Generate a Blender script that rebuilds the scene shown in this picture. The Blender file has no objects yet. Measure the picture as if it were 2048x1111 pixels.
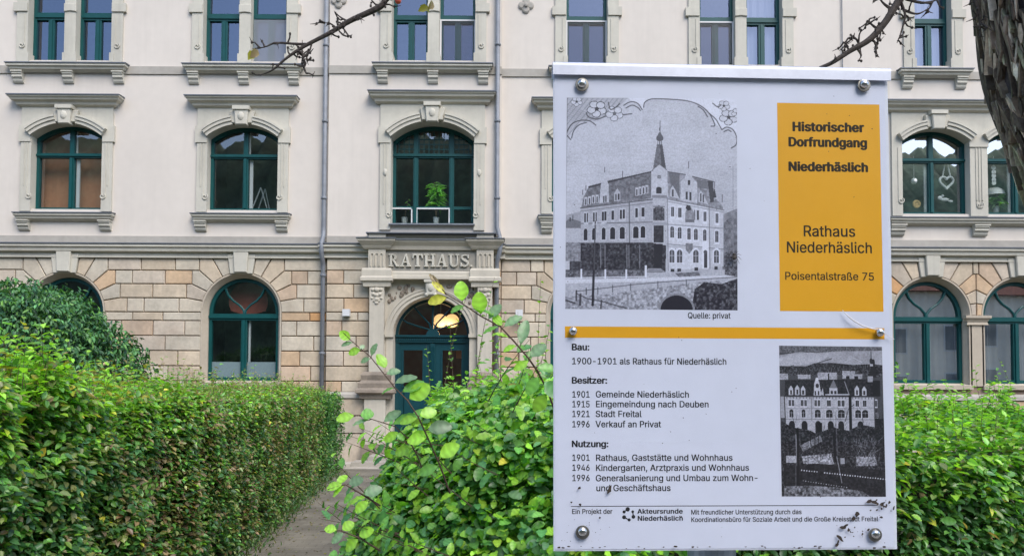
import bpy, math, random
import numpy as np
from mathutils import Vector, Matrix

# ------------------------------------------------------------------ camera, sky, sun, exposure
SC = bpy.context.scene
COL = SC.collection
FPX, CX, CY = 1500.0, 1024.0, 735.0          # focal length and principal point of the photograph (2048 px wide)
EYE = 1.6
cam_data = bpy.data.cameras.new('camera')
cam = bpy.data.objects.new('camera', cam_data)
COL.objects.link(cam)
CAMROT = Matrix.Rotation(-0.006, 3, 'Z') @ Matrix.Rotation(math.pi / 2 + 0.035, 3, 'X') @ Matrix.Rotation(0.004, 3, 'Z')
cam.matrix_world = Matrix.Translation((0, 0, EYE)) @ CAMROT.to_4x4()
cam_data.sensor_width = 36.0
cam_data.lens = 36.0 * FPX / 2048.0
cam_data.shift_y = (CY - 555.5) / 2048.0
cam_data.clip_start = 0.05
cam_data.clip_end = 500.0
SC.camera = cam

SUN_EL, SUN_AZ = math.radians(50), math.radians(150)   # azimuth clockwise from +Y (north): behind the camera, to the right
world = bpy.data.worlds.new('World')
SC.world = world
world.use_nodes = True
wn = world.node_tree
bg = wn.nodes['Background']
sky = wn.nodes.new('ShaderNodeTexSky')
sky.sky_type = 'NISHITA'
sky.sun_disc = False
sky.sun_elevation = SUN_EL
sky.sun_rotation = SUN_AZ
sky.air_density = 1.0
sky.dust_density = 1.2
sky.ozone_density = 1.0
wn.links.new(sky.outputs[0], bg.inputs[0])
bg.inputs[1].default_value = 0.15
sun_data = bpy.data.lights.new('sun', 'SUN')
sun_data.energy = 1.25
sun_data.angle = math.radians(38)
sun_data.color = (1.0, 0.93, 0.84)
sun = bpy.data.objects.new('sun', sun_data)
COL.objects.link(sun)
sdir = Vector((math.sin(SUN_AZ) * math.cos(SUN_EL), math.cos(SUN_AZ) * math.cos(SUN_EL), math.sin(SUN_EL)))
sun.rotation_euler = (-sdir).to_track_quat('-Z', 'Y').to_euler()
SC.view_settings.view_transform = 'Standard'
SC.view_settings.look = 'None'
SC.view_settings.exposure = 1.36
SC.view_settings.gamma = 1.0

R = random.Random(7)
NR = np.random.default_rng(11)

# ------------------------------------------------------------------ helpers
def lin(r, g, b):
    f = lambda c: (c / 255 / 12.92) if c / 255 <= 0.04045 else ((c / 255 + 0.055) / 1.055) ** 2.4
    return (f(r), f(g), f(b))

def ray(px, py):
    return CAMROT @ Vector(((px - CX) / FPX, -(py - CY) / FPX, -1.0))

def at(px, py, Y):
    """the point of the vertical plane y = Y that was measured at this place of the photograph"""
    d = ray(px, py)
    t = Y / d.y
    return Vector((d.x * t, Y, EYE + d.z * t))

YF = 17.9                                   # facade plane
PX = YF / FPX                               # metres per photo pixel on it
def fx(px, py): return at(px, py, YF).x
def fz(px, py): return at(px, py, YF).z

MATS = {}
def nodes_of(m):
    m.use_nodes = True
    return m.node_tree.nodes, m.node_tree.links

def material(name, color, rough=0.7, noise=0.0, nscale=3.0, bump=0.0, bscale=60.0, attr=False, metallic=0.0, spec=0.5, stain=0.0, coat=0.0, stretch=None, streak=0.0, stain_col=(0.08, 0.075, 0.065)):
    m = bpy.data.materials.new(name)
    N, L = nodes_of(m)
    b = N['Principled BSDF']
    b.inputs['Roughness'].default_value = rough
    b.inputs['Metallic'].default_value = metallic
    b.inputs['Specular IOR Level'].default_value = spec
    b.inputs['Coat Weight'].default_value = coat
    geo = N.new('ShaderNodeNewGeometry')
    src = geo.outputs['Position']
    if stretch:
        mp = N.new('ShaderNodeMapping'); mp.inputs['Scale'].default_value = stretch
        L.new(src, mp.inputs[0]); src = mp.outputs[0]
    if attr:
        a = N.new('ShaderNodeAttribute'); a.attribute_name = 'col'
        out = a.outputs['Color']
    else:
        c = N.new('ShaderNodeRGB'); c.outputs[0].default_value = (*color, 1)
        out = c.outputs[0]
    if noise:
        for sc_, amt in ((nscale, noise), (nscale * 6.3, noise * 0.6)):
            n = N.new('ShaderNodeTexNoise'); n.inputs['Scale'].default_value = sc_; n.inputs['Detail'].default_value = 4
            L.new(src, n.inputs['Vector'])
            mr = N.new('ShaderNodeMapRange'); mr.inputs['From Min'].default_value = 0.3; mr.inputs['From Max'].default_value = 0.7
            mr.inputs['To Min'].default_value = 1 - amt; mr.inputs['To Max'].default_value = 1 + amt
            L.new(n.outputs['Fac'], mr.inputs['Value'])
            mul = N.new('ShaderNodeMix'); mul.data_type = 'RGBA'; mul.blend_type = 'MULTIPLY'; mul.inputs['Factor'].default_value = 1
            L.new(out, mul.inputs['A']); L.new(mr.outputs[0], mul.inputs['B'])
            out = mul.outputs['Result']
    if stain:
        n = N.new('ShaderNodeTexNoise'); n.inputs['Scale'].default_value = 1.7; n.inputs['Detail'].default_value = 7; n.inputs['Roughness'].default_value = 0.7
        L.new(geo.outputs['Position'], n.inputs['Vector'])
        mr = N.new('ShaderNodeMapRange'); mr.inputs['From Min'].default_value = 0.52; mr.inputs['From Max'].default_value = 0.78
        mr.inputs['To Max'].default_value = stain
        L.new(n.outputs['Fac'], mr.inputs['Value'])
        mx = N.new('ShaderNodeMix'); mx.data_type = 'RGBA'
        L.new(mr.outputs[0], mx.inputs['Factor']); L.new(out, mx.inputs['A']); mx.inputs['B'].default_value = (*stain_col, 1)
        out = mx.outputs['Result']
    if streak:
        mp = N.new('ShaderNodeMapping'); mp.inputs['Scale'].default_value = (5.0, 1.0, 0.22); L.new(geo.outputs['Position'], mp.inputs[0])
        n = N.new('ShaderNodeTexNoise'); n.inputs['Scale'].default_value = 1.0; n.inputs['Detail'].default_value = 6; n.inputs['Roughness'].default_value = 0.65
        L.new(mp.outputs[0], n.inputs['Vector'])
        n2 = N.new('ShaderNodeTexNoise'); n2.inputs['Scale'].default_value = 0.45; n2.inputs['Detail'].default_value = 3; L.new(geo.outputs['Position'], n2.inputs['Vector'])
        pr = N.new('ShaderNodeMath'); pr.operation = 'MULTIPLY'; L.new(n.outputs['Fac'], pr.inputs[0]); L.new(n2.outputs['Fac'], pr.inputs[1])
        mr = N.new('ShaderNodeMapRange'); mr.inputs['From Min'].default_value = 0.24; mr.inputs['From Max'].default_value = 0.42; mr.inputs['To Max'].default_value = streak
        L.new(pr.outputs[0], mr.inputs['Value'])
        mx = N.new('ShaderNodeMix'); mx.data_type = 'RGBA'; L.new(mr.outputs[0], mx.inputs['Factor']); L.new(out, mx.inputs['A']); mx.inputs['B'].default_value = (0.23, 0.215, 0.185, 1)
        out = mx.outputs['Result']
    L.new(out, b.inputs['Base Color'])
    if bump:
        n = N.new('ShaderNodeTexNoise'); n.inputs['Scale'].default_value = bscale; n.inputs['Detail'].default_value = 5
        L.new(src, n.inputs['Vector'])
        bp = N.new('ShaderNodeBump'); bp.inputs['Strength'].default_value = bump; bp.inputs['Distance'].default_value = 0.006
        L.new(n.outputs['Fac'], bp.inputs['Height']); L.new(bp.outputs[0], b.inputs['Normal'])
    MATS[name] = m
    return m

def glass_material(name, refl, tint=(0.75, 0.8, 0.8), rough=0.0, gcol=(1, 1, 1)):
    m = bpy.data.materials.new(name)
    N, L = nodes_of(m)
    N.remove(N['Principled BSDF'])
    o = N['Material Output']
    t = N.new('ShaderNodeBsdfTransparent'); t.inputs[0].default_value = (*tint, 1)
    g = N.new('ShaderNodeBsdfGlossy'); g.inputs['Roughness'].default_value = rough; g.inputs['Color'].default_value = (*gcol, 1)
    lw = N.new('ShaderNodeFresnel'); lw.inputs['IOR'].default_value = 1.5
    ad = N.new('ShaderNodeMath'); ad.operation = 'ADD'; ad.inputs[1].default_value = refl - 0.04; ad.use_clamp = True
    L.new(lw.outputs[0], ad.inputs[0])
    gb = N.new('ShaderNodeNewGeometry'); fr = N.new('ShaderNodeMath'); fr.operation = 'SUBTRACT'; fr.inputs[0].default_value = 1.0
    L.new(gb.outputs['Backfacing'], fr.inputs[1])
    mu = N.new('ShaderNodeMath'); mu.operation = 'MULTIPLY'; L.new(ad.outputs[0], mu.inputs[0]); L.new(fr.outputs[0], mu.inputs[1])
    mx = N.new('ShaderNodeMixShader')
    L.new(mu.outputs[0], mx.inputs[0]); L.new(t.outputs[0], mx.inputs[1]); L.new(g.outputs[0], mx.inputs[2])
    L.new(mx.outputs[0], o.inputs['Surface'])
    return m

def leaf_material(name, rough=0.5, trans=0.4, spec=0.4):
    m = bpy.data.materials.new(name)
    N, L = nodes_of(m)
    b = N['Principled BSDF']; o = N['Material Output']
    a = N.new('ShaderNodeAttribute'); a.attribute_name = 'col'
    L.new(a.outputs['Color'], b.inputs['Base Color'])
    b.inputs['Roughness'].default_value = rough
    b.inputs['Specular IOR Level'].default_value = spec
    tr = N.new('ShaderNodeBsdfTranslucent')
    hs = N.new('ShaderNodeMix'); hs.data_type = 'RGBA'; hs.blend_type = 'MULTIPLY'; hs.inputs['Factor'].default_value = 1
    hs.inputs['B'].default_value = (1.05, 1.2, 0.4, 1)
    L.new(a.outputs['Color'], hs.inputs['A']); L.new(hs.outputs['Result'], tr.inputs[0])
    mx = N.new('ShaderNodeMixShader'); mx.inputs[0].default_value = trans
    L.new(b.outputs[0], mx.inputs[1]); L.new(tr.outputs[0], mx.inputs[2])
    L.new(mx.outputs[0], o.inputs['Surface'])
    return m

def np_mesh(name, V, F, cols=None, smooth=False):
    """mesh from an (n,3) array and an (m,k) array of faces"""
    me = bpy.data.meshes.new(name)
    V = np.asarray(V, dtype=np.float32); F = np.asarray(F, dtype=np.int32)
    m, k = F.shape
    me.vertices.add(len(V)); me.vertices.foreach_set('co', V.ravel())
    me.loops.add(m * k); me.loops.foreach_set('vertex_index', F.ravel())
    me.polygons.add(m)
    me.polygons.foreach_set('loop_start', np.arange(0, m * k, k, dtype=np.int32))
    if smooth: me.polygons.foreach_set('use_smooth', np.ones(m, dtype=bool))
    me.update(calc_edges=True)
    if cols is not None:
        a = me.color_attributes.new('col', 'FLOAT_COLOR', 'POINT')
        c = np.ones((len(V), 4), dtype=np.float32); c[:, :3] = cols
        a.data.foreach_set('color', c.ravel())
    return me

def link(name, me, mat, parent=None):
    """vertices are world coordinates; the origin is moved to the root of the thing"""
    o = bpy.data.objects.new(name, me)
    COL.objects.link(o)
    if mat is not None and not me.materials: me.materials.append(mat)
    if parent is not None:
        root = parent
        off = Vector(root.get('_w', (0, 0, 0)))
        me.transform(Matrix.Translation(-off))
        o.parent = parent
        o['_w'] = tuple(off)
    return o

def thing(name, label, cat, loc, group=None):
    o = bpy.data.objects.new(name, None)
    COL.objects.link(o)
    o.location = loc
    o.empty_display_size = 0.1
    o['_w'] = tuple(loc)
    o['label'] = label; o['category'] = cat
    if group: o['group'] = group
    return o

def tag(o, label, cat, group=None):
    o['label'] = label; o['category'] = cat
    if group: o['group'] = group
    return o

class MB:
    """collects faces of one mesh; x right, z up, d = depth towards the street (y = YF - d)"""
    def __init__(s): s.v = []; s.f = []; s.c = []; s.cur = None
    def add(s, vs, fs):
        b = len(s.v); s.v += [tuple(p) for p in vs]; s.f += [tuple(b + i for i in f) for f in fs]
        s.c += [s.cur or (1, 1, 1)] * len(vs)
    def box3(s, x0, x1, y0, y1, z0, z1):
        s.add([(x0, y0, z0), (x1, y0, z0), (x1, y1, z0), (x0, y1, z0), (x0, y0, z1), (x1, y0, z1), (x1, y1, z1), (x0, y1, z1)],
              [(0, 3, 2, 1), (4, 5, 6, 7), (0, 1, 5, 4), (1, 2, 6, 5), (2, 3, 7, 6), (3, 0, 4, 7)])
    def box(s, x0, x1, z0, z1, d0, d1):
        s.box3(x0, x1, YF - d1, YF - d0, z0, z1)
    def prism(s, poly, d0, d1, ch=0.0):
        """polygon in (x, z) extruded from depth d0 to d1, front edge chamfered by ch"""
        a = sum(poly[i][0] * poly[(i + 1) % len(poly)][1] - poly[(i + 1) % len(poly)][0] * poly[i][1] for i in range(len(poly)))
        if a < 0: poly = poly[::-1]
        n = len(poly)
        rings = [[(x, YF - d0, z) for x, z in poly]]
        if ch > 0:
            rings.append([(x, YF - (d1 - ch), z) for x, z in poly])
            rings.append([(x, YF - d1, z) for x, z in inset(poly, ch)])
        else:
            rings.append([(x, YF - d1, z) for x, z in poly])
        vs = [p for r in rings for p in r]
        fs = []
        for k in range(len(rings) - 1):
            for i in range(n):
                j = (i + 1) % n
                fs.append((k * n + i, k * n + j, (k + 1) * n + j, (k + 1) * n + i))
        fs.append(tuple((len(rings) - 1) * n + i for i in range(n)))
        fs.append(tuple(range(n - 1, -1, -1)))
        s.add(vs, fs)
    def xprofile(s, x0, x1, prof):
        """profile of (d, z) points swept along x"""
        n = len(prof)
        a = sum(prof[i][0] * prof[(i + 1) % n][1] - prof[(i + 1) % n][0] * prof[i][1] for i in range(n))
        if a < 0: prof = prof[::-1]
        vs = [(x0, YF - d, z) for d, z in prof] + [(x1, YF - d, z) for d, z in prof]
        fs = [(i, i + n, (i + 1) % n + n, (i + 1) % n) for i in range(n)]
        fs.append(tuple(range(n))); fs.append(tuple(range(2 * n - 1, n - 1, -1)))
        s.add(vs, fs)
    def strip(s, A, B, d0, d1):
        """solid between two (x, z) polylines of equal length"""
        n = len(A)
        vs = [(x, YF - d0, z) for x, z in A] + [(x, YF - d0, z) for x, z in B] + [(x, YF - d1, z) for x, z in A] + [(x, YF - d1, z) for x, z in B]
        fs = []
        for i in range(n - 1):
            fs += [(2 * n + i, 2 * n + i + 1, 3 * n + i + 1, 3 * n + i), (i, n + i, n + i + 1, i + 1), (i, i + 1, 2 * n + i + 1, 2 * n + i), (n + i, 3 * n + i, 3 * n + i + 1, n + i + 1)]
        fs += [(0, 2 * n, 3 * n, n), (n - 1, 2 * n - 1, 4 * n - 1, 3 * n - 1)]
        s.add(vs, fs)
    def tube(s, pts, rad, n=8, cap=True):
        pts = [Vector(p) for p in pts]
        if not hasattr(rad, '__len__'): rad = [rad] * len(pts)
        up = Vector((0, 0, 1)); b = len(s.v); ref = None
        vs = []
        for i, p in enumerate(pts):
            t = (pts[min(i + 1, len(pts) - 1)] - pts[max(i - 1, 0)])
            if t.length < 1e-9: t = Vector((0, 0, 1))
            t.normalize()
            if ref is None:
                ref = t.orthogonal().normalized()
            ref = (ref - t * ref.dot(t))
            ref = ref.normalized() if ref.length > 1e-6 else t.orthogonal().normalized()
            bi = t.cross(ref)
            for k in range(n):
                a = 2 * math.pi * k / n
                vs.append(p + (ref * math.cos(a) + bi * math.sin(a)) * rad[i])
        fs = []
        for i in range(len(pts) - 1):
            for k in range(n):
                l = (k + 1) % n
                fs.append((i * n + k, i * n + l, (i + 1) * n + l, (i + 1) * n + k))
        if cap:
            fs.append(tuple(range(n - 1, -1, -1))); fs.append(tuple((len(pts) - 1) * n + k for k in range(n)))
        s.add(vs, fs)
    def lathe(s, c, prof, n=24, axis='Z', frame=None):
        """profile of (radius, height) turned round an axis through c; frame = 3 vectors (u, v, axis)"""
        c = Vector(c)
        if frame is None: frame = (Vector((1, 0, 0)), Vector((0, 1, 0)), Vector((0, 0, 1)))
        u, v, w = frame
        vs = []; fs = []
        for r, h in prof:
            for k in range(n):
                a = 2 * math.pi * k / n
                vs.append(c + u * (r * math.cos(a)) + v * (r * math.sin(a)) + w * h)
        for i in range(len(prof) - 1):
            for k in range(n):
                l = (k + 1) % n
                fs.append((i * n + k, i * n + l, (i + 1) * n + l, (i + 1) * n + k))
        fs.append(tuple(range(n - 1, -1, -1))); fs.append(tuple((len(prof) - 1) * n + k for k in range(n)))
        s.add(vs, fs)
    def ball(s, c, r, n=12, sq=(1, 1, 1)):
        prof = [(max(1e-4, math.sin(math.pi * i / n)), -math.cos(math.pi * i / n)) for i in range(n + 1)]
        b = len(s.v); s.lathe((0, 0, 0), prof, n * 2)
        s.v[b:] = [(c[0] + p[0] * r * sq[0], c[1] + p[1] * r * sq[1], c[2] + p[2] * r * sq[2]) for p in s.v[b:]]
    def build(s, name, mat, parent=None, smooth=False, colors=False):
        me = bpy.data.meshes.new(name)
        me.from_pydata(s.v, [], s.f)
        if smooth: me.polygons.foreach_set('use_smooth', [True] * len(me.polygons))
        if colors:
            a = me.color_attributes.new('col', 'FLOAT_COLOR', 'POINT')
            a.data.foreach_set('color', [x for c in s.c for x in (*c, 1)])
        me.update()
        return link(name, me, mat, parent)

def inset(poly, c):
    n = len(poly); out = []
    for i in range(n):
        p0, p1, p2 = Vector(poly[i - 1]), Vector(poly[i]), Vector(poly[(i + 1) % n])
        e1 = (p1 - p0); e2 = (p2 - p1)
        if e1.length < 1e-7 or e2.length < 1e-7: out.append(tuple(p1)); continue
        n1 = Vector((-e1.y, e1.x)).normalized(); n2 = Vector((-e2.y, e2.x)).normalized()
        k = 1 + n1.dot(n2)
        m = (n1 + n2) / max(k, 0.3)
        out.append(tuple(p1 + m * c))
    return out

def clip_x(poly, lim, keep_less=True):
    out = []
    sg = 1 if keep_less else -1
    n = len(poly)
    for i in range(n):
        a, b = poly[i], poly[(i + 1) % n]
        ia, ib = sg * (lim - a[0]) >= 0, sg * (lim - b[0]) >= 0
        if ia: out.append(a)
        if ia != ib:
            t = (lim - a[0]) / (b[0] - a[0])
            out.append((lim, a[1] + t * (b[1] - a[1])))
    return out

def arch(xc, h, zs, zc, n=24):
    """points of a segmental (or round) arch from left to right"""
    r = zc - zs
    rad = (h * h + r * r) / (2 * r)
    cz = zc - rad
    a0 = math.atan2(zs - cz, -h) % (2 * math.pi); a1 = math.atan2(zs - cz, h)
    return [(xc + rad * math.cos(a0 + (a1 - a0) * i / n), cz + rad * math.sin(a0 + (a1 - a0) * i / n)) for i in range(n + 1)]

# ------------------------------------------------------------------ materials of the town hall
M_PLASTER = material('plaster', lin(201, 193, 183), 0.9, noise=0.035, nscale=0.8, bump=0.25, bscale=90, streak=0.10)
M_TRIM = material('trim_stone', lin(185, 181, 168), 0.85, noise=0.05, nscale=2.0, bump=0.3, bscale=45, stain=0.10, streak=0.3)
M_BELT = material('belt_stone', lin(159, 154, 145), 0.85, noise=0.08, nscale=1.4, bump=0.35, bscale=40, stain=0.25)
M_BLOCK = material('sandstone', (1, 1, 1), 0.88, streak=0.28, noise=0.15, nscale=2.2, bump=0.5, bscale=35, attr=True, stain=0.16, stain_col=(0.42, 0.24, 0.12))
M_JOINT = material('joint_mortar', lin(134, 117, 101), 0.95, noise=0.1, nscale=4)
M_LIGHTSTONE = material('pale_sandstone', lin(173, 162, 145), 0.85, noise=0.07, nscale=2.0, bump=0.3, bscale=45, stain=0.15)
M_PORTAL = material('portal_stone', lin(184, 177, 162), 0.85, noise=0.06, nscale=2.0, bump=0.3, bscale=45, stain=0.15, streak=0.3)
M_DIRTY = material('weathered_stone', lin(128, 117, 104), 0.9, noise=0.2, nscale=3.0, bump=0.4, bscale=40, stain=0.6)
M_LEAD = material('lead_sheet', lin(96, 100, 106), 0.5, noise=0.1, nscale=5, metallic=0.3)
M_FRAME = material('teal_paint', lin(14, 70, 70), 0.4, noise=0.08, nscale=6, spec=0.3)
M_DOOR = material('door_paint', lin(10, 58, 66), 0.35, noise=0.1, nscale=6, spec=0.5)
M_ZINC = material('zinc_pipe', lin(118, 122, 128), 0.6, noise=0.15, nscale=6, metallic=0.1)
M_WHITE = material('white_paint', lin(197, 198, 199), 0.5)
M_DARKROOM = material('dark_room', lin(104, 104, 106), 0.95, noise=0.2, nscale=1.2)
M_BROWN = material('brown_curtain', lin(172, 122, 92), 0.95, noise=0.10, nscale=1.5)
M_RED = material('red_reflection', lin(150, 82, 68), 0.9, noise=0.1, nscale=2)  # colour of the reddish arch reflected in one ground floor window
M_GREYBLIND = material('grey_blind', lin(179, 184, 187), 0.8, noise=0.06, nscale=2, stretch=(5, 1, 0.5))
M_FROST = material('frosted_film', lin(148, 162, 168), 0.6)
M_GLASS = glass_material('window_glass', 0.42)
M_GLASS_DARK = glass_material('window_glass_weak', 0.13)
M_GLASS_UP = glass_material('window_glass_upper', 0.16, tint=(0.5, 0.52, 0.58), gcol=(0.72, 0.80, 1.0))
M_SCREEN = glass_material('insect_mesh', 0.03, tint=(0.66, 0.67, 0.72), rough=0.4)

M_PALEMESH = bpy.data.materials.new('pale_mesh')
_N, _L = nodes_of(M_PALEMESH)
_t = _N.new('ShaderNodeBsdfTransparent'); _m = _N.new('ShaderNodeMixShader'); _m.inputs[0].default_value = 0.5
_N['Principled BSDF'].inputs['Base Color'].default_value = (0.30, 0.32, 0.36, 1); _N['Principled BSDF'].inputs['Roughness'].default_value = 0.8
_L.new(_t.outputs[0], _m.inputs[1]); _L.new(_N['Principled BSDF'].outputs[0], _m.inputs[2]); _L.new(_m.outputs[0], _N['Material Output'].inputs['Surface'])

# ------------------------------------------------------------------ the town hall
hall = thing('town_hall', 'long cream plastered town hall with sandstone ground floor and teal windows', 'town hall', (0, YF, 0))
D0, DB = 0.0, 0.12                       # wall planes: side wings, central bay
rec = lambda px, py, d=-0.2: at(px, py, YF - d)
XA, XB, XC, XD, XE = fx(134.5, 340), fx(486, 340), fx(866, 340), rec(1172, 60).x, rec(1476, 60).x
X0, X1 = -19.0, 21.5                     # ends of the building
BX0, BX1 = fx(659, 300), fx(1003, 300)   # the central bay
Z_GF_SPR = rec(485, 624.5).z
Z_BELT_TOP = fz(300, 472.5)
Z_LEAD = fz(300, 489.5)
Z_FRZ = fz(300, 504)
Z_RUST = fz(300, 515)
ZW0 = rec(490, 424).z; ZWS = rec(490, 281).z; ZWC = rec(490, 256.5).z
Z2B = rec(148, 128).z; Z2T = Z2B + 2.42
ZS2 = fz(30, 131)                        # sill line of the second floor
H1, H1C = 0.845, 0.99                    # half widths of first floor windows
XF = rec(1861, 340).x; XG = rec(2029, 340).x
HF = 0.82
Z1CB, Z1CC, Z1CS = rec(866, 453).z, rec(866, 254).z, rec(866, 285).z

def subtract(mb, x0, x1, z0, z1, holes, d0, d1):
    zs = sorted({z0, z1, *[max(z0, min(z1, h[k])) for h in holes for k in (2, 3)]})
    for za, zb in zip(zs, zs[1:]):
        if zb - za < 1e-5: continue
        cut = sorted((max(x0, h[0]), min(x1, h[1])) for h in holes if h[2] < (za + zb) / 2 < h[3] and h[1] > x0 and h[0] < x1)
        x = x0
        for a, b in cut:
            if a > x + 1e-5: mb.box(x, a, za, zb, d0, d1)
            x = max(x, b)
        if x < x1 - 1e-5: mb.box(x, x1, za, zb, d0, d1)

def mcornice(mb, x0, x1, prof, dw):
    """profile of (d, z) with returned, mitred ends; dw = depth of the wall behind"""
    vs = []; n = len(prof)
    for d, z in prof:
        e = d - dw
        vs += [(x0 - e, YF - dw + 0.02, z), (x0 - e, YF - d, z), (x1 + e, YF - d, z), (x1 + e, YF - dw + 0.02, z)]
    fs = []
    for i in range(n - 1):
        for k in range(3):
            a = 4 * i + k
            fs.append((a, a + 1, a + 5, a + 4))
    fs.append((3, 2, 1, 0)); b = 4 * (n - 1); fs.append((b, b + 1, b + 2, b + 3))
    mb.add(vs, fs)

# openings of the plastered storeys
pairs = [(XA, 0.434, 0.57), (XB, 0.434, 0.57), (XC, 0.434, 0.57), (XE, 0.434, 0.57)]
singles = [(XD, 0.50), (rec(1855.5, 90).x, 0.45), (rec(2062, 90).x, 0.45)]
XL = XA - (XB - XA)                       # one more axis beyond the left edge of the photograph
pairs.append((XL, 0.434, 0.57))
hol = []
for xc, h, o in pairs:
    hol += [(xc - o - h, xc - o + h, Z2B, Z2T), (xc + o - h, xc + o + h, Z2B, Z2T)]
for xc, h in singles: hol.append((xc - h, xc + h, Z2B, Z2T))
for xc in (XL, XA, XB, XD, XE): hol.append((xc - H1, xc + H1, ZW0, ZWC))
hol.append((XC - H1C, XC + H1C, Z1CB, Z1CC))
hol += [(XF - HF, XF + HF, ZW0, ZWC), (XG - HF, XG + HF, ZW0, ZWC)]
hol = [(a - 0.02, b + 0.02, c, e + 0.02) for a, b, c, e in hol]   # the stone surrounds line the openings
ZTOP = 14.2
mb = MB()
subtract(mb, X0, BX0, Z_BELT_TOP, ZTOP, hol, -0.4, 0)
subtract(mb, BX1, X1, Z_BELT_TOP, ZTOP, hol, -0.4, 0)
subtract(mb, BX0, BX1, Z_BELT_TOP, ZTOP, hol, -0.4, DB)
wall = mb.build('plaster_wall', M_PLASTER, hall)

# upper end of the building, above the photograph: eaves cornice and mansard roof
mb = MB()
mb.xprofile(X0 - 0.2, X1 + 0.2, [(-0.3, ZTOP), (0.25, ZTOP), (0.3, ZTOP + 0.15), (0.6, ZTOP + 0.3), (0.65, ZTOP + 0.5), (-0.3, ZTOP + 0.5)])
mb.build('eaves_cornice', M_TRIM, hall)
mb = MB()
mb.xprofile(X0 - 0.1, X1 + 0.1, [(0.4, ZTOP + 0.5), (-0.9, ZTOP + 3.6), (-6, ZTOP + 5), (-11, ZTOP + 3.6), (-12, ZTOP + 0.5)])
mb.build('roof', material('slate_roof', lin(70, 68, 72), 0.7, noise=0.2, nscale=6), hall)
mb = MB()
mb.box3(X0, X0 + 0.3, YF + 0.4, YF + 11.8, 0, ZTOP); mb.box3(X1 - 0.3, X1, YF + 0.4, YF + 11.8, 0, ZTOP); mb.box3(X0, X1, YF + 11.8, YF + 12.1, 0, ZTOP)
mb.build('rear_wall', M_PLASTER, hall)

# string courses
mb = MB()
zb1 = ZS2 - 0.20
mb.box(X0, BX0 - 0.001, zb1, ZS2 - 0.012, 0, 0.03); mb.box(BX1 + 0.001, X1, zb1, ZS2 - 0.012, 0, 0.03); mb.box(BX0, BX1, zb1, ZS2 - 0.012, DB - 0.2, DB + 0.03)
mb.build('string_course', M_BELT, hall)
PXL, PXR = fx(741, 600), fx(987, 600)     # outer edges of the portal
mb = MB()
for x0, x1, d in ((X0, BX0, 0), (BX0, PXL + 0.02, DB), (PXR - 0.02, BX1, DB), (BX1, X1, 0)):
    mb.box(x0, x1, Z_LEAD + 0.01, Z_BELT_TOP, -0.3, d + 0.045)
mb.build('plain_belt', M_BELT, hall)
mb = MB(); ml = MB()
for x0, x1, d in ((X0, BX0 - 0.12, 0), (BX0 - 0.16, PXL, DB), (PXR, BX1 + 0.1, DB), (BX1 + 0.1, X1, 0)):
    mb.xprofile(x0, x1, [(-0.3, Z_LEAD - 0.02), (d + 0.2, Z_LEAD - 0.02), (d + 0.2, Z_LEAD - 0.075), (d + 0.16, Z_LEAD - 0.1), (d + 0.15, Z_FRZ), (d + 0.06, Z_FRZ - 0.02), (d + 0.055, Z_RUST + 0.02), (d + 0.09, Z_RUST + 0.015), (d + 0.09, Z_RUST - 0.012), (-0.3, Z_RUST - 0.012)])
    ml.xprofile(x0 - 0.01, x1 + 0.01, [(d + 0.02, Z_LEAD + 0.035), (d + 0.22, Z_LEAD + 0.012), (d + 0.22, Z_LEAD - 0.014), (d + 0.02, Z_LEAD - 0.014)])
c_ = mb.build('cornice', M_TRIM, hall)
ml.build('lead_flashing', M_LEAD, c_)

# ------------------------------------------------------------------ windows
def panes(mb, rects, d):
    for x0, x1, z0, z1 in rects:
        t = R.uniform(-0.006, 0.006); u = R.uniform(-0.006, 0.006)
        w = (x1 - x0) / 2; h = (z1 - z0) / 2
        mb.add([(x0, YF - d + t * -w + u * -h, z0), (x1, YF - d + t * w + u * -h, z0), (x1, YF - d + t * w + u * h, z1), (x0, YF - d + t * -w + u * h, z1)], [(0, 1, 2, 3)])

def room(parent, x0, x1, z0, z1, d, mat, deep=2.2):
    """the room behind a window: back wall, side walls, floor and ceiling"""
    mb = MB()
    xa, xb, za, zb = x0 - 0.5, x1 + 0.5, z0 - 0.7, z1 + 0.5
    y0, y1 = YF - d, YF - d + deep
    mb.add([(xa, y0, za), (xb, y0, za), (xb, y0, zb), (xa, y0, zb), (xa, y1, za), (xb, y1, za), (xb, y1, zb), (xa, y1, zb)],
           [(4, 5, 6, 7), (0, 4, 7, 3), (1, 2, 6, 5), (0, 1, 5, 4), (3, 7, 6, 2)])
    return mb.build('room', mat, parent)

def console(mb, x0, x1, ztop, h, d, dw=0.0):
    mb.xprofile(x0, x1, [(dw, ztop), (dw + d, ztop), (dw + d, ztop - h * 0.28), (dw + d * 0.82, ztop - h * 0.36), (dw + d * 0.85, ztop - h * 0.55), (dw + d * 0.55, ztop - h * 0.7), (dw + d * 0.5, ztop - h * 0.86), (dw + d * 0.3, ztop - h), (dw, ztop - h)])
    w = (x1 - x0) * 0.06
    mb.xprofile(x0 - w, x1 + w, [(dw, ztop), (dw + d + 0.02, ztop), (dw + d + 0.02, ztop - h * 0.13), (dw, ztop - h * 0.13)])

def curl(mb, x, z0, z1, sgn, d):
    """carved line down a jamb that ends in a small scroll"""
    mb.box(x - 0.012, x + 0.012, z0 + 0.12, z1, d, d + 0.014)
    c = Vector((x + sgn * 0.05, YF - d - 0.01, z0 + 0.1))
    pts = [c + Vector((math.cos(a) * r, 0, math.sin(a) * r)) for a, r in [(k * 0.55, 0.02 + 0.0045 * k) for k in range(14)]]
    mb.tube(pts, 0.014, 6)

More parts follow.
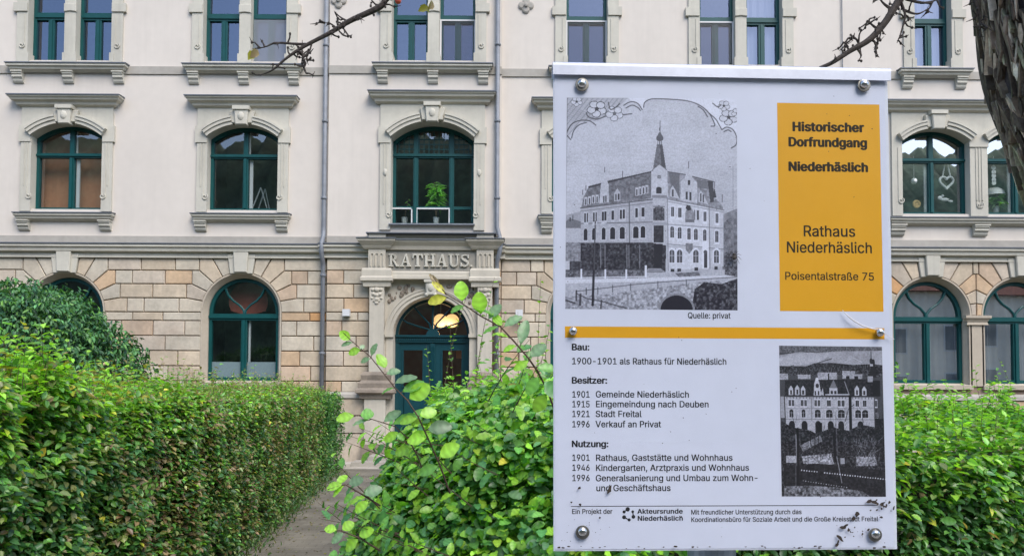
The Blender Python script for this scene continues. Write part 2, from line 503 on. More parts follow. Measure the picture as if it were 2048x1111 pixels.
def pair_surround(mb, xc, half, zs0, zt, d, wo):
    """jambs of a second floor window, from the sill to the lintel, with ear blocks"""
    for s in (-1, 1):
        a, b = sorted((xc + s * half, xc + s * (half + wo)))
        mb.box(a, b, zs0, zt, -0.24, d + 0.045)
        e0, e1 = sorted((xc + s * (half + 0.01), xc + s * (half + wo + 0.075)))
        mb.box(e0, e1, Z2B + 1.17, Z2B + 1.375, d - 0.01, d + 0.075)
        f0, f1 = sorted((xc + s * (half - 0.035), xc + s * (half + 0.07)))
        mb.box(f0, f1, zs0, Z2B + 0.17, -0.2, d + 0.06)
        curl(mb, xc + s * (half + wo * 0.32), Z2B + 0.24, Z2B + 1.1, s, d + 0.045)

def sash_window_frame(mb, xc, h, screen=None):
    """upper light and two casements; returns the glass openings"""
    z0, z1 = Z2B, Z2T
    zt0, zt1 = Z2B + 1.07, Z2B + 1.25          # transom
    mb.box(xc - h, xc - h + 0.075, z0, z1, -0.27, -0.17)
    mb.box(xc + h - 0.075, xc + h, z0, z1, -0.27, -0.17)
    mb.box(xc - h + 0.075, xc + h - 0.075, z0, z0 + 0.07, -0.27, -0.172)
    mb.box(xc - h + 0.075, xc + h - 0.075, z1 - 0.08, z1, -0.27, -0.172)
    mb.box(xc - h + 0.075, xc + h - 0.075, zt0, zt1, -0.27, -0.168)
    mb.box(xc - h + 0.05, xc + h - 0.05, zt0 + 0.05, zt0 + 0.1, -0.2, -0.14)
    mb.box(xc - 0.075, xc + 0.075, z0 + 0.07, zt0, -0.27, -0.174)
    mb.box(xc - 0.028, xc + 0.028, z0 + 0.07, zt0, -0.2, -0.155)
    return [(xc - h + 0.06, xc - 0.06, z0 + 0.05, zt0 + 0.02), (xc + 0.06, xc + h - 0.06, z0 + 0.05, zt0 + 0.02), (xc - h + 0.06, xc + h - 0.06, zt1 - 0.02, z1 - 0.06)]

def sill_mesh(mb, x0, x1, ztop, d, t=0.17, p=0.2):
    mcornice(mb, x0, x1, [(d + p, ztop), (d + p, ztop - t * 0.35), (d + p * 0.8, ztop - t * 0.5), (d + p * 0.72, ztop - t * 0.75), (d + p * 0.3, ztop - t)], d)

def upper_window(xs, h, d, screens=(), blinds=(), pale=()):
    fm = MB(); pm = MB(); rects = []
    for x in xs: rects += sash_window_frame(fm, x, h)
    w = fm.build('window', M_FRAME, hall)
    panes(pm, rects, -0.225); pm.build('pane', M_GLASS_UP, w)
    x0, x1 = min(xs) - h, max(xs) + h
    sm = MB()
    pair_surround(sm, (x0 + x1) / 2, (x1 - x0) / 2, ZS2 + 0.01, Z2T + 0.02, d, 0.27)
    if len(xs) == 2:
        a, b = xs[0] + h, xs[1] - h
        sm.box(a, b, ZS2 + 0.01, Z2T + 0.02, -0.24, d + 0.03)
        sm.box(a - 0.03, b + 0.03, ZS2 + 0.01, Z2B + 0.17, -0.22, d + 0.05)
        sm.prism([(a - 0.012, Z2B + 1.17), ((a + b) / 2, Z2B + 1.19), (b + 0.012, Z2B + 1.17), (b + 0.012, Z2B + 1.37), (a - 0.012, Z2B + 1.37)], d, d + 0.06, 0.01)
    sm.box(x0 - 0.27, x1 + 0.27, Z2T + 0.02, Z2T + 0.35, -0.24, d + 0.05)
    sm.build('surround', M_TRIM, w)
    mb = MB(); sill_mesh(mb, x0 - 0.22, x1 + 0.22, ZS2 - 0.012, d); mb.build('sill', M_TRIM, w)
    mb = MB(); mb.xprofile(x0 - 0.44, x1 + 0.44, [(-0.17, ZS2 + 0.05), (d + 0.22, ZS2 + 0.004), (d + 0.22, ZS2 - 0.02), (d + 0.205, ZS2 - 0.02), (d + 0.2, ZS2 - 0.01), (-0.17, ZS2 - 0.01)]); mb.build('sill_flashing', M_LEAD, w)
    cx = [x0 - 0.2, x1 + 0.2] + ([(x0 + x1) / 2] if len(xs) == 2 else [])
    for x in sorted(cx):
        mb = MB(); console(mb, x - 0.12, x + 0.12, ZS2 - 0.165, 0.27, 0.13, d); mb.build('console', M_TRIM, w)
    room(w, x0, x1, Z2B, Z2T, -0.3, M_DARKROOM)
    for i in pale:
        x = xs[i]; mb = MB(); n = 12
        for k in range(n):
            xa = x - h + 0.02 + (2 * h - 0.04) * k / n; mb.add([(xa, YF + 0.125, Z2B + 0.02), (xa + (2 * h - 0.04) / n, YF + 0.125, Z2B + 0.02), (xa + (2 * h - 0.04) / n, YF + 0.125, Z2B + 1.09), (xa, YF + 0.125, Z2B + 1.09)], [(0, 1, 2, 3)])
        mb.build('insect_screen', M_PALEMESH, w)
    for i in screens:
        x = xs[i]; z1 = Z2B + 1.12
        mb = MB()
        mb.box(x - h, x - h + 0.035, Z2B, z1, -0.13, -0.105); mb.box(x + h - 0.035, x + h, Z2B, z1, -0.13, -0.105)
        mb.box(x - h + 0.035, x + h - 0.035, Z2B, Z2B + 0.035, -0.13, -0.106); mb.box(x - h + 0.035, x + h - 0.035, z1 - 0.035, z1, -0.13, -0.106)
        sc = mb.build('insect_screen', M_WHITE, w)
        mb = MB(); mb.add([(x - h + .03, YF + .12, Z2B + .03), (x + h - .03, YF + .12, Z2B + .03), (x + h - .03, YF + .12, z1 - .03), (x - h + .03, YF + .12, z1 - .03)], [(0, 1, 2, 3)])
        mb.build('mesh', M_SCREEN, sc)
    for i, mat, ztop in blinds:
        x = xs[i]
        mb = MB(); n = 16
        A = [(x - h - 0.05 + (2 * h + 0.1) * k / n, Z2B + 0.04) for k in range(n + 1)]
        vs = [(a, YF + 0.34 + 0.02 * math.sin(k * 2.1), Z2B + 0.03) for k, (a, _) in enumerate(A)] + [(a, YF + 0.34 + 0.02 * math.sin(k * 2.1), ztop) for k, (a, _) in enumerate(A)]
        mb.add(vs, [(k, k + 1, n + 2 + k, n + 1 + k) for k in range(n)]); mb.build('curtain', mat, w)
    return w

upper_window([XL - 0.57, XL + 0.57], 0.434, 0)
wA = upper_window([XA - 0.57, XA + 0.57], 0.434, 0)
wB = upper_window([XB - 0.57, XB + 0.57], 0.434, 0, pale=(1,))
upper_window([XC - 0.57, XC + 0.57], 0.434, DB, screens=(1,))
upper_window([XD], 0.50, 0, screens=(0,))
upper_window([XE - 0.57, XE + 0.57], 0.434, 0, screens=(0,), blinds=[(1, M_GREYBLIND, Z2T)])
upper_window([singles[1][0]], 0.45, 0, blinds=[(0, M_GREYBLIND, Z2T)])
upper_window([singles[2][0]], 0.45, 0)

def arched_head(mb, xc, h, zs, zc, x0, x1, zt, d0, d1, n=24):
    """stone panel with an arched underside"""
    A = arch(xc, h, zs, zc, n)
    mb.strip(A, [(x, zt) for x, z in A], d0, d1)
    if x0 < xc - h: mb.box(x0, xc - h, zs, zt, d0, d1 - 0.0)
    if x1 > xc + h: mb.box(xc + h, x1, zs, zt, d0, d1 - 0.0)

def offset_arch(xc, h, zs, zc, o, n=24):
    A = arch(xc, h, zs, zc, n)
    r = zc - zs; rad = (h * h + r * r) / (2 * r); cz = zc - rad
    return [(xc + (x - xc) * (rad + o) / rad, cz + (z - cz) * (rad + o) / rad) for x, z in A]

def arch_window_frame(fm, xc, h, z0, zs, zc, ztr, lights=2, low=None):
    """teal frame under a segmental arch: transom at ztr, mullion(s); returns the glass rectangles"""
    fm.box(xc - h, xc - h + 0.07, z0, zs, -0.27, -0.17); fm.box(xc + h - 0.07, xc + h, z0, zs, -0.27, -0.17)
    fm.strip(offset_arch(xc, h, zs, zc, 0), offset_arch(xc, h, zs, zc, -0.085), -0.27, -0.171)
    fm.box(xc - h + 0.07, xc + h - 0.07, z0, z0 + 0.08, -0.27, -0.172)
    fm.box(xc - h - 0.01, xc + h + 0.01, ztr, ztr + 0.11, -0.27, -0.165)
    fm.box(xc - h - 0.01, xc + h + 0.01, ztr + 0.035, ztr + 0.08, -0.2, -0.135)
    rects = []
    if lights == 2:
        xs = [xc - h + 0.06, xc, xc + h - 0.06]; bars = [xc]
    else:
        xs = [xc - h + 0.06, xc - h * 0.44, xc + h * 0.44, xc + h - 0.06]; bars = xs[1:3]
    for x in bars:
        fm.box(x - 0.06, x + 0.06, z0 + 0.08, ztr, -0.27, -0.174)
        fm.box(x - 0.03, x + 0.03, z0 + 0.08, ztr, -0.2, -0.145)
        fm.box(x - 0.055, x + 0.055, ztr + 0.11, zc - 0.03, -0.27, -0.176)
    if low: fm.box(xc - h + 0.07, xc + h - 0.07, low, low + 0.07, -0.27, -0.178)
    for a, b in zip(xs, xs[1:]):
        rects += [(a + 0.01, b - 0.01, z0 + 0.06, ztr + 0.01), (a + 0.01, b - 0.01, ztr + 0.09, zc)]
    return rects

def hood(sm, xc, h, zs, zc, d, ears=True):
    """moulded arch over a window with its keystone"""
    r = 0.24
    for o0, o1, e in ((0.0, 0.09, 0.075), (0.085, 0.165, 0.105), (0.16, 0.2, 0.125)):
        A, B = offset_arch(xc, h, zs + 0.0, zc, o0), offset_arch(xc, h, zs, zc, o1)
        k = len(A) // 2
        for sl in (slice(0, k - 2), slice(k + 3, None)):
            sm.strip(A[sl], B[sl], d - 0.01, d + e)

def first_floor_surround(w, xc, h, z0, zs, zc, ztop, d, wo, sill=True, oval=False):
    sm = MB()
    for s in (-1, 1):
        a, b = sorted((xc + s * h, xc + s * (h + wo)))
        sm.box(a, b, z0 - 0.06, zs, -0.24, d + 0.05)
        e0, e1 = sorted((xc + s * (h + 0.012), xc + s * (h + wo + 0.045)))
        sm.box(e0, e1, zs - 0.14, zs + 0.25, d - 0.01, d + 0.072)
        curl(sm, xc + s * (h + wo * 0.36), z0 + 0.2, zs - 0.16, -s, d + 0.05)
        sm.box(xc + s * (h + wo * 0.62) - 0.01, xc + s * (h + wo * 0.62) + 0.01, z0 + 0.55, zs - 0.16, d + 0.05, d + 0.062)
        if oval: sm.ball((xc + s * (h + wo * 0.5), YF - d - 0.055, zs - 0.85), 0.07, 8, (0.75, 0.5, 1.2))
    arched_head(sm, xc, h, zs, zc, xc - h - wo, xc + h + wo, ztop, -0.24, d + 0.05)
    hood(sm, xc, h, zs, zc, d + 0.05)
    sm.build('surround', M_TRIM, w)
    km = MB()
    zk0, zk1 = zc - 0.05, ztop - 0.02
    km.prism([(xc - 0.25, zk0 + 0.06), (xc + 0.25, zk0 + 0.06), (xc + 0.30, zk1 - 0.1), (xc - 0.30, zk1 - 0.1)], d, d + 0.14, 0.015)
    km.prism([(xc - 0.14, zk0), (xc + 0.14, zk0), (xc + 0.175, zk1), (xc - 0.175, zk1)], d, d + 0.21, 0.02)
    km.box(xc - 0.2, xc + 0.2, zk1 - 0.09, zk1, d, d + 0.24)
    km.ball((xc, YF - d - 0.2, (zk0 + zk1) / 2 - 0.02), 0.09, 8, (0.9, 0.5, 1.2))
    km.build('keystone', M_TRIM, w)

def window_cornice(w, x0, x1, zt, zb, d):
    cm = MB()
    h = zt - zb
    mcornice(cm, x0, x1, [(d + 0.26, zt), (d + 0.26, zt - 0.045), (d + 0.23, zt - 0.06), (d + 0.21, zt - h * 0.45), (d + 0.14, zt - h * 0.62), (d + 0.12, zt - h * 0.85), (d + 0.06, zb)], d)
    c = cm.build('cornice', M_TRIM, w)
    lm = MB(); lm.xprofile(x0 - 0.275, x1 + 0.275, [(d, zt + 0.03), (d + 0.28, zt + 0.008), (d + 0.28, zt - 0.018), (d + 0.265, zt - 0.018), (d + 0.26, zt + 0.001), (d, zt + 0.001)]); lm.build('flashing', M_LEAD, c)

ZC1T, ZC1B = fz(490, 199), fz(490, 218)
Z1SILL = fz(485, 430)
def first_window(xc, curtain=None, seed=0, d=0.0):
    fm = MB(); ztr = ZWS - 0.46
    rects = arch_window_frame(fm, xc, H1, ZW0, ZWS, ZWC, ztr)
    w = fm.build('window', M_FRAME, hall)
    pm = MB(); panes(pm, rects, -0.225); pm.build('pane', M_GLASS_DARK, w)
    mb = MB(); mb.box(xc + 0.075, xc + 0.15, ZW0 + 0.08, ztr, -0.3, -0.26); mb.box(xc + 0.06, xc + 0.085, ztr + 0.11, ZWC - 0.1, -0.3, -0.26); mb.build('inner_sash', M_WHITE, w)
    first_floor_surround(w, xc, H1, ZW0, ZWS, ZWC, ZC1B + 0.02, d, 0.25)
    window_cornice(w, xc - 1.07, xc + 1.07, ZC1T, ZC1B, d)
    mb = MB(); sill_mesh(mb, xc - 1.0, xc + 1.0, Z1SILL, d, 0.17, 0.17); mb.build('sill', M_TRIM, w)
    mb = MB(); mb.xprofile(xc - 1.185, xc + 1.185, [(-0.17, Z1SILL + 0.05), (d + 0.19, Z1SILL + 0.012), (d + 0.19, Z1SILL - 0.012), (d + 0.172, Z1SILL - 0.012), (d + 0.17, Z1SILL + 0.002), (-0.17, Z1SILL + 0.002)]); mb.build('sill_flashing', M_LEAD, w)
    for s in (-1, 1):
        mb = MB(); console(mb, xc + s * 0.97 - 0.13, xc + s * 0.97 + 0.13, Z1SILL - 0.16, 0.24, 0.14, d); mb.build('console', M_TRIM, w)
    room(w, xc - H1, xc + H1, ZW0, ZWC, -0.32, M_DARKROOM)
    if curtain:
        mb = MB(); n = 30
        xs = [xc - H1 - 0.1 + (2 * H1 + 0.2) * k / n for k in range(n + 1)]
        vs = [(x, YF + 0.55 + 0.004 * math.sin(k * 1.9), ZW0 - 0.1) for k, x in enumerate(xs)] + [(x, YF + 0.55 + 0.004 * math.sin(k * 1.9), ZWC + 0.1) for k, x in enumerate(xs)]
        mb.add(vs, [(k, k + 1, n + 2 + k, n + 1 + k) for k in range(n)]); mb.build('curtain', curtain, w)
    return w
first_window(XL)
first_window(XA, M_BROWN)
first_window(XB)
first_window(XD)
first_window(XE)

# the three-light window over the portal
fm = MB(); ztr = rec(866, 317).z; zlow = rec(866, 419).z
rects = arch_window_frame(fm, XC, H1C, Z1CB, Z1CS, Z1CC, ztr, 3, zlow)
for gx in np.linspace(XC - 0.85, XC + 0.85, 15):
    fm.box(gx - 0.01, gx + 0.01, ztr + 0.11, Z1CC - 0.12 - 0.25 * ((gx - XC) / H1C) ** 2, -0.222, -0.212)
for gz in (ztr + 0.22, ztr + 0.34, ztr + 0.46):
    fm.box(XC - 0.9 + (gz - ztr) * 0.2, XC + 0.9 - (gz - ztr) * 0.2, gz, gz + 0.02, -0.223, -0.211)
w = fm.build('window', M_FRAME, hall)
pm = MB(); panes(pm, rects, -0.225); pm.build('pane', M_GLASS_DARK, w)
first_floor_surround(w, XC, H1C, Z1CB - 0.1, Z1CS, Z1CC, fz(866, 214) + 0.02, DB, 0.26, oval=True)
window_cornice(w, fx(763, 200), fx(970, 200), fz(866, 193.5), fz(866, 214), DB)
mb = MB(); mb.box(XC - 1.0, XC - 0.54, zlow - 0.0, zlow + 0.035, -0.25, -0.16); mb.box(XC - 0.42, XC + 0.4, zlow, zlow + 0.035, -0.25, -0.16)
for x in (XC - 0.54, XC - 0.42, XC + 0.37): mb.box(x, x + 0.03, Z1CB + 0.08, zlow, -0.25, -0.161)
mb.build('inner_sash', M_WHITE, w)
mb = MB(); mb.xprofile(XC - H1C - 0.03, XC + H1C + 0.03, [(-0.17, Z1CB + 0.03), (DB + 0.12, Z1CB - 0.02), (DB + 0.12, Z1CB - 0.05), (-0.17, Z1CB - 0.03)]); mb.build('sill', M_ZINC, w)
room(w, XC - H1C, XC + H1C, Z1CB, Z1CC, -0.32, M_DARKROOM)

# the twin windows at the right end, under one cornice
fm = MB(); ztr = ZWS - 0.46; rects = []
for xc in (XF, XG): rects += arch_window_frame(fm, xc, HF, ZW0, ZWS, ZWC, ztr)
w = fm.build('window', M_FRAME, hall)
pm = MB(); panes(pm, rects, -0.225); pm.build('pane', M_GLASS, w)
xm = (XF + XG) / 2
sm = MB()
for s, xc in ((-1, XF), (1, XG)):
    a, b = sorted((xc + s * HF, xc + s * (HF + 0.25)))
    sm.box(a, b, ZW0 - 0.06, ZWS, -0.24, 0.05)
    curl(sm, xc + s * (HF + 0.1), ZW0 + 0.2, ZWS - 0.16, -s, 0.05)
    hood(sm, xc, HF, ZWS, ZWC, 0.05)
arched_head(sm, XF, HF, ZWS, ZWC, XF - HF - 0.25, XF + HF, ZC1B + 0.02, -0.24, 0.05)
arched_head(sm, XG, HF, ZWS, ZWC, XG - HF, XG + HF + 0.25, ZC1B + 0.02, -0.24, 0.05)
sm.box(XF + HF, XG - HF, ZW0 - 0.06, ZC1B + 0.02, -0.24, 0.049)
sm.box(XF + HF - 0.02, XG - HF + 0.02, ZWS - 0.14, ZWS + 0.25, 0.03, 0.075)
for k in (-1, 0, 1): sm.box(xm + k * 0.07 - 0.012, xm + k * 0.07 + 0.012, ZW0 + 0.3, ZWS - 0.16, 0.05, 0.064)
for s in (-1, 1): curl(sm, xm + s * 0.07, ZW0 + 0.1, ZW0 + 0.32, -s, 0.05)
sm.build('surround', M_TRIM, w)
for xc in (XF, XG):
    km = MB(); zk0, zk1 = ZWC - 0.05, ZC1B
    km.prism([(xc - 0.25, zk0 + 0.06), (xc + 0.25, zk0 + 0.06), (xc + 0.30, zk1 - 0.1), (xc - 0.30, zk1 - 0.1)], 0.03, 0.14, 0.015)
    km.prism([(xc - 0.14, zk0), (xc + 0.14, zk0), (xc + 0.175, zk1), (xc - 0.175, zk1)], 0.03, 0.21, 0.02)
    km.box(xc - 0.2, xc + 0.2, zk1 - 0.09, zk1, 0.03, 0.24)
    km.build('keystone', M_TRIM, w)
window_cornice(w, XF - 1.05, XG + 1.05, ZC1T, ZC1B, 0)
mb = MB(); sill_mesh(mb, XF - 1.0, XG + 1.0, Z1SILL, 0, 0.17, 0.17); mb.build('sill', M_TRIM, w)
mb = MB(); mb.xprofile(XF - 1.185, XG + 1.185, [(-0.17, Z1SILL + 0.05), (0.19, Z1SILL + 0.012), (0.19, Z1SILL - 0.012), (0.172, Z1SILL - 0.012), (0.17, Z1SILL + 0.002), (-0.17, Z1SILL + 0.002)]); mb.build('sill_flashing', M_LEAD, w)
for x in (XF - 0.97, xm, XG + 0.97):
    mb = MB(); console(mb, x - 0.17, x + 0.17, Z1SILL - 0.16, 0.26, 0.15); mb.build('console', M_TRIM, w)
mb = MB()
for xc in (XF, XG): mb.box(xc - 0.13, xc - 0.07, ZW0 + 0.08, ztr, -0.3, -0.26)
mb.build('inner_sash', M_WHITE, w)
room(w, XF - HF, XG + HF, ZW0, ZWC, -0.32, M_DARKROOM)

# ------------------------------------------------------------------ ground floor of sandstone blocks
ZL = [fz(485, y) for y in (516, 541.5, 568.5, 596.5, 624.5, 641.5, 671.5, 701.4, 731.5, 761.3, 783)]   # course lines
Z_SPR = ZL[4]
ZGB = rec(485, 762).z                    # bottom of the ground floor windows
RO = 80 * PX                             # outer radius of the stone ring round a window
HG = 70 * (YF + 0.2) / FPX               # half width of the frames
GX = {'L': XL, 'A': fx(130.5, 600), 'B': fx(483.5, 600), 'D': fx(1172, 600), 'E': fx(1477, 600), 'F': fx(1861.5, 600), 'G': fx(2041, 600)}
TAN = [((210, 193, 168), 6), ((212, 200, 179), 6), ((215, 185, 150), 3), ((206, 196, 177), 4), ((204, 190, 171), 3), ((211, 186, 159), 1.6), ((221, 170, 116), 0.8)]
def stone():
    c = R.choices([t[0] for t in TAN], [t[1] for t in TAN])[0]
    k = R.uniform(0.68, 0.78)
    l = lin(*c)
    return (l[0] * k, l[1] * k, l[2] * k)
GAP = 0.011
def block(mb, poly, d, big=0.034):
    a = sum(poly[i][0] * poly[(i + 1) % len(poly)][1] - poly[(i + 1) % len(poly)][0] * poly[i][1] for i in range(len(poly)))
    if a < 0: poly = poly[::-1]
    mb.cur = stone()
    mb.prism(inset(poly, GAP), d - 0.02, d + big + R.uniform(-0.004, 0.004), 0.012)

q = lambda r: r * PX
ANG = [(39.6, 551), (58.4, 563.7), (71, 581.8), (77.5, 602), (80, 624.5)]
def arch_pt(i):
    a = math.atan2(624.5 - ANG[i][1], ANG[i][0])
    return (RO * math.cos(a), Z_SPR + RO * math.sin(a))
OUT = [(60, 0), (84.8, 1), (99.5, 2), (110, 3), (124.4, 4)]
def voussoirs(mb, xc, s, d, lim=None):
    key = (q(22), Z_SPR + math.sqrt(RO ** 2 - q(22) ** 2))
    prev_in, prev_out = key, (q(27.5), ZL[0])
    for i in range(5):
        pin = arch_pt(i) if i < 4 else (RO, Z_SPR)
        xo, zo = q(OUT[i][0]), ZL[OUT[i][1]]
        a0 = math.atan2(prev_in[1] - Z_SPR, prev_in[0]); a1 = math.atan2(pin[1] - Z_SPR, pin[0])
        arc = [(RO * math.cos(a1 + (a0 - a1) * k / 3), Z_SPR + RO * math.sin(a1 + (a0 - a1) * k / 3)) for k in (1, 2)]
        poly = [prev_in, prev_out] + ([(xo, prev_out[1])] if i else []) + [(xo, zo), pin] + arc
        if lim is not None: poly = clip_x(poly, lim)
        if len(poly) >= 3:
            poly2 = []
            for p in poly:
                if not poly2 or abs(p[0] - poly2[-1][0]) + abs(p[1] - poly2[-1][1]) > 1e-4: poly2.append(p)
            block(mb, [(xc + s * x, z) for x, z in poly2], d)
        prev_in, prev_out = pin, (xo, zo)

BOUND = [84.8, 99.5, 110, 124.4] + [80] * 6
def course(mb, x0, x1, k, d, off=0.0):
    L = 63 * PX
    xs = [x0]
    if x1 - x0 < L * 0.3: 
        if x1 - x0 > 0.06: block(mb, [(x0, ZL[k + 1]), (x1, ZL[k + 1]), (x1, ZL[k]), (x0, ZL[k])], d)
        return
    x = x0 + L * (0.55 if (k % 2) else 1.0) * R.uniform(0.85, 1.1) + off
    while x < x1 - L * 0.35:
        xs.append(x); x += L * R.uniform(0.9, 1.12)
    xs.append(x1)
    for a, b in zip(xs, xs[1:]): block(mb, [(a, ZL[k + 1]), (b, ZL[k + 1]), (b, ZL[k]), (a, ZL[k])], d)

mb = MB()
def run(xl, xr, bl, br, d):
    """all courses between two limits; bl / br: True where the limit is the centre of an arched window"""
    for k in range(10):
        a = xl + (q(BOUND[k]) if bl else 0); b = xr - (q(BOUND[k]) if br else 0)
        if k == 4:
            a = xl + (q(80) if bl else 0); b = xr - (q(80) if br else 0)
        course(mb, a, b, k, d)
run(X0, GX['L'], False, True, 0); run(GX['L'], GX['A'], True, True, 0); run(GX['A'], GX['B'], True, True, 0)
run(GX['B'], BX0 - 0.02, True, False, 0)
run(BX0, PXL, False, False, DB); run(PXR, BX1, False, False, DB)
run(BX1, GX['D'], False, True, 0); run(GX['D'], GX['E'], True, True, 0); run(GX['E'], GX['F'], True, True, 0); run(GX['G'], X1, True, False, 0)
half = (GX['G'] - GX['F']) / 2
for key, x in GX.items():
    voussoirs(mb, x, -1, 0, half if key == 'G' else None)
    voussoirs(mb, x, 1, 0, half if key == 'F' else None)
xm2 = (GX['F'] + GX['G']) / 2
block(mb, [(xm2 - half + q(84.8), ZL[1]), (xm2 + half - q(84.8), ZL[1]), (xm2 + half - q(84.8), ZL[0]), (xm2 - half + q(84.8), ZL[0])], 0)
# plinth under the ledge
ZP = [ZL[10] - 0.15, ZL[10] - 0.55, ZL[10] - 0.97, -0.02]
for x0, x1, d in ((X0, BX0 - 0.02, 0.07), (BX0 + 0.0, PXL - 0.05, DB + 0.07), (PXR + 0.05, BX1, DB + 0.07), (BX1, X1, 0.07)):
    for k in range(3):
        x = x0
        while x < x1 - 0.01:
            w_ = min(R.uniform(0.85, 1.3), x1 - x)
            if x1 - x - w_ < 0.3: w_ = x1 - x
            block(mb, [(x, ZP[k + 1]), (x + w_, ZP[k + 1]), (x + w_, ZP[k]), (x, ZP[k])], d)
            x += w_
blocks = mb.build('sandstone_blocks', M_BLOCK, hall, colors=True)
# backing wall with the joints
holes = [(x - RO, x + RO, ZGB - 0.1, Z_SPR + RO) for x in GX.values()]
mb = MB()
subtract(mb, X0, BX0, 0, Z_RUST, holes, -0.4, -0.005)
subtract(mb, BX1, X1, 0, Z_RUST, holes, -0.4, -0.005)
DX0, DX1 = fx(776, 700), fx(953, 700)
subtract(mb, BX0, BX1, 0, Z_RUST, [(DX0, DX1, -1, Z_RUST + 1)], -0.4, DB - 0.005)
for x in GX.values():
    A = arch(x, RO, Z_SPR, Z_SPR + RO, 32)
    mb.strip(A, [(a, Z_SPR + RO) for a, z in A], -0.3, -0.006)
mb.build('backing_wall', M_JOINT, hall)
mb = MB()
for x0, x1, d in ((X0, BX0 - 0.02, 0.0), (BX0 - 0.1, PXL - 0.02, DB), (PXR + 0.02, BX1 + 0.1, DB), (BX1 + 0.1, X1, 0.0)):
    z = ZL[10]
    mb.xprofile(x0, x1, [(-0.1, z + 0.01), (d + 0.05, z + 0.01), (d + 0.12, z - 0.05), (d + 0.135, z - 0.13), (d + 0.1, z - 0.15), (-0.1, z - 0.15)])
mb.build('plinth_ledge', M_BELT, hall)

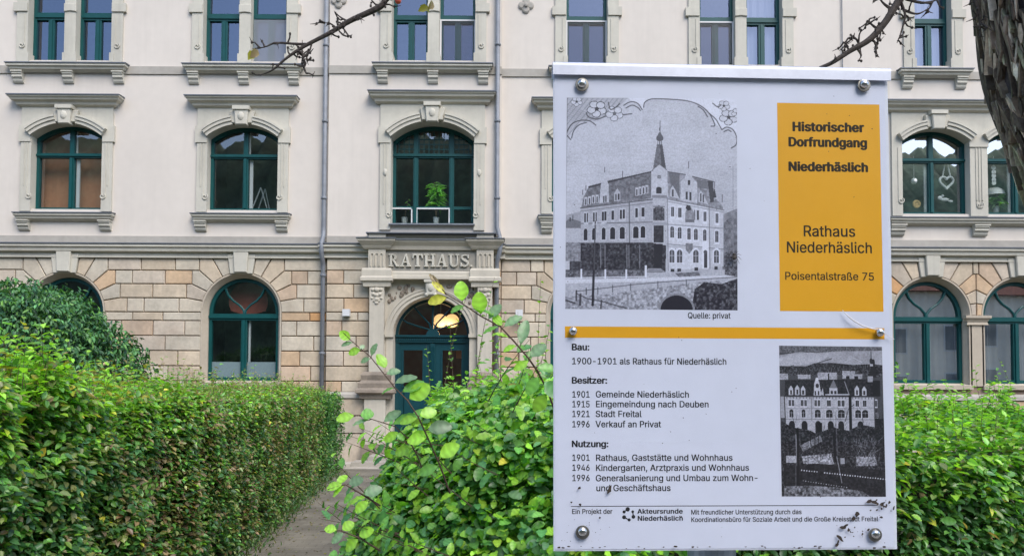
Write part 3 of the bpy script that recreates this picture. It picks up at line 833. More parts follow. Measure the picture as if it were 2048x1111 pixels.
def ground_window(xc, frosted=False, backing=None, blind=None, column=0):
    fm = MB()
    zs, zc = Z_SPR - 0.0, Z_SPR + HG
    fm.box(xc - HG, xc - HG + 0.07, ZGB, zs, -0.28, -0.18); fm.box(xc + HG - 0.07, xc + HG, ZGB, zs, -0.28, -0.18)
    A = arch(xc, HG, zs, zc, 36); B = arch(xc, HG - 0.085, zs, zc - 0.085, 36)
    fm.strip(A, B, -0.28, -0.181)
    zt = zs - 0.17
    fm.box(xc - HG, xc + HG, zt, zt + 0.16, -0.28, -0.175); fm.box(xc - HG, xc + HG, zt + 0.05, zt + 0.11, -0.2, -0.14)
    fm.box(xc - 0.07, xc + 0.07, ZGB, zt, -0.28, -0.182); fm.box(xc - 0.032, xc + 0.032, ZGB, zt, -0.2, -0.15)
    fm.box(xc - HG + 0.07, xc + HG - 0.07, ZGB, ZGB + 0.1, -0.28, -0.184)
    # tulip-shaped glazing bars of the fanlight
    for s in (-1, 1):
        P = [(0.0, 0.0), (0.03, 0.10), (0.12, 0.22), (0.27, 0.34), (0.38, 0.48), (0.45, 0.66)]
        fm.tube([(xc + s * HG * p[0] * 1.25, YF + 0.215, zt + 0.16 + HG * p[1] * 1.1) for p in P], [0.04, 0.028, 0.026, 0.026, 0.028, 0.034], 6)
    w = fm.build('window', M_FRAME, hall)
    pm = MB()
    panes(pm, [(xc - HG + 0.05, xc - 0.05, ZGB + 0.05, zt + 0.02), (xc + 0.05, xc + HG - 0.05, ZGB + 0.05, zt + 0.02), (xc - HG + 0.04, xc + HG - 0.04, zt + 0.12, zc)], -0.235)
    pm.build('pane', M_GLASS_DARK if not blind else M_GLASS_MID, w)
    # stone ring: splayed reveal
    sm = MB()
    n = 40
    vs = []; fs = []
    ho = RO + 0.005; hi = HG + 0.0
    path_o = [(xc - ho, ZGB - 0.05)] + arch(xc, ho, zs, zs + ho, n) + [(xc + ho, ZGB - 0.05)]
    path_m = [(xc - ho + 0.035, ZGB - 0.05)] + arch(xc, ho - 0.035, zs, zs + ho - 0.035, n) + [(xc + ho - 0.035, ZGB - 0.05)]
    path_i = [(xc - hi, ZGB - 0.05)] + arch(xc, hi, zs, zs + hi, n) + [(xc + hi, ZGB - 0.05)]
    path_b = [(xc - hi + 0.0, ZGB - 0.05)] + arch(xc, hi, zs, zs + hi, n) + [(xc + hi, ZGB - 0.05)]
    rings = [[(x, YF + 0.02, z) for x, z in path_o], [(x, YF - 0.03, z) for x, z in path_o], [(x, YF - 0.03, z) for x, z in path_m], [(x, YF + 0.13, z) for x, z in path_i], [(x, YF + 0.3, z) for x, z in path_b]]
    m_ = len(path_o)
    for r in rings: vs += r
    for k in range(len(rings) - 1):
        for i in range(m_ - 1): fs.append((k * m_ + i, k * m_ + i + 1, (k + 1) * m_ + i + 1, (k + 1) * m_ + i))
    sm.add(vs, fs); sm.build('stone_ring', M_LIGHTSTONE, w)
    km = MB()
    zk = Z_SPR + RO
    zt_ = fz(485, 505); zm_ = fz(485, 509.5)
    km.prism([(xc - q(22), zk - q(3)), (xc + q(22), zk - q(3)), (xc + q(28), zm_), (xc - q(28), zm_)], -0.02, 0.08, 0.012)
    km.prism([(xc - q(12.5), zk - q(1.0)), (xc + q(12.5), zk - q(1.0)), (xc + q(15), zt_), (xc - q(15), zt_)], -0.02, 0.145, 0.018)
    km.build('keystone', M_TRIM, w)
    mb = MB(); mb.xprofile(xc - RO - 0.0, xc + RO + 0.0, [(-0.18, ZGB + 0.02), (0.07, ZGB - 0.03), (0.07, ZGB - 0.13), (-0.3, ZGB - 0.13), (-0.3, ZGB + 0.02)]); mb.build('sill', M_LIGHTSTONE, w)
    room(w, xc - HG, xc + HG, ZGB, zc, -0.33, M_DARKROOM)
    mb = MB(); mb.box(xc + 0.085, xc + 0.125, ZGB + 0.1, zt, -0.32, -0.27); mb.build('inner_sash', M_WHITE, w)
    if frosted:
        mb = MB()
        for a, b in ((xc - HG + 0.06, xc - 0.06), (xc + 0.06, xc + HG - 0.06)):
            mb.add([(a, YF + 0.245, ZGB + 0.05), (b, YF + 0.245, ZGB + 0.05), (b, YF + 0.245, ZGB + 0.47), (a, YF + 0.245, ZGB + 0.47)], [(0, 1, 2, 3)])
        mb.build('frosted_film', M_FROST, w)
        mb = MB(); mb.strip(arch(xc - 0.05, 0.42, zs + 0.1, zc - 0.02, 16), [(xc - 0.05, zs - 0.02)] * 17, -0.62, -0.6); mb.build('arch_reflection', M_RED, w)  # red arch shape put behind the pane to stand for a reflection
    if blind:
        mb = MB(); n = 40
        xs = [xc - HG - 0.05 + (2 * HG + 0.1) * k / n for k in range(n + 1)]
        def yy(k): return YF + 0.5 + 0.035 * math.sin(k * 1.3) + 0.02 * math.sin(k * 3.1)
        vs = [(x, yy(k), ZGB) for k, x in enumerate(xs)] + [(x, yy(k), zc) for k, x in enumerate(xs)]
        mb.add(vs, [(k, k + 1, n + 2 + k, n + 1 + k) for k in range(n)]); mb.build('curtain', blind, w, smooth=True)
    return w
M_GLASS_MID = glass_material('window_glass_mid', 0.34)
M_NET = material('net_curtain', lin(120, 120, 122), 0.9, noise=0.2, nscale=1.0)
ground_window(GX['L']); ground_window(GX['A']); ground_window(GX['B'], frosted=True)
ground_window(GX['D']); ground_window(GX['E'])
ground_window(GX['F'], blind=M_NET); ground_window(GX['G'], blind=M_NET)
# colonnette between the twin windows
mb = MB()
cx, hw = xm2, (half - RO) + 0.06
mb.box(cx - hw, cx + hw, ZGB - 0.05, Z_SPR - 0.22, -0.3, 0.03)
mb.build('pier', M_LIGHTSTONE, hall)
mb = MB()
mcornice(mb, cx - hw - 0.0, cx + hw + 0.0, [(0.12, Z_SPR + 0.0), (0.12, Z_SPR - 0.06), (0.08, Z_SPR - 0.1), (0.05, Z_SPR - 0.16), (0.07, Z_SPR - 0.22)], 0.0)
mb.build('capital', M_LIGHTSTONE, hall)

# ------------------------------------------------------------------ portal
pz = lambda y: fz(866, y)
pxx = lambda x: fx(x, 600)
portal_m = MB()
DP = DB + 0.22
lp = (pxx(741.5), pxx(775)); rp = (pxx(954), pxx(987.5))
for a, b in (lp, rp):
    portal_m.box(a + 0.03, b - 0.03, pz(746), pz(577), DB - 0.3, DP)                 # shaft
    portal_m.box(a - 0.06, b + 0.03, 0.2, pz(796), DB - 0.3, DP + 0.03)              # pedestal
    mcornice(portal_m, a + 0.0, b - 0.0, [(DP + 0.03, pz(541)), (DP + 0.05, pz(545)), (DP + 0.05, pz(557)), (DP + 0.08, pz(560)), (DP + 0.08, pz(566)), (DP + 0.03, pz(569)), (DP + 0.02, pz(577))], DP - 0.1)
    portal_m.box(a + 0.0, b - 0.0, pz(541), pz(503), DB - 0.3, DP + 0.03)            # fluted block
    for k in (-1, 0, 1):
        xc = (a + b) / 2 + k * 0.11
        portal_m.strip([(xc + 0.046 * math.cos(t), pz(516) + 0.05 * math.sin(t)) for t in np.linspace(0, math.pi, 9)], [(xc + 0.03 * math.cos(t), pz(516) + 0.034 * math.sin(t)) for t in np.linspace(0, math.pi, 9)], DP + 0.02, DP + 0.055)
        for s in (-1, 1): portal_m.box(xc + s * 0.038 - 0.009, xc + s * 0.038 + 0.009, pz(538), pz(516), DP + 0.02, DP + 0.055)
    # carved pendant under the capital
    xc = (a + b) / 2
    for (dx, y, r) in ((0, 583, .07), (-.09, 583, .05), (.09, 583, .05), (-.07, 592, .05), (.07, 592, .05), (0, 594, .06), (0, 602, .065), (-.11, 600, .035), (.11, 600, .035), (0, 609, .05), (-.05, 605, .04), (.05, 605, .04)):
        portal_m.ball((xc + dx, YF - DP - 0.005, pz(y)), r, 6, (1, 0.6, 0.8))
# architrave and frieze between them
fr_m = MB(); fr_m.box(lp[1] - 0.03, rp[0] + 0.03, pz(545), pz(505), DB - 0.3, DP - 0.04)
portal_m.xprofile(lp[1] - 0.03, rp[0] + 0.03, [(DB - 0.3, pz(546)), (DP - 0.02, pz(546)), (DP + 0.0, pz(549)), (DP + 0.0, pz(555)), (DP + 0.02, pz(556)), (DP + 0.02, pz(562)), (DB - 0.3, pz(562))])
portal = portal_m.build('portal', M_PORTAL, hall)
fr_m.build('frieze', material('frieze_stone', lin(146, 142, 132), 0.9, noise=0.08, nscale=3, bump=0.3, bscale=45, stain=0.2), portal)
# arch of the doorway
DHW, DSPR = 75.5 * PX, pz(671)
DXC = fx(864, 640)
am = MB()
arched_head(am, DXC, DHW, DSPR, DSPR + DHW, lp[1] - 0.03, rp[0] + 0.03, pz(562), -0.3, DB + 0.03, 32)
for s in (-1, 1):
    a, b = sorted((DXC + s * DHW, (rp[0] + 0.03) if s > 0 else (lp[1] - 0.03)))
    am.box(a, b, 0.2, DSPR, -0.3, DB + 0.03)
for o0, o1, e in ((0.01, 0.09, 0.06), (0.09, 0.17, 0.085), (0.17, 0.2, 0.1)):
    am.strip(arch(DXC, DHW + o0, DSPR, DSPR + DHW + o0, 32), arch(DXC, DHW + o1, DSPR, DSPR + DHW + o1, 32), DB, DB + e)
for s in (-1, 1):
    a, b = sorted((DXC + s * (DHW + 0.005), DXC + s * (DHW + 0.16)))
    am.box(a, b, 0.2, DSPR - 0.04, DB, DB + 0.055); am.box(a - 0.02, b + 0.02, DSPR - 0.05, DSPR + 0.03, DB, DB + 0.11)
am.build('door_arch', M_PORTAL, portal)
cm = MB()
rr = random.Random(3)
for s in (-1, 1):
    for k in range(46):
        x = rr.uniform(0.42, 1.0); z = rr.uniform(0.45, 1.2)
        if math.hypot(x, z) < 1.17 or x > 1.0 or z > 1.2: continue
        cm.ball((DXC + s * x, YF - DB - 0.035, DSPR + z), rr.uniform(0.025, 0.055), 5, (rr.uniform(.6, 1.4), 0.7, rr.uniform(.6, 1.4)))
cm.build('spandrel_carving', M_DIRTY, portal)
km = MB()
km.prism([(DXC - 0.11, pz(594)), (DXC + 0.11, pz(594)), (DXC + 0.14, pz(565)), (DXC - 0.14, pz(565))], DB, DB + 0.22, 0.03)
km.box(DXC - 0.16, DXC + 0.16, pz(568), pz(563), DB, DB + 0.25)
km.ball((DXC, YF - DB - 0.2, pz(578)), 0.1, 8, (0.85, 0.6, 1.1)); km.ball((DXC - 0.1, YF - DB - 0.18, pz(592)), 0.05, 6); km.ball((DXC + 0.1, YF - DB - 0.18, pz(592)), 0.05, 6)
km.build('keystone', M_TRIM, portal)
# entablature over the frieze
em = MB(); lm = MB()
a, b = lp[1], rp[0]
em.xprofile(a - 0.05, b + 0.05, [(DB - 0.1, pz(487)), (DP + 0.14, pz(487)), (DP + 0.13, pz(491)), (DP + 0.05, pz(498)), (DP + 0.02, pz(505)), (DB - 0.1, pz(505))])
lm.xprofile(a - 0.05, b + 0.05, [(DB, pz(484.5)), (DP + 0.16, pz(486)), (DP + 0.16, pz(488)), (DB, pz(488))])
for p0, p1 in (lp, rp):
    mcornice(em, p0 - 0.01, p1 + 0.01, [(DP + 0.2, pz(486)), (DP + 0.19, pz(490)), (DP + 0.1, pz(498)), (DP + 0.08, pz(501)), (DP + 0.05, pz(504))], DP - 0.04)
    lm.box(p0 - 0.26, p1 + 0.26, pz(486) + 0.003, pz(484), DB, DP + 0.22)
    em.box(p0 + 0.0, p1 + 0.0, pz(484), pz(472.5), DB, DP + 0.02)
em.box(lp[1], rp[0], pz(485), pz(474), DB, DP - 0.1)
e_ = em.build('entablature', M_PORTAL, portal)
lm.xprofile(lp[0] - 0.06, rp[1] + 0.06, [(DB - 0.05, pz(468.5)), (DP + 0.07, pz(471.5)), (DP + 0.07, pz(473.5)), (DB - 0.05, pz(473.5))])
lm.build('lead_flashing', M_LEAD, e_)
for a, b in (lp, rp):
    mb = MB()
    z0, z1 = pz(797), pz(744)
    mcornice(mb, a + 0.02, b - 0.02, [(DP + 0.0, z1), (DP + 0.05, z1 - 0.08), (DP + 0.03, z1 - 0.2), (DP + 0.1, z1 - 0.27), (DP + 0.1, z1 - 0.38), (DP + 0.15, z1 - 0.43), (DP + 0.16, z0 + 0.14), (DP + 0.08, z0 + 0.1), (DP + 0.06, z0)], DP - 0.12)
    mb.build('pilaster_base', M_DIRTY, portal)
    mb = MB(); mb.box(a - 0.12, b + 0.1, 0.0, 0.42, DB - 0.2, DP + 0.12); mb.build('pedestal_foot', M_DIRTY, portal)
# raised letters RATHAUS. (slab serif), drawn on a unit grid
def slab(ch):
    P = []                                   # list of polygons (x, z), height 1
    rc = lambda a, b, c, d: P.append([(a, c), (b, c), (b, d), (a, d)])
    if ch == 'R':
        rc(0, .36, 0, .1); rc(.09, .27, .1, .9); rc(0, .3, .9, 1)
        o = [(.27 + .33 * math.sin(t), .73 + .27 * math.cos(t)) for t in np.linspace(0, math.pi, 13)]; i = [(.27 + .15 * math.sin(t), .73 + .17 * math.cos(t)) for t in np.linspace(0, math.pi, 13)]
        for k in range(12): P.append([o[k], o[k + 1], i[k + 1], i[k]])
        P.append([(.3, .5), (.46, .5), (.66, .1), (.78, .1), (.78, 0), (.56, 0)])
    if ch == 'A':
        rc(0, .3, 0, .1); rc(.46, .82, 0, .1)
        P.append([(.08, .1), (.19, .1), (.44, .92), (.36, 1)]); P.append([(.52, .1), (.72, .1), (.5, 1), (.36, 1), (.4, .85)]); rc(.22, .6, .3, .39)
    if ch == 'T':
        rc(.2, .58, 0, .1); rc(.3, .48, .1, .88); rc(0, .78, .88, 1)
        P.append([(0, .66), (.08, .66), (.13, .88), (0, .88)]); P.append([(.78, .66), (.70, .66), (.65, .88), (.78, .88)])
    if ch == 'H':
        for x in (0, .5): rc(x, x + .34, 0, .1); rc(x + .08, x + .26, .1, .9); rc(x, x + .34, .9, 1)
        rc(.26, .58, .44, .55)
    if ch == 'U':
        rc(0, .34, .9, 1); rc(.5, .8, .9, 1); rc(.08, .26, .33, .9); rc(.6, .71, .33, .9)
        o = [(.395 - .315 * math.cos(t), .33 - .34 * math.sin(t)) for t in np.linspace(0, math.pi, 13)]; i = [(.43 - .17 * math.cos(t), .33 - .22 * math.sin(t)) for t in np.linspace(0, math.pi, 13)]
        for k in range(12): P.append([o[k], o[k + 1], i[k + 1], i[k]])
    if ch == 'S':
        c = [(.56, .74), (.5, .88), (.32, .94), (.14, .87), (.1, .73), (.2, .6), (.38, .5), (.54, .38), (.55, .22), (.44, .09), (.27, .05), (.1, .12), (.05, .28)]
        w_ = [.05, .05, .055, .075, .085, .095, .1, .095, .085, .065, .055, .05, .05]
        Lp, Rp = [], []
        for k in range(len(c)):
            t = Vector(c[min(k + 1, 12)]) - Vector(c[max(k - 1, 0)]); nrm = Vector((-t.y, t.x)).normalized()
            Lp.append(tuple(Vector(c[k]) + nrm * w_[k])); Rp.append(tuple(Vector(c[k]) - nrm * w_[k]))
        for k in range(12): P.append([Lp[k], Lp[k + 1], Rp[k + 1], Rp[k]])
        rc(.53, .62, .66, .98); rc(0, .09, .02, .34)
    if ch == '.': P.append([(.08 + .08 * math.cos(t), .08 + .08 * math.sin(t)) for t in np.linspace(0, 2 * math.pi, 12, endpoint=False)])
    return P
adv = {'R': .86, 'A': .9, 'T': .86, 'H': .92, 'U': .88, 'S': .72, '.': .2}
tw = sum(adv[c] for c in 'RATHAUS.')
x = fx(781.5, 525); zb, zh = pz(538), pz(513) - pz(538)
sx = (fx(947, 525) - x) / tw
lm = MB()
for ch in 'RATHAUS.':
    for k, P in enumerate(slab(ch)):
        lm.prism([(x + px_ * sx, zb + pz_ * zh) for px_, pz_ in P], DP - 0.05, DP + 0.008 + 0.0004 * k, 0.006)
    x += adv[ch] * sx
lm.build('lettering', M_TRIM, portal)

# door: two leaves, glazed, under a dentilled transom and a fanlight
ZT0, ZT1 = pz(683.5), pz(668.5)
dm = MB()
dy = -0.22
dm.box(DXC - DHW, DXC - DHW + 0.09, 0.2, ZT0, dy - 0.1, dy + 0.03); dm.box(DXC + DHW - 0.09, DXC + DHW, 0.2, ZT0, dy - 0.1, dy + 0.03)
dm.box(DXC - DHW, DXC + DHW, ZT0, ZT1, dy - 0.1, dy + 0.05)
dm.box(DXC - DHW, DXC + DHW, ZT1 - 0.05, ZT1, dy, dy + 0.1)
for k in range(34):
    x = DXC - DHW + 0.05 + k * (2 * DHW - 0.1) / 33
    dm.box(x - 0.014, x + 0.014, ZT0 + 0.05, ZT0 + 0.1, dy, dy + 0.075)
dm.strip(arch(DXC, DHW, ZT1, DSPR + DHW, 32), arch(DXC, DHW - 0.07, ZT1, DSPR + DHW - 0.07, 32), dy - 0.1, dy + 0.02)
for s in (-1, 1):
    dm.tube([(DXC, YF - dy, ZT1 + 0.02), (DXC + s * 0.1, YF - dy, ZT1 + 0.14), (DXC + s * 0.38, YF - dy, ZT1 + 0.22), (DXC + s * 0.62, YF - dy, ZT1 + 0.3), (DXC + s * 0.8, YF - dy, ZT1 + 0.42)], 0.022, 6)
    dm.tube([(DXC, YF - dy, ZT1 + 0.02), (DXC + s * 0.09, YF - dy, ZT1 + 0.28), (DXC + s * 0.26, YF - dy, ZT1 + 0.46), (DXC + s * 0.44, YF - dy, ZT1 + 0.66), (DXC + s * 0.48, YF - dy, ZT1 + 0.8)], 0.022, 6)
dm.box(DXC - 0.022, DXC + 0.022, ZT1, DSPR + DHW - 0.05, dy - 0.05, dy + 0.016)
dm.prism([(DXC + 0.16 * math.cos(t), ZT1 + 0.16 * math.sin(t)) for t in np.linspace(0, math.pi, 11)], dy - 0.03, dy + 0.024)
door = dm.build('door', M_DOOR, hall)
gx0, gx1 = 0.26, 0.72
for s in (-1, 1):
    lf = MB()
    a, b = sorted((DXC + s * 0.012, DXC + s * (DHW - 0.09)))
    g0, g1 = sorted((DXC + s * 0.24, DXC + s * 0.70))
    zg0, zg1 = pz(772), pz(699)
    y0_, y1_ = dy - 0.06, dy
    lf.box(a, g0, 0.22, ZT0, y0_, y1_); lf.box(g1, b, 0.22, ZT0, y0_, y1_)
    lf.box(g0, g1, zg1, ZT0, y0_, y1_ - 0.001); lf.box(g0, g1, 0.22, zg0, y0_, y1_ - 0.001)
    for (p0, p1, q0, q1) in ((g0, g1, pz(830), pz(782)), (g0, g1, pz(900), pz(838))):
        lf.prism([(p0, q0), (p1, q0), (p1, q1), (p0, q1)], y1_ - 0.02, y1_ + 0.03, 0.03)
    for k, (u, v) in enumerate(((g0 - 0.03, g0), (g1, g1 + 0.03))): lf.box(u, v, zg0 - 0.03, zg1 + 0.03, y1_ - 0.01, y1_ + 0.025)
    lf.box(g0, g1, zg1, zg1 + 0.03, y1_ - 0.01, y1_ + 0.024); lf.box(g0, g1, zg0 - 0.03, zg0, y1_ - 0.01, y1_ + 0.024)
    leaf = lf.build('door_leaf', M_DOOR, door)
    pm = MB(); panes(pm, [(g0 - 0.01, g1 + 0.01, zg0 - 0.01, zg1 + 0.01)], dy - 0.035); pm.build('pane', M_GLASS_DARK, leaf)
mb = MB()
mb.box(DXC - 0.055, DXC + 0.055, 0.22, ZT0 - 0.02, dy, dy + 0.04)
for k in (-1, 0, 1): mb.tube([(DXC + k * 0.032, YF - dy - 0.045, 0.4), (DXC + k * 0.032, YF - dy - 0.045, ZT0 - 0.1)], 0.013, 6)
mb.build('door_strip', M_DOOR, door)
mb = MB(); mb.tube([(DXC + 0.12, YF - dy, pz(800)), (DXC + 0.12, YF - dy - 0.07, pz(800)), (DXC + 0.22, YF - dy - 0.07, pz(800))], 0.012, 8); mb.build('handle', material('brass', (0.5, 0.36, 0.14), 0.3, metallic=1), door)
pm = MB(); panes(pm, [(DXC - DHW + 0.03, DXC - 0.01, ZT1, DSPR + DHW), (DXC + 0.01, DXC + DHW - 0.03, ZT1, DSPR + DHW)], dy - 0.04); pm.build('fanlight_pane', M_GLASS_DARK, door)
M_HALL = material('hall_walls', lin(110, 62, 48), 0.9, noise=0.15, nscale=1)
mb = MB()
xa, xb, za, zb, y0, y1 = DXC - 1.6, DXC + 1.6, 0.2, pz(575), YF + 0.36, YF + 4.5
mb.add([(xa, y0, za), (xb, y0, za), (xb, y0, zb), (xa, y0, zb), (xa, y1, za), (xb, y1, za), (xb, y1, zb), (xa, y1, zb)], [(4, 5, 6, 7), (0, 4, 7, 3), (1, 2, 6, 5), (0, 1, 5, 4), (3, 7, 6, 2)])
mb.build('entrance_hall', M_HALL, hall)
mb = MB()
mb.box(DXC - 1.3, DXC + 1.3, 0.0, 0.2, -0.3, DP + 0.75); mb.box(DXC - 1.6, DXC + 1.6, 0.0, 0.1, DP + 0.5, DP + 1.1)
mb.build('door_step', M_BELT, hall)

# rainwater pipes
def downpipe(x, d, segs, name='downpipe'):
    mb = MB()
    mb.tube([(x + dx, YF - d - dd, z) for dx, dd, z in segs], 0.052, 12)
    o = mb.build(name, M_ZINC, hall, smooth=True)
    m2 = MB()
    zt, zb = max(s[2] for s in segs), min(s[2] for s in segs)
    z = zb + 0.6
    while z < zt:
        c = min(segs, key=lambda s_: abs(s_[2] - z))
        m2.lathe((x + c[0], YF - d - c[1], z), [(0.07, -0.025), (0.075, -0.01), (0.075, 0.01), (0.07, 0.025)], 12)
        m2.box3(x + c[0] - 0.01, x + c[0] + 0.01, YF - d - c[1], YF - d + 0.02, z - 0.012, z + 0.012)
        z += 1.85
    m2.build('pipe_clamp', M_ZINC, o)
xp = fx(652, 300)
downpipe(xp, 0.0, [(0, 0.13, 14), (0, 0.13, 5.6), (0, 0.14, 5.35), (0, 0.30, 5.15), (0, 0.31, 4.9), (0, 0.16, 4.7), (0, 0.13, 4.6), (0, 0.13, 0.1)])
xp = fx(995, 300)
downpipe(xp, DB, [(0, 0.10, 14), (0, 0.10, 5.55), (0.06, 0.14, 5.35), (0.09, 0.26, 5.1), (0.06, 0.27, 4.9), (0.0, 0.16, 4.7), (0, 0.10, 4.55), (0, 0.10, 0.1)])
mb = MB(); xl_ = fx(1683, 60); mb.tube([(xl_, YF - 0.035, 0.2), (xl_, YF - 0.035, 14)], 0.012, 6); mb.build('lightning_conductor', M_ZINC, hall)
# cast wall anchors (quatrefoils)
for px_, py_ in ((680, 7), (1052, 12), (333, 2), (1330, 10), (1640, 12)):
    c = at(px_, py_, YF); d = DB if BX0 < c.x < BX1 else 0
    if px_ == 333 or px_ > 1300: continue
    mb = MB()
    for dx, dz in ((-.1, 0), (.1, 0), (0, .1), (0, -.1)):
        mb.lathe((c.x + dx, YF - d, c.z + dz), [(0.09, 0), (0.09, 0.03), (0.06, 0.045)], 14, frame=(Vector((1, 0, 0)), Vector((0, 0, 1)), Vector((0, -1, 0))))
    mb.lathe((c.x, YF - d, c.z), [(0.05, 0), (0.05, 0.08), (0.02, 0.09)], 12, frame=(Vector((1, 0, 0)), Vector((0, 0, 1)), Vector((0, -1, 0))))
    mb.build('wall_rosette', M_BELT, hall)

# ------------------------------------------------------------------ information board in front
# pose fitted to the four corners of the A2 sheet: camera axes (right, up, forward) -> world
def cam2world(v): return CAMROT @ Vector((v[0], v[1], -v[2]))
U = cam2world((1.00469, -0.00362, 0.03924)).normalized()
Vv = cam2world((-0.00262, 0.99356, 0.04396)); Vv = (Vv - U * Vv.dot(U)).normalized()
Wn = U.cross(Vv)                                    # towards the viewer
TL = Vector((0, 0, EYE)) + cam2world((0.051249, 0.373561, 0.926183))
BW, BH = 0.4215, 0.594
def S(px, py):
    """sheet coordinates (m right of / above the top left corner) of a measured photo point"""
    d = ray(px, py)
    t = (TL - Vector((0, 0, EYE))).dot(Wn) / d.dot(Wn)
    p = Vector((0, 0, EYE)) + d * t - TL
    return p.dot(U), p.dot(Vv)
def Q(u, v, h=0.0): return TL + U * u + Vv * v + Wn * h

M_BOARD = material('board_white', lin(200, 204, 216), 0.45, noise=0.02, nscale=6, spec=0.4)
M_PAPER = material('paper_print', lin(198, 202, 219), 0.5, noise=0.03, nscale=5, spec=0.3)
M_ALU = material('anodised_aluminium', lin(196, 200, 212), 0.38, noise=0.05, nscale=30, metallic=0.75)
M_STEEL = material('stainless_screw', lin(190, 188, 184), 0.22, metallic=1.0)
M_GALV = material('galvanised_post', lin(150, 160, 172), 0.4, noise=0.15, nscale=14, metallic=0.6)
M_YELLOW = material('yellow_ink', lin(208, 152, 16), 0.5, noise=0.02, nscale=8, spec=0.3)
M_INK = material('black_ink', (0.012, 0.012, 0.015), 0.6, spec=0.2)
M_HEADINK = material('brown_black_ink', (0.022, 0.014, 0.006), 0.6, spec=0.2)
M_PHOTO = material('photo_ink', (1, 1, 1), 0.5, attr=True, spec=0.3)
M_DIRT = material('dirt', lin(52, 44, 38), 0.95, noise=0.4, nscale=200)
M_ACRYL = glass_material('acrylic_sheet', 0.045, tint=(0.97, 0.975, 0.97))

foot = Q(0.205, -0.62, -0.045); PB = Vector((foot.x, foot.y + 0.03, 0))
board = thing('information_board', 'white information board with yellow fields and two old photographs, on a metal post', 'information board', PB)

class SB(MB):
    """flat shapes and boxes in sheet coordinates (u, v, h)"""
    def quad(s, u0, u1, v0, v1, h): s.add([Q(u0, v0, h), Q(u1, v0, h), Q(u1, v1, h), Q(u0, v1, h)], [(0, 1, 2, 3)])
    def sbox(s, u0, u1, v0, v1, h0, h1):
        s.add([Q(u, v, h) for h in (h0, h1) for u, v in ((u0, v0), (u1, v0), (u1, v1), (u0, v1))], [(0, 3, 2, 1), (4, 5, 6, 7), (0, 1, 5, 4), (1, 2, 6, 5), (2, 3, 7, 6), (3, 0, 4, 7)])
    def poly(s, pts, h): s.add([Q(u, v, h) for u, v in pts], [tuple(range(len(pts)))])

sb = SB(); sb.sbox(0.0, BW, -BH, 0.0, -0.006, -0.0015)
back = sb.build('back_panel', M_BOARD, board)
sb = SB(); sb.sbox(0.0015, BW - 0.004, -BH + 0.002, -0.004, -0.0013, -0.0008)
sheet = sb.build('printed_sheet', M_PAPER, board)
sb = SB(); sb.sbox(0.001, BW + 0.0005, -BH + 0.0012, -0.011, -0.0002, 0.0022)
pane = sb.build('cover_pane', M_ACRYL, board)
# folded cap along the top edge
prof = [(-0.012, 0.0022), (0.0035, 0.0022), (0.0048, 0.001), (0.0048, -0.002), (0.0042, -0.0135), (0.0030, -0.0135), (0.0030, -0.0005), (-0.010, -0.0005), (-0.010, -0.0135), (-0.012, -0.0135)]
u1 = S(1777, 143)[0]
vs = [Q(u, v, h) for u in (-0.0012, u1 + 0.0006) for h, v in prof]; n = len(prof)
sb = SB(); sb.add(vs, [(i, (i + 1) % n, (i + 1) % n + n, i + n) for i in range(n)] + [tuple(range(n - 1, -1, -1)), tuple(range(n, 2 * n))])
sb.build('cap_rail', M_ALU, board)
mb = MB()
top = Q(0.205, -0.06, -0.045)
mb.tube([PB, (foot.x, foot.y + 0.02, 1.0), foot, top], 0.030, 24)
post = mb.build('post', M_GALV, board, smooth=False)
sb = SB()
for v in (-0.12, -0.52): sb.sbox(0.14, 0.27, v - 0.015, v + 0.015, -0.016, -0.0062)
sb.build('bracket', M_GALV, board)
# screws with washers
def screw(px, py, big):
    u, v = S(px, py)
    r = 0.0056 if big else 0.0050
    fr = (U, Vv, Wn)
    mb = MB()
    h0 = 0.0042
    mb.lathe(Q(u, v, h0), [(r, -0.002), (r, 0.0003), (r * 0.93, 0.0016), (r * 0.72, 0.0030), (r * 0.42, 0.0038), (r * 0.1, 0.0041)], 28, frame=fr)
    o = mb.build('screw', M_STEEL, board, smooth=True)
    m2 = SB(); ang = 0.3 + u * 9
    for a in (ang, ang + math.pi / 2):
        c, s_ = math.cos(a), math.sin(a)
        L, W_ = r * 0.55, r * 0.15
        m2.add([Q(u + c * x - s_ * y, v + s_ * x + c * y, h0 + 0.0036 + 0.0006 * (1 - abs(x) / L)) for x, y in ((-L, -W_), (L, -W_), (L, W_), (-L, W_))], [(0, 1, 2, 3)])
    m2.build('cross_slot', M_INK, o)
    if big:
        m3 = MB(); m3.lathe(Q(u + 0.0003, v - 0.0009, 0.0022), [(0.0082, 0.0), (0.0084, 0.0008), (0.0078, 0.0016), (0.0056, 0.0018)], 32, frame=fr)
        m3.build('washer', material('washer_steel', lin(120, 118, 112), 0.4, metallic=0.9) if 'washer_steel' not in MATS else MATS['washer_steel'], o, smooth=False)
for px_, py_, b_ in ((1163, 170, 1), (1725, 171, 1), (1145.5, 662, 0), (1756.5, 665, 0), (1164, 1061, 1), (1747.5, 1066, 1)): screw(px_, py_, b_)

# yellow fields
def qbox(pts):
    us = [S(*p) for p in pts]
    return ((us[0][0] + us[3][0]) / 2, (us[1][0] + us[2][0]) / 2, (us[2][1] + us[3][1]) / 2, (us[0][1] + us[1][1]) / 2)
sb = SB(); sb.quad(*qbox([(1556, 205), (1760, 209), (1767, 623), (1559, 621)]), -0.00072)
sb.build('yellow_field', M_YELLOW, sheet)
sb = SB(); sb.quad(*qbox([(1130, 651.5), (1769, 656), (1770, 679), (1130, 673.5)]), -0.00072)
sb.build('yellow_bar', M_YELLOW, sheet)

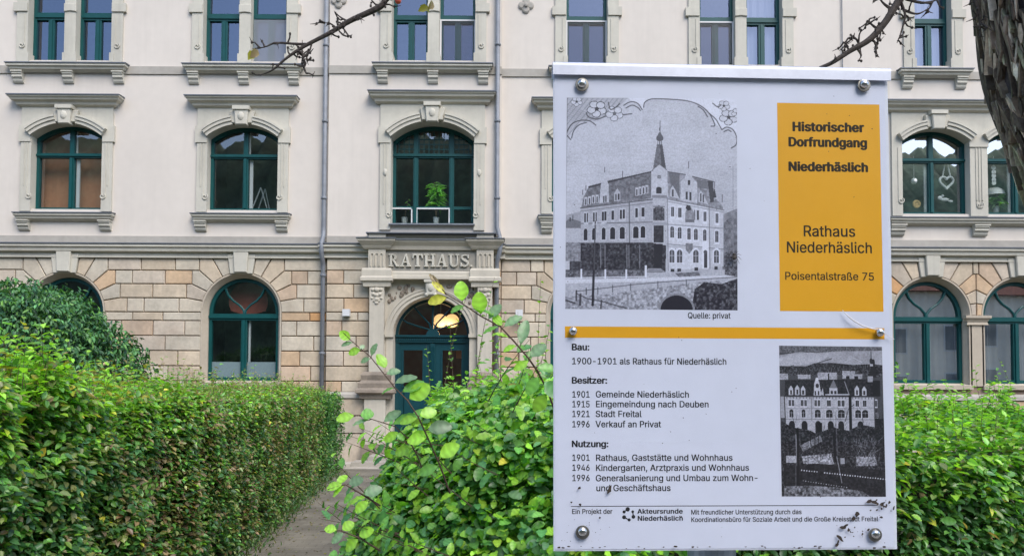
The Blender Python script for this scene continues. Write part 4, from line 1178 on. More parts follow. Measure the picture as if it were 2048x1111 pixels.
# lettering: outlines of an open sans-serif, one line per glyph: character|advance|contours (1/500 em)
GLYPHS = {}
for row in """,|94|19,-60 34,36 68,36 42,-60
-|226|168,122 168,94 57,94 57,122
.|94|48,-2 31,4 25,20 31,37 48,43 64,37 71,20 64,4
0|226|113,-3 95,-2 79,3 65,12 53,24 42,39 34,57 29,77 25,101 24,127 25,153 29,177 35,197 43,215 53,230 65,242 79,251 95,256 113,258 131,256 147,251 161,242 174,230 184,215 192,197 198,177 201,153 203,127 201,101 198,77 192,57 184,39 174,24 162,12 147,3 131,-2/113,25 125,26 136,30 145,37 153,46 160,58 165,72 172,127 165,182 160,197 153,208 145,218 136,224 125,228 113,230 101,228 91,224 82,218 73,208 67,197 62,182 55,127 62,72 67,58 73,46 82,37 91,30 101,26
1|226|38,0 38,27 195,27 195,0/138,254 138,0 106,0 106,224 105,224 43,179 43,213 99,254
2|226|32,0 32,24 117,114 141,141 155,163 160,186 154,209 137,224 112,230 86,224 69,207 64,181 33,181 34,196 37,209 43,221 51,232 60,241 72,248 84,253 98,257 112,258 127,257 141,254 153,248 164,241 173,233 181,223 186,211 189,199 191,186 185,159 168,129 133,90 76,30 76,28 195,28 195,0
3|226|109,-3 66,5 54,11 44,19 35,29 28,40 24,52 22,66 55,66 63,44 83,30 109,25 138,30 157,46 165,72 158,98 137,117 101,124 78,124 78,150 144,224 144,226 35,226 35,254 186,254 186,230 106,139 106,144 124,145 140,143 154,138 167,131 177,122 185,111 192,99 195,86 196,72 195,58 191,45 185,33 177,22 166,13 154,6 141,1 125,-2
4|226|20,53 20,79 123,254 155,254 54,83 54,81 207,81 207,53/141,0 141,61 141,73 141,159 171,159 171,0
5|226|111,-3 96,-2 82,1 70,6 59,12 49,20 41,30 35,41 32,53 30,65 61,65 69,44 87,30 111,25 138,32 157,52 164,81 157,111 137,131 109,138 84,134 64,123 34,126 48,254 183,254 183,226 75,226 67,151 68,151 89,162 115,167 147,160 172,143 189,116 195,82 194,66 191,51 184,38 176,26 166,16 154,8 141,1 126,-2
6|226|113,-3 98,-2 84,1 71,7 60,15 50,25 42,37 36,51 33,65 32,81 40,119 69,170 126,254 161,254 75,131 73,131 83,144 98,153 117,157 132,156 146,153 158,147 169,140 178,131 185,120 190,107 193,94 194,79 193,63 190,49 184,36 176,25 166,15 155,7 142,1 128,-2/113,24 139,31 157,51 164,79 157,107 139,126 113,133 87,126 69,107 62,79 69,51 87,31
7|226|48,0 162,224 162,226 31,226 31,254 195,254 195,224 82,0
8|226|113,-3 97,-2 82,1 68,6 56,13 45,21 37,31 31,42 27,54 26,68 33,98 51,121 76,132 76,133 65,138 55,145 46,154 40,165 36,177 35,190 36,203 40,214 45,225 53,234 62,242 73,249 85,254 99,257 113,258 128,257 141,254 153,249 164,242 173,234 181,225 186,214 190,203 191,190 190,177 186,165 180,154 171,145 162,138 150,133 150,132 176,121 194,98 200,68 199,54 195,42 189,31 181,21 171,13 158,6 145,1 130,-2/113,25 142,30 161,46 168,69 161,94 141,111 113,118 85,111 65,94 58,69 64,46 84,30/113,145 137,150 154,165 160,188 154,210 138,225 113,230 89,225 72,210 66,188 72,165 89,150
9|226|113,258 128,257 142,253 155,247 166,239 176,229 184,217 190,204 193,189 194,173 186,135 158,84 100,0 65,0 151,124 154,124 144,111 128,101 109,97 94,98 81,102 69,107 58,114 49,124 41,134 36,147 33,161 32,176 33,191 36,205 42,218 50,230 60,239 71,247 84,253 98,257/113,230 87,223 69,204 63,176 69,148 87,129 113,122 139,129 157,147 164,175 157,204 139,223
:|94|48,-2 31,4 25,20 31,37 48,43 64,37 71,20 64,4/48,135 31,142 25,158 31,174 48,181 64,174 71,158 64,142
A|240|8,0 101,254 138,254 231,0 198,0 144,151 132,186 116,239 123,239 106,185 95,151 43,0/55,71 55,99 185,99 185,71
B|228|30,0 30,254 121,254 137,253 152,250 164,245 175,239 184,230 190,221 195,210 198,199 199,187 193,160 178,143 157,133 157,131 182,123 201,102 209,68 208,56 205,44 200,33 193,24 184,16 172,9 158,4 142,1 123,0/62,29 122,29 140,30 154,34 165,40 172,48 176,58 178,68 171,92 153,109 124,115 62,115/62,143 119,143 144,148 162,163 168,186 167,197 163,206 156,214 147,221 135,225 120,226 62,226
D|251|109,0 48,0 48,29 107,29 127,30 144,34 159,40 171,49 182,61 189,75 195,90 198,108 200,128 198,147 195,165 190,180 182,194 172,205 160,214 145,221 129,225 110,226 47,226 47,254 113,254 136,253 157,248 176,239 192,228 206,213 217,196 225,175 229,153 231,128 229,102 224,80 217,59 206,42 192,27 175,15 156,7 134,2/62,254 62,0 30,0 30,254
E|209|30,0 30,254 186,254 186,226 62,226 62,143 178,143 178,114 62,114 62,29 188,29 188,0
F|205|30,0 30,254 185,254 185,226 62,226 62,139 173,139 173,111 62,111 62,0
G|260|134,-3 113,-2 93,4 75,13 59,25 45,40 35,58 27,78 22,102 20,127 22,153 27,176 35,197 45,215 59,230 74,242 92,251 112,256 132,258 170,252 202,235 225,208 237,174 204,174 194,197 178,213 158,224 133,228 118,227 104,223 92,216 80,207 70,196 62,182 57,166 53,148 52,127 53,107 57,88 63,72 71,59 81,47 92,38 105,32 119,28 134,26 148,27 161,31 172,36 183,43 191,51 198,62 203,74 206,87 207,101 217,100 141,100 141,128 239,128 239,100 237,80 233,62 225,45 215,31 203,19 188,9 172,2 154,-2
H|258|30,0 30,254 62,254 62,144 196,144 196,254 228,254 228,0 196,0 196,116 62,116 62,0
J|198|93,-3 71,-1 53,5 38,16 26,31 19,50 17,73 17,86 49,86 49,73 50,58 54,47 61,37 70,30 80,26 93,25 105,26 115,30 124,37 131,47 135,58 136,73 136,254 168,254 168,73 166,50 159,31 147,16 132,5 113,-1
K|233|52,73 52,108 70,131 87,152 106,172 182,254 224,254 116,138 114,138/30,0 30,254 62,254 62,167 62,112 62,97 62,0/186,0 94,130 114,155 224,0
L|196|30,0 30,254 62,254 62,29 181,29 181,0
M|314|30,0 30,254 76,254 139,94 144,79 150,61 156,42 161,24 154,24 159,41 165,61 171,79 176,94 238,254 284,254 284,0 252,0 252,145 252,163 253,184 253,207 253,229 256,229 249,205 241,181 234,161 228,145 171,0 143,0 85,145 80,160 72,181 65,204 56,229 59,229 60,208 60,186 61,164 61,145 61,0
N|261|30,0 30,254 68,254 172,91 181,75 194,53 207,27 202,27 200,54 200,79 199,97 199,254 232,254 232,0 193,0 101,145 89,165 74,191 54,226 60,227 61,192 62,164 62,145 62,0
P|222|30,0 30,254 118,254 136,253 152,250 166,244 178,236 187,226 195,215 200,202 203,189 204,174 203,159 200,145 195,133 187,121 178,112 166,104 152,98 136,94 118,93 62,93 62,0/62,121 116,121 149,128 167,147 172,174 167,201 148,219 116,226 62,226
Q|266|123,80 156,80 185,42 192,32 234,-24 200,-24 173,13 166,23/133,-3 112,-2 93,4 75,12 59,25 46,40 35,58 27,78 22,101 20,127 22,153 27,176 35,197 46,215 59,230 75,242 93,251 112,256 133,258 155,256 174,251 192,242 208,230 221,215 232,197 240,176 245,153 247,127 245,101 240,78 232,58 221,40 208,25 192,12 174,4 155,-2/133,26 148,28 162,32 175,38 186,47 196,58 204,72 210,88 214,106 215,127 214,148 210,166 204,182 196,196 186,207 175,216 162,223 148,227 133,228 119,227 105,223 92,216 81,207 71,196 63,182 57,166 53,148 52,127 53,106 57,88 63,72 71,58 81,47 92,38 105,32 119,28
R|224|30,0 30,254 118,254 136,253 153,250 167,244 178,237 188,227 195,217 200,204 204,191 205,176 204,161 200,148 195,136 188,125 178,116 166,109 152,103 136,100 118,99 62,99 62,0/62,128 117,128 149,133 167,150 173,176 167,202 149,220 116,226 62,226/177,0 115,115 151,115 214,0
S|223|112,-4 94,-3 78,0 64,5 51,11 41,20 32,30 25,42 21,54 19,68 52,68 62,44 83,29 112,25 143,30 165,46 173,70 166,89 148,102 122,111 92,120 72,126 56,135 43,145 34,156 28,170 26,186 27,200 31,213 37,224 46,234 57,242 69,249 83,254 97,257 114,258 130,257 145,254 158,249 170,242 180,234 189,224 195,213 199,202 200,189 169,189 166,201 160,211 151,219 140,225 127,228 112,229 84,224 64,209 58,188 58,180 61,173 65,167 85,154 106,147 132,140 156,132 179,119 197,99 204,69 203,56 199,43 193,32 185,21 174,13 162,5 147,0 130,-3
T|224|16,226 16,254 208,254 208,226 128,226 128,0 96,0 96,226
U|258|129,-4 110,-3 93,1 77,8 63,17 52,27 42,40 36,54 31,70 30,87 30,254 62,254 62,89 70,57 77,48 84,40 94,34 104,29 116,27 129,26 143,27 155,29 165,34 175,40 182,48 188,57 196,89 196,254 229,254 229,87 227,70 223,54 216,40 207,27 195,17 182,8 166,1 149,-3
V|240|102,0 8,254 42,254 96,103 108,69 124,15 117,15 133,69 145,103 197,254 231,254 139,0
W|343|78,0 8,254 41,254 82,98 88,73 93,47 98,20 95,20 100,47 106,73 112,98 153,254 190,254 231,98 237,73 243,47 249,20 244,20 249,47 255,73 261,98 302,254 335,254 265,0 228,0 184,161 176,196 168,237 175,237 167,197 159,161 115,0
X|237|9,0 109,142 109,118 15,254 52,254 89,200 102,181 112,164 122,146 116,146 126,164 136,181 149,200 187,254 223,254 129,119 129,143 228,0 191,0 146,65 134,83 125,98 115,116 122,116 113,98 103,83 91,65 46,0
Y|236|102,0 102,104 8,254 46,254 96,172 111,146 125,115 112,115 126,146 140,172 191,254 228,254 134,104 134,0
Z|219|21,0 21,23 137,193 153,215 170,238 174,227 143,226 111,226 20,226 20,254 198,254 198,231 84,64 67,40 49,17 45,27 76,28 107,29 200,29 200,0
a|194|80,-4 47,2 24,22 19,32 16,42 15,54 22,80 39,97 63,105 89,110 117,113 133,117 138,127 138,128 133,148 120,161 98,165 75,161 59,150 50,137 20,146 39,173 66,188 97,192 119,190 143,180 161,160 168,126 168,0 138,0 138,26 136,26 126,12 108,1/85,23 114,29 132,47 138,69 138,95 130,91 116,88 100,86 88,84 67,79 52,70 46,52 51,36 65,26
b|212|115,-4 86,2 69,16 59,29 56,29 56,0 26,0 26,254 57,254 57,160 59,160 69,173 86,186 115,192 130,191 144,187 156,180 168,171 177,160 185,146 191,131 194,113 195,94 194,75 191,58 185,42 177,29 168,17 157,8 144,1 130,-3/110,23 121,24 131,28 140,33 158,58 164,95 158,131 140,156 131,161 121,164 110,165 99,164 89,161 81,156 62,131 56,95 63,58 81,32 89,27 99,24
c|198|104,-4 87,-3 72,1 58,8 46,17 36,29 28,43 22,58 18,75 17,94 18,113 22,130 28,146 36,159 46,171 58,180 72,187 87,191 104,192 130,189 153,178 170,161 181,138 151,131 145,145 135,155 121,162 104,165 92,164 81,161 73,155 54,129 48,94 54,59 73,33 81,28 92,24 104,23 121,26 135,33 146,44 152,59 181,51 171,28 153,11 130,0
d|212|98,-4 82,-3 68,1 56,8 44,17 35,29 27,42 22,58 18,75 17,94 18,113 22,131 27,146 35,160 45,171 56,180 69,187 83,191 98,192 126,186 144,173 153,160 155,160 155,254 186,254 186,0 156,0 156,29 153,29 143,16 126,2/102,23 113,24 123,27 132,32 150,58 156,95 150,131 132,156 123,161 113,164 102,165 91,164 81,161 72,156 54,131 48,95 54,58 73,33 81,28 91,24
e|202|106,-4 88,-3 73,1 58,8 46,17 36,29 28,42 22,58 18,75 17,93 18,112 22,129 28,145 36,159 46,170 58,180 71,187 86,191 103,192 133,187 160,170 179,141 186,97 186,85 37,85 37,110 169,110 155,101 149,134 131,157 123,161 113,164 103,165 92,164 82,161 73,157 54,135 48,105 48,89 55,53 61,44 67,37 76,31 106,23 127,26 143,36 153,53 182,45 168,20 141,2
f|127|114,190 114,164 3,164 3,190/40,0 40,216 48,243 68,259 94,265 111,263 121,260 114,234 107,236 97,237 89,236 82,234 77,230 71,209 71,0
g|212|103,-75 67,-70 41,-55 25,-35 51,-20 61,-33 77,-44 103,-49 118,-47 130,-44 141,-38 149,-29 154,-17 156,-3 156,34 153,34 143,21 126,8 97,2 83,4 69,7 56,13 45,22 35,32 28,45 22,60 18,77 17,96 18,114 22,131 27,147 35,160 45,171 56,180 69,187 83,191 98,192 127,186 144,173 154,159 157,159 157,190 186,190 186,-4 185,-20 181,-33 175,-45 167,-54 157,-62 145,-68/102,30 113,30 123,33 132,38 150,61 156,96 150,132 132,156 123,161 114,164 102,165 91,164 81,161 73,156 54,131 48,96 54,61 73,38 81,33 91,30
h|205|57,113 57,0 26,0 26,254 57,254 57,144 51,144 58,159 66,172 76,181 87,187 100,191 114,192 148,184 157,178 164,170 170,160 175,149 178,135 179,120 179,0 148,0 148,118 147,131 143,143 136,152 128,159 117,163 105,165 80,159 63,141
i|83|26,0 26,190 57,190 57,0/42,221 27,227 21,242 27,256 42,262 57,256 63,242 57,227
j|83|26,190 57,190 57,-15 51,-45 32,-65 2,-71 -5,-71 -5,-43 1,-43 9,-43 15,-40 20,-36 26,-15/42,221 27,227 20,242 27,256 42,262 57,256 63,242 57,227
k|190|55,68 55,106 60,106 142,190 180,190 92,100 89,100/26,0 26,254 57,254 57,0/147,0 74,93 96,114 186,0
l|94|70,-1 56,0 45,4 37,10 31,19 27,29 26,42 26,254 57,254 57,49 60,31 73,26 80,26 85,27 90,1 81,0
m|305|26,0 26,190 56,190 56,148 54,148 66,173 86,188 110,193 123,192 134,187 144,180 151,171 157,160 160,147 156,147 169,172 190,187 218,193 249,186 257,180 264,173 270,164 275,154 278,141 278,128 278,0 248,0 248,127 247,139 243,149 236,156 228,161 219,164 209,165 187,160 173,145 168,124 168,0 137,0 137,130 136,140 132,148 126,156 119,161 110,164 100,165 79,160 63,145 57,119 57,0
n|205|57,113 57,0 26,0 26,190 56,190 56,144 51,144 58,159 66,172 76,181 87,187 100,191 114,192 147,184 156,178 164,170 170,160 175,149 178,135 179,120 179,0 148,0 148,118 147,131 143,143 136,152 128,159 117,163 105,165 80,159 63,141
o|207|104,-4 87,-3 72,1 58,8 46,17 36,29 28,43 22,58 18,75 17,94 18,113 22,130 28,146 36,159 46,171 58,180 72,187 87,191 104,192 120,191 136,187 149,180 161,171 171,159 180,146 186,130 189,113 191,94 189,75 186,58 180,43 171,29 161,17 149,8 136,1 120,-3/104,23 116,24 126,28 135,33 154,59 160,94 154,129 135,155 126,161 116,164 104,165 92,164 81,161 73,155 54,129 48,94 54,59 73,33 81,28 92,24
p|212|26,-71 26,190 56,190 56,160 59,160 69,173 86,186 115,192 130,191 144,187 156,180 168,171 177,160 185,146 191,131 194,113 195,94 194,75 191,58 185,42 177,29 168,17 157,8 144,1 130,-3 115,-4 86,2 69,16 59,29 57,29 57,-71/110,23 121,24 131,28 140,33 158,58 164,95 158,131 140,156 131,161 121,164 110,165 99,164 89,161 81,156 62,131 56,95 63,58 81,32 89,27 99,24
r|129|26,0 26,190 56,190 56,160 58,160 62,169 68,177 76,184 85,188 96,191 107,192 115,192 122,192 122,161 115,162 103,163 80,157 63,142 57,118 57,0
s|182|91,-4 56,2 31,19 18,47 47,53 50,44 55,36 62,30 91,23 103,24 113,26 122,31 129,37 133,44 134,51 127,68 106,78 75,85 59,90 46,96 36,104 29,113 25,124 23,137 24,147 27,157 33,166 58,185 94,192 127,186 149,170 162,145 134,139 121,158 114,163 105,165 94,166 83,165 74,163 65,158 59,153 56,146 54,139 62,122 86,111 115,105 131,100 143,93 153,86 160,76 164,66 166,53 165,43 161,33 156,24 149,16 140,9 130,3
t|113|102,190 102,164 3,164 3,190/32,236 63,236 63,49 68,31 85,25 93,26 101,27 107,1 96,-1 84,-2 69,-1 56,4 46,11 38,20 34,32 32,46
u|205|91,-3 57,5 48,12 41,20 35,29 30,41 27,54 26,69 26,190 57,190 57,72 58,58 62,47 68,37 77,31 88,26 100,25 125,31 142,48 148,76 148,190 179,190 179,0 149,0 149,46 154,46 147,30 139,18 129,8 117,2 105,-1
v|194|81,0 9,190 42,190 83,78 93,43 103,10 92,10 101,43 112,78 152,190 186,190 113,0
w|283|69,0 11,190 44,190 67,107 77,68 88,21 82,21 93,67 103,107 126,190 158,190 181,107 191,68 201,21 196,21 206,68 217,107 240,190 272,190 215,0 184,0 159,86 152,112 145,140 138,169 145,169 138,140 131,112 124,86 99,0
x|189|10,0 86,109 86,86 14,190 50,190 74,153 90,127 104,103 88,103 101,127 117,153 141,190 176,190 104,84 104,107 179,0 143,0 115,43 100,68 86,91 102,91 89,68 74,43 46,0
y|194|24,-69 31,-43 36,-44 52,-44 65,-37 75,-18 81,-1 9,190 42,190 83,78 93,43 103,10 92,10 101,43 112,78 153,190 186,190 102,-29 88,-54 70,-68 46,-73 32,-72
z|190|21,0 21,23 127,160 127,161 24,161 24,190 166,190 166,165 63,30 63,28 169,28 169,0
ß|220|61,181 61,0 30,0 30,181 32,204 39,224 50,239 64,249 80,256 98,258 130,251 156,231 161,222 165,210 166,197 162,175 154,161 146,149 143,136 149,121 163,108 181,94 196,76 202,50 201,39 198,30 193,21 170,3 135,-3 104,1 82,10 94,37 109,29 133,25 161,32 166,38 170,44 171,52 165,69 150,83 132,97 117,113 111,136 115,153 124,165 132,177 136,194 135,205 131,214 125,221 117,226 108,228 98,229 87,228 78,224 71,218 65,208 62,196
ä|194|80,-4 47,2 24,22 19,32 16,42 15,54 22,80 39,97 63,105 89,110 117,113 133,117 138,127 138,128 133,148 120,161 98,165 75,161 59,150 50,137 20,146 39,173 66,188 97,192 119,190 143,180 161,160 168,126 168,0 138,0 138,26 136,26 126,12 108,1/85,23 114,29 132,47 138,69 138,95 130,91 116,88 100,86 88,84 67,79 52,70 46,52 51,36 65,26/131,221 116,227 110,242 116,256 131,262 145,256 151,242 145,227/59,221 44,227 38,242 44,256 59,262 73,256 79,242 73,227
ö|207|104,-4 87,-3 72,1 58,8 46,17 36,29 28,43 22,58 18,75 17,94 18,113 22,130 28,146 36,159 46,171 58,180 72,187 87,191 104,192 120,191 136,187 149,180 161,171 171,159 180,146 186,130 189,113 191,94 189,75 186,58 180,43 171,29 161,17 149,8 136,1 120,-3/104,23 116,24 126,28 135,33 154,59 160,94 154,129 135,155 126,161 116,164 104,165 92,164 81,161 73,155 54,129 48,94 54,59 73,33 81,28 92,24/140,221 125,227 119,242 125,256 140,262 154,256 160,242 154,227/68,221 53,227 47,242 53,256 68,262 82,256 88,242 82,227
ü|205|91,-3 57,5 48,12 41,20 35,29 30,41 27,54 26,69 26,190 57,190 57,72 58,58 62,47 68,37 77,31 88,26 100,25 125,31 142,48 148,76 148,190 179,190 179,0 149,0 149,46 154,46 147,30 139,18 129,8 117,2 105,-1/138,221 124,227 118,242 124,256 138,262 153,256 159,242 153,227/67,221 52,227 46,242 52,256 67,262 81,256 87,242 81,227
•|194|97,46 70,54 50,73 43,101 50,128 70,148 97,156 125,148 144,128 152,101 144,73 125,54
 |94|""".strip('\n').split('\n'):
    ch, adv_, cs = row[0], row[2:].split('|')[0], row[2:].split('|')[1]
    GLYPHS[ch] = (float(adv_) / 500, [[tuple(int(k) / 500 for k in p.split(',')) for p in c.split()] for c in cs.split('/') if c])
CAPH = max(p[1] for c in GLYPHS['H'][1] for p in c)
GLYPHS[' '] = (0.20, [])

from mathutils.geometry import delaunay_2d_cdt
TESS = {}
def winding(p, cs):
    w = 0
    for c in cs:
        for i in range(len(c)):
            a, b = c[i], c[(i + 1) % len(c)]
            side = (b[0] - a[0]) * (p[1] - a[1]) - (p[0] - a[0]) * (b[1] - a[1])
            if a[1] <= p[1] < b[1] and side > 0: w += 1
            elif b[1] <= p[1] < a[1] and side < 0: w -= 1
    return w
def glyph(ch):
    if ch not in TESS:
        cs = [c for c in GLYPHS[ch][1] if len(c) > 2]
        out = []
        if cs:
            vs, es = [], []
            for c in cs:
                k = len(vs); vs += [Vector(p) for p in c]; es += [(k + i, k + (i + 1) % len(c)) for i in range(len(c))]
            v2, _, f2, *_r = delaunay_2d_cdt(vs, es, [], 0, 1e-5)
            keep = [f for f in f2 if winding(((v2[f[0]].x + v2[f[1]].x + v2[f[2]].x) / 3, (v2[f[0]].y + v2[f[1]].y + v2[f[2]].y) / 3), cs)]
            out.append(([(v.x, v.y) for v in v2], keep))
        TESS[ch] = out
    return TESS[ch]
def text_adv(s, track=0.0): return sum(GLYPHS[c][0] + track for c in s) - track
def text(sb, s, px0, px1, py, cap, weight=0.0, h=-0.00066, track=0.0, dy=0.0):
    """one printed line from px0 to px1 on baseline py (photo measures), cap height in photo px, weight = stroke gain in em"""
    (u0, v0), (u1_, v1_) = S(px0, py), S(px1, py + dy)
    vm = (v0 + v1_) / 2
    _, vt = S(px0, py - cap)
    em = abs(vt - v0) / CAPH
    sx = (u1_ - u0) / text_adv(s, track)
    x = 0
    offs = [(0, 0)] if weight == 0 else [(weight * math.cos(t), weight * 0.55 * math.sin(t)) for t in np.linspace(0, 2 * math.pi, 9)[:-1]] + [(0, 0)]
    if 0 < weight < 0.02: offs = [(-weight, -weight * .6), (weight, -weight * .6), (weight, weight * .6), (-weight, weight * .6)]
    for ch in s:
        for k, (pts, tris) in enumerate(glyph(ch)):
            for j, (ox, oy) in enumerate(offs):
                hh = h + 0.000002 * (j + 9 * k)
                sb.add([Q(u0 + (x + p[0] + ox) * sx, vm + (p[1] + oy) * em, hh) for p in pts], tris)
        x += GLYPHS[ch][0] + track

sb = SB()
text(sb, 'Historischer', 1585, 1728, 262.5, 17.5, 0.05, track=0.02)
text(sb, 'Dorfrundgang', 1577, 1735, 293, 17.5, 0.05, track=0.02)
text(sb, 'Niederhäslich', 1577, 1737, 342, 17.5, 0.05, track=0.02)
text(sb, 'Rathaus', 1606, 1712, 472.5, 21.5, 0.012)
text(sb, 'Niederhäslich', 1572.5, 1746, 505, 21.5, 0.012)
text(sb, 'Poisentalstraße 75', 1569.5, 1750, 559.5, 15.5, 0.012)
sb.build('heading_lettering', M_HEADINK, sheet)
sb = SB(); B_ = 0.034; N_ = 0.013
text(sb, 'Quelle: privat', 1375.5, 1461.5, 636, 11.5, N_)
text(sb, 'Bau:', 1143, 1179.5, 699.5, 12.5, B_)
text(sb, '1900-1901 als Rathaus für Niederhäslich', 1143, 1454, 728, 12.5, N_)
text(sb, 'Besitzer:', 1143, 1215, 766, 12.5, B_)
for y, a, b, x in ((794, '1901', 'Gemeinde Niederhäslich', 1379), (813.5, '1915', 'Eingemeindung nach Deuben', 1418.5), (833, '1921', 'Stadt Freital', 1283.5), (853.5, '1996', 'Verkauf an Privat', 1322.5),
                   (920.5, '1901', 'Rathaus, Gaststätte und Wohnhaus', 1466), (940.5, '1946', 'Kindergarten, Arztpraxis und Wohnhaus', 1499), (961, '1996', 'Generalsanierung und Umbau zum Wohn-', 1518)):
    text(sb, a, 1143.5, 1180.5, y, 12.5, N_); text(sb, b, 1191, x, y, 12.5, N_)
text(sb, 'und Geschäftshaus', 1192, 1342, 981, 12.5, N_)
text(sb, 'Nutzung:', 1143, 1217.5, 893, 12.5, B_)
text(sb, 'Ein Projekt der', 1143.5, 1225, 1026.5, 9.5, N_)
text(sb, 'Mit freundlicher Unterstützung durch das', 1382, 1604, 1027.5, 9.3, N_)
text(sb, 'Koordinationsbüro für Soziale Arbeit und die Große Kreisstadt Freital', 1382, 1757, 1042, 9.3, N_)
text(sb, 'Akteursrunde', 1275, 1366, 1026, 9.3, 0.03, track=0.02); text(sb, 'Niederhäslich', 1275, 1366.5, 1040, 9.3, 0.03, track=0.02)
a, b = S(1142, 1009), S(1756, 1012)
sb.quad(a[0], b[0], (a[1] + b[1]) / 2 - 0.0004, (a[1] + b[1]) / 2 + 0.0004, -0.00066)
sb.build('body_lettering', M_INK, sheet)
# ring logo of the association: six discs joined by bars
sb = SB(); c = S(1257.5, 1028); pr = S(1268, 1028)[0] - c[0]
ang_r = [(100, 1.0, 0.42), (35, .95, 0.26), (-25, 1.0, 0.36), (-85, 1.0, 0.30), (-150, 1.0, 0.38), (150, 1.0, 0.30)]
cs = [(c[0] + pr * r_ * math.cos(math.radians(a_)), c[1] + pr * r_ * math.sin(math.radians(a_)), pr * s_) for a_, r_, s_ in ang_r]
for k, (x, y, r_) in enumerate(cs):
    sb.poly([(x + r_ * math.cos(t), y + r_ * math.sin(t)) for t in np.linspace(0, 2 * math.pi, 16, endpoint=False)], -0.00066 + k * 2e-6)
    x2, y2, _ = cs[(k + 1) % 6]
    if k in (0, 2, 4): continue
    d = Vector((x2 - x, y2 - y)).normalized(); nn = Vector((-d.y, d.x)) * pr * 0.1
    sb.poly([(x + nn.x, y + nn.y), (x - nn.x, y - nn.y), (x2 - nn.x, y2 - nn.y), (x2 + nn.x, y2 + nn.y)], -0.00064 + k * 2e-6)
sb.build('logo', M_INK, sheet)

# ---- the two printed photographs: tone painted on a fine grid
class Paint:
    def __init__(s, x0, x1, y0, y1, k, base=0.7):
        s.x0, s.y0, s.k = x0, y0, k
        s.w, s.h = int((x1 - x0) * k), int((y1 - y0) * k)
        s.a = np.full((s.h, s.w), base, dtype=float)
        s.X, s.Y = np.meshgrid(x0 + (np.arange(s.w) + 0.5) / k, y0 + (np.arange(s.h) + 0.5) / k)
        s.rng = np.random.default_rng(5)
    def noise(s, sx, sy, seed=0):
        rng = np.random.default_rng(seed)
        gx, gy = s.X / sx, s.Y / sy
        gx = gx - gx.min(); gy = gy - gy.min()
        t = rng.random((int(gy.max()) + 3, int(gx.max()) + 3))
        ix, iy = gx.astype(int), gy.astype(int); f, g = gx - ix, gy - iy
        f = f * f * (3 - 2 * f); g = g * g * (3 - 2 * g)
        return (t[iy, ix] * (1 - f) + t[iy, ix + 1] * f) * (1 - g) + (t[iy + 1, ix] * (1 - f) + t[iy + 1, ix + 1] * f) * g
    def mask(s, pts):
        m = np.zeros_like(s.a, dtype=bool); n = len(pts)
        for i in range(n):
            (xa, ya), (xb, yb) = pts[i], pts[(i + 1) % n]
            if ya == yb: continue
            c = ((ya > s.Y) != (yb > s.Y)) & (s.X < (xb - xa) * (s.Y - ya) / (yb - ya) + xa)
            m ^= c
        return m
    def put(s, m, v, al=1.0, nz=0.0, seed=0, ns=8):
        val = v + (nz * (s.noise(ns, ns, seed) * 2 - 1 + 0.6 * (s.noise(ns / 3, ns / 3, seed + 1) * 2 - 1)) if nz else 0)
        al = m * al
        s.a = s.a * (1 - al) + val * al
    def poly(s, pts, v, al=1.0, nz=0.0, seed=0, ns=8): s.put(s.mask(pts), v, al, nz, seed, ns)
    def rect(s, x0, y0, x1, y1, v, al=1.0, nz=0.0): s.put((s.X > x0) & (s.X < x1) & (s.Y > y0) & (s.Y < y1), v, al, nz)
    def ell(s, cx, cy, rx, ry, v, al=1.0): s.put(((s.X - cx) / rx) ** 2 + ((s.Y - cy) / ry) ** 2 < 1, v, al)
    def line(s, pts, w, v, al=1.0):
        best = np.full_like(s.a, 1e9)
        for (xa, ya), (xb, yb) in zip(pts, pts[1:]):
            L2 = (xb - xa) ** 2 + (yb - ya) ** 2 + 1e-9
            t = np.clip(((s.X - xa) * (xb - xa) + (s.Y - ya) * (yb - ya)) / L2, 0, 1)
            best = np.minimum(best, np.hypot(s.X - xa - t * (xb - xa), s.Y - ya - t * (yb - ya)))
        s.put(np.clip((w / 2 - best) * s.k + 0.5, 0, 1), v, al)
    def curve(s, pts, w, v, al=1.0):
        P = [np.array(p, float) for p in pts]; P = [2 * P[0] - P[1]] + P + [2 * P[-1] - P[-2]]
        out = []
        for i in range(1, len(P) - 2):
            for t in np.linspace(0, 1, 6, endpoint=False):
                out.append(0.5 * (2 * P[i] + (P[i + 1] - P[i - 1]) * t + (2 * P[i - 1] - 5 * P[i] + 4 * P[i + 1] - P[i + 2]) * t ** 2 + (3 * P[i] - P[i - 1] - 3 * P[i + 1] + P[i + 2]) * t ** 3))
        out.append(P[-2]); s.line([tuple(p) for p in out], w, v, al)
    def build(s, name, quad, h, parent, dark, light):
        a = np.clip((s.a - 0.45) * 1.3 + 0.49, 0, 1)[..., None] ** 1.9
        cols = np.array(dark) * (1 - a) + np.array(light) * a
        (ua, va), (ub, vb), (uc, vc), (ud, vd) = [S(*p) for p in quad]
        fxg, fyg = np.meshgrid(np.arange(s.w) / (s.w - 1), np.arange(s.h) / (s.h - 1))
        u = (ua * (1 - fxg) + ub * fxg) * (1 - fyg) + (ud * (1 - fxg) + uc * fxg) * fyg
        v = (va * (1 - fxg) + vb * fxg) * (1 - fyg) + (vd * (1 - fxg) + vc * fxg) * fyg
        V = np.array(TL)[None] + u.reshape(-1, 1) * np.array(U) + v.reshape(-1, 1) * np.array(Vv) + h * np.array(Wn)
        i = np.arange(s.w * s.h).reshape(s.h, s.w)
        F = np.stack([i[1:, :-1], i[1:, 1:], i[:-1, 1:], i[:-1, :-1]], -1).reshape(-1, 4)
        return link(name, np_mesh(name, V, F, cols.reshape(-1, 3)), M_PHOTO, parent)

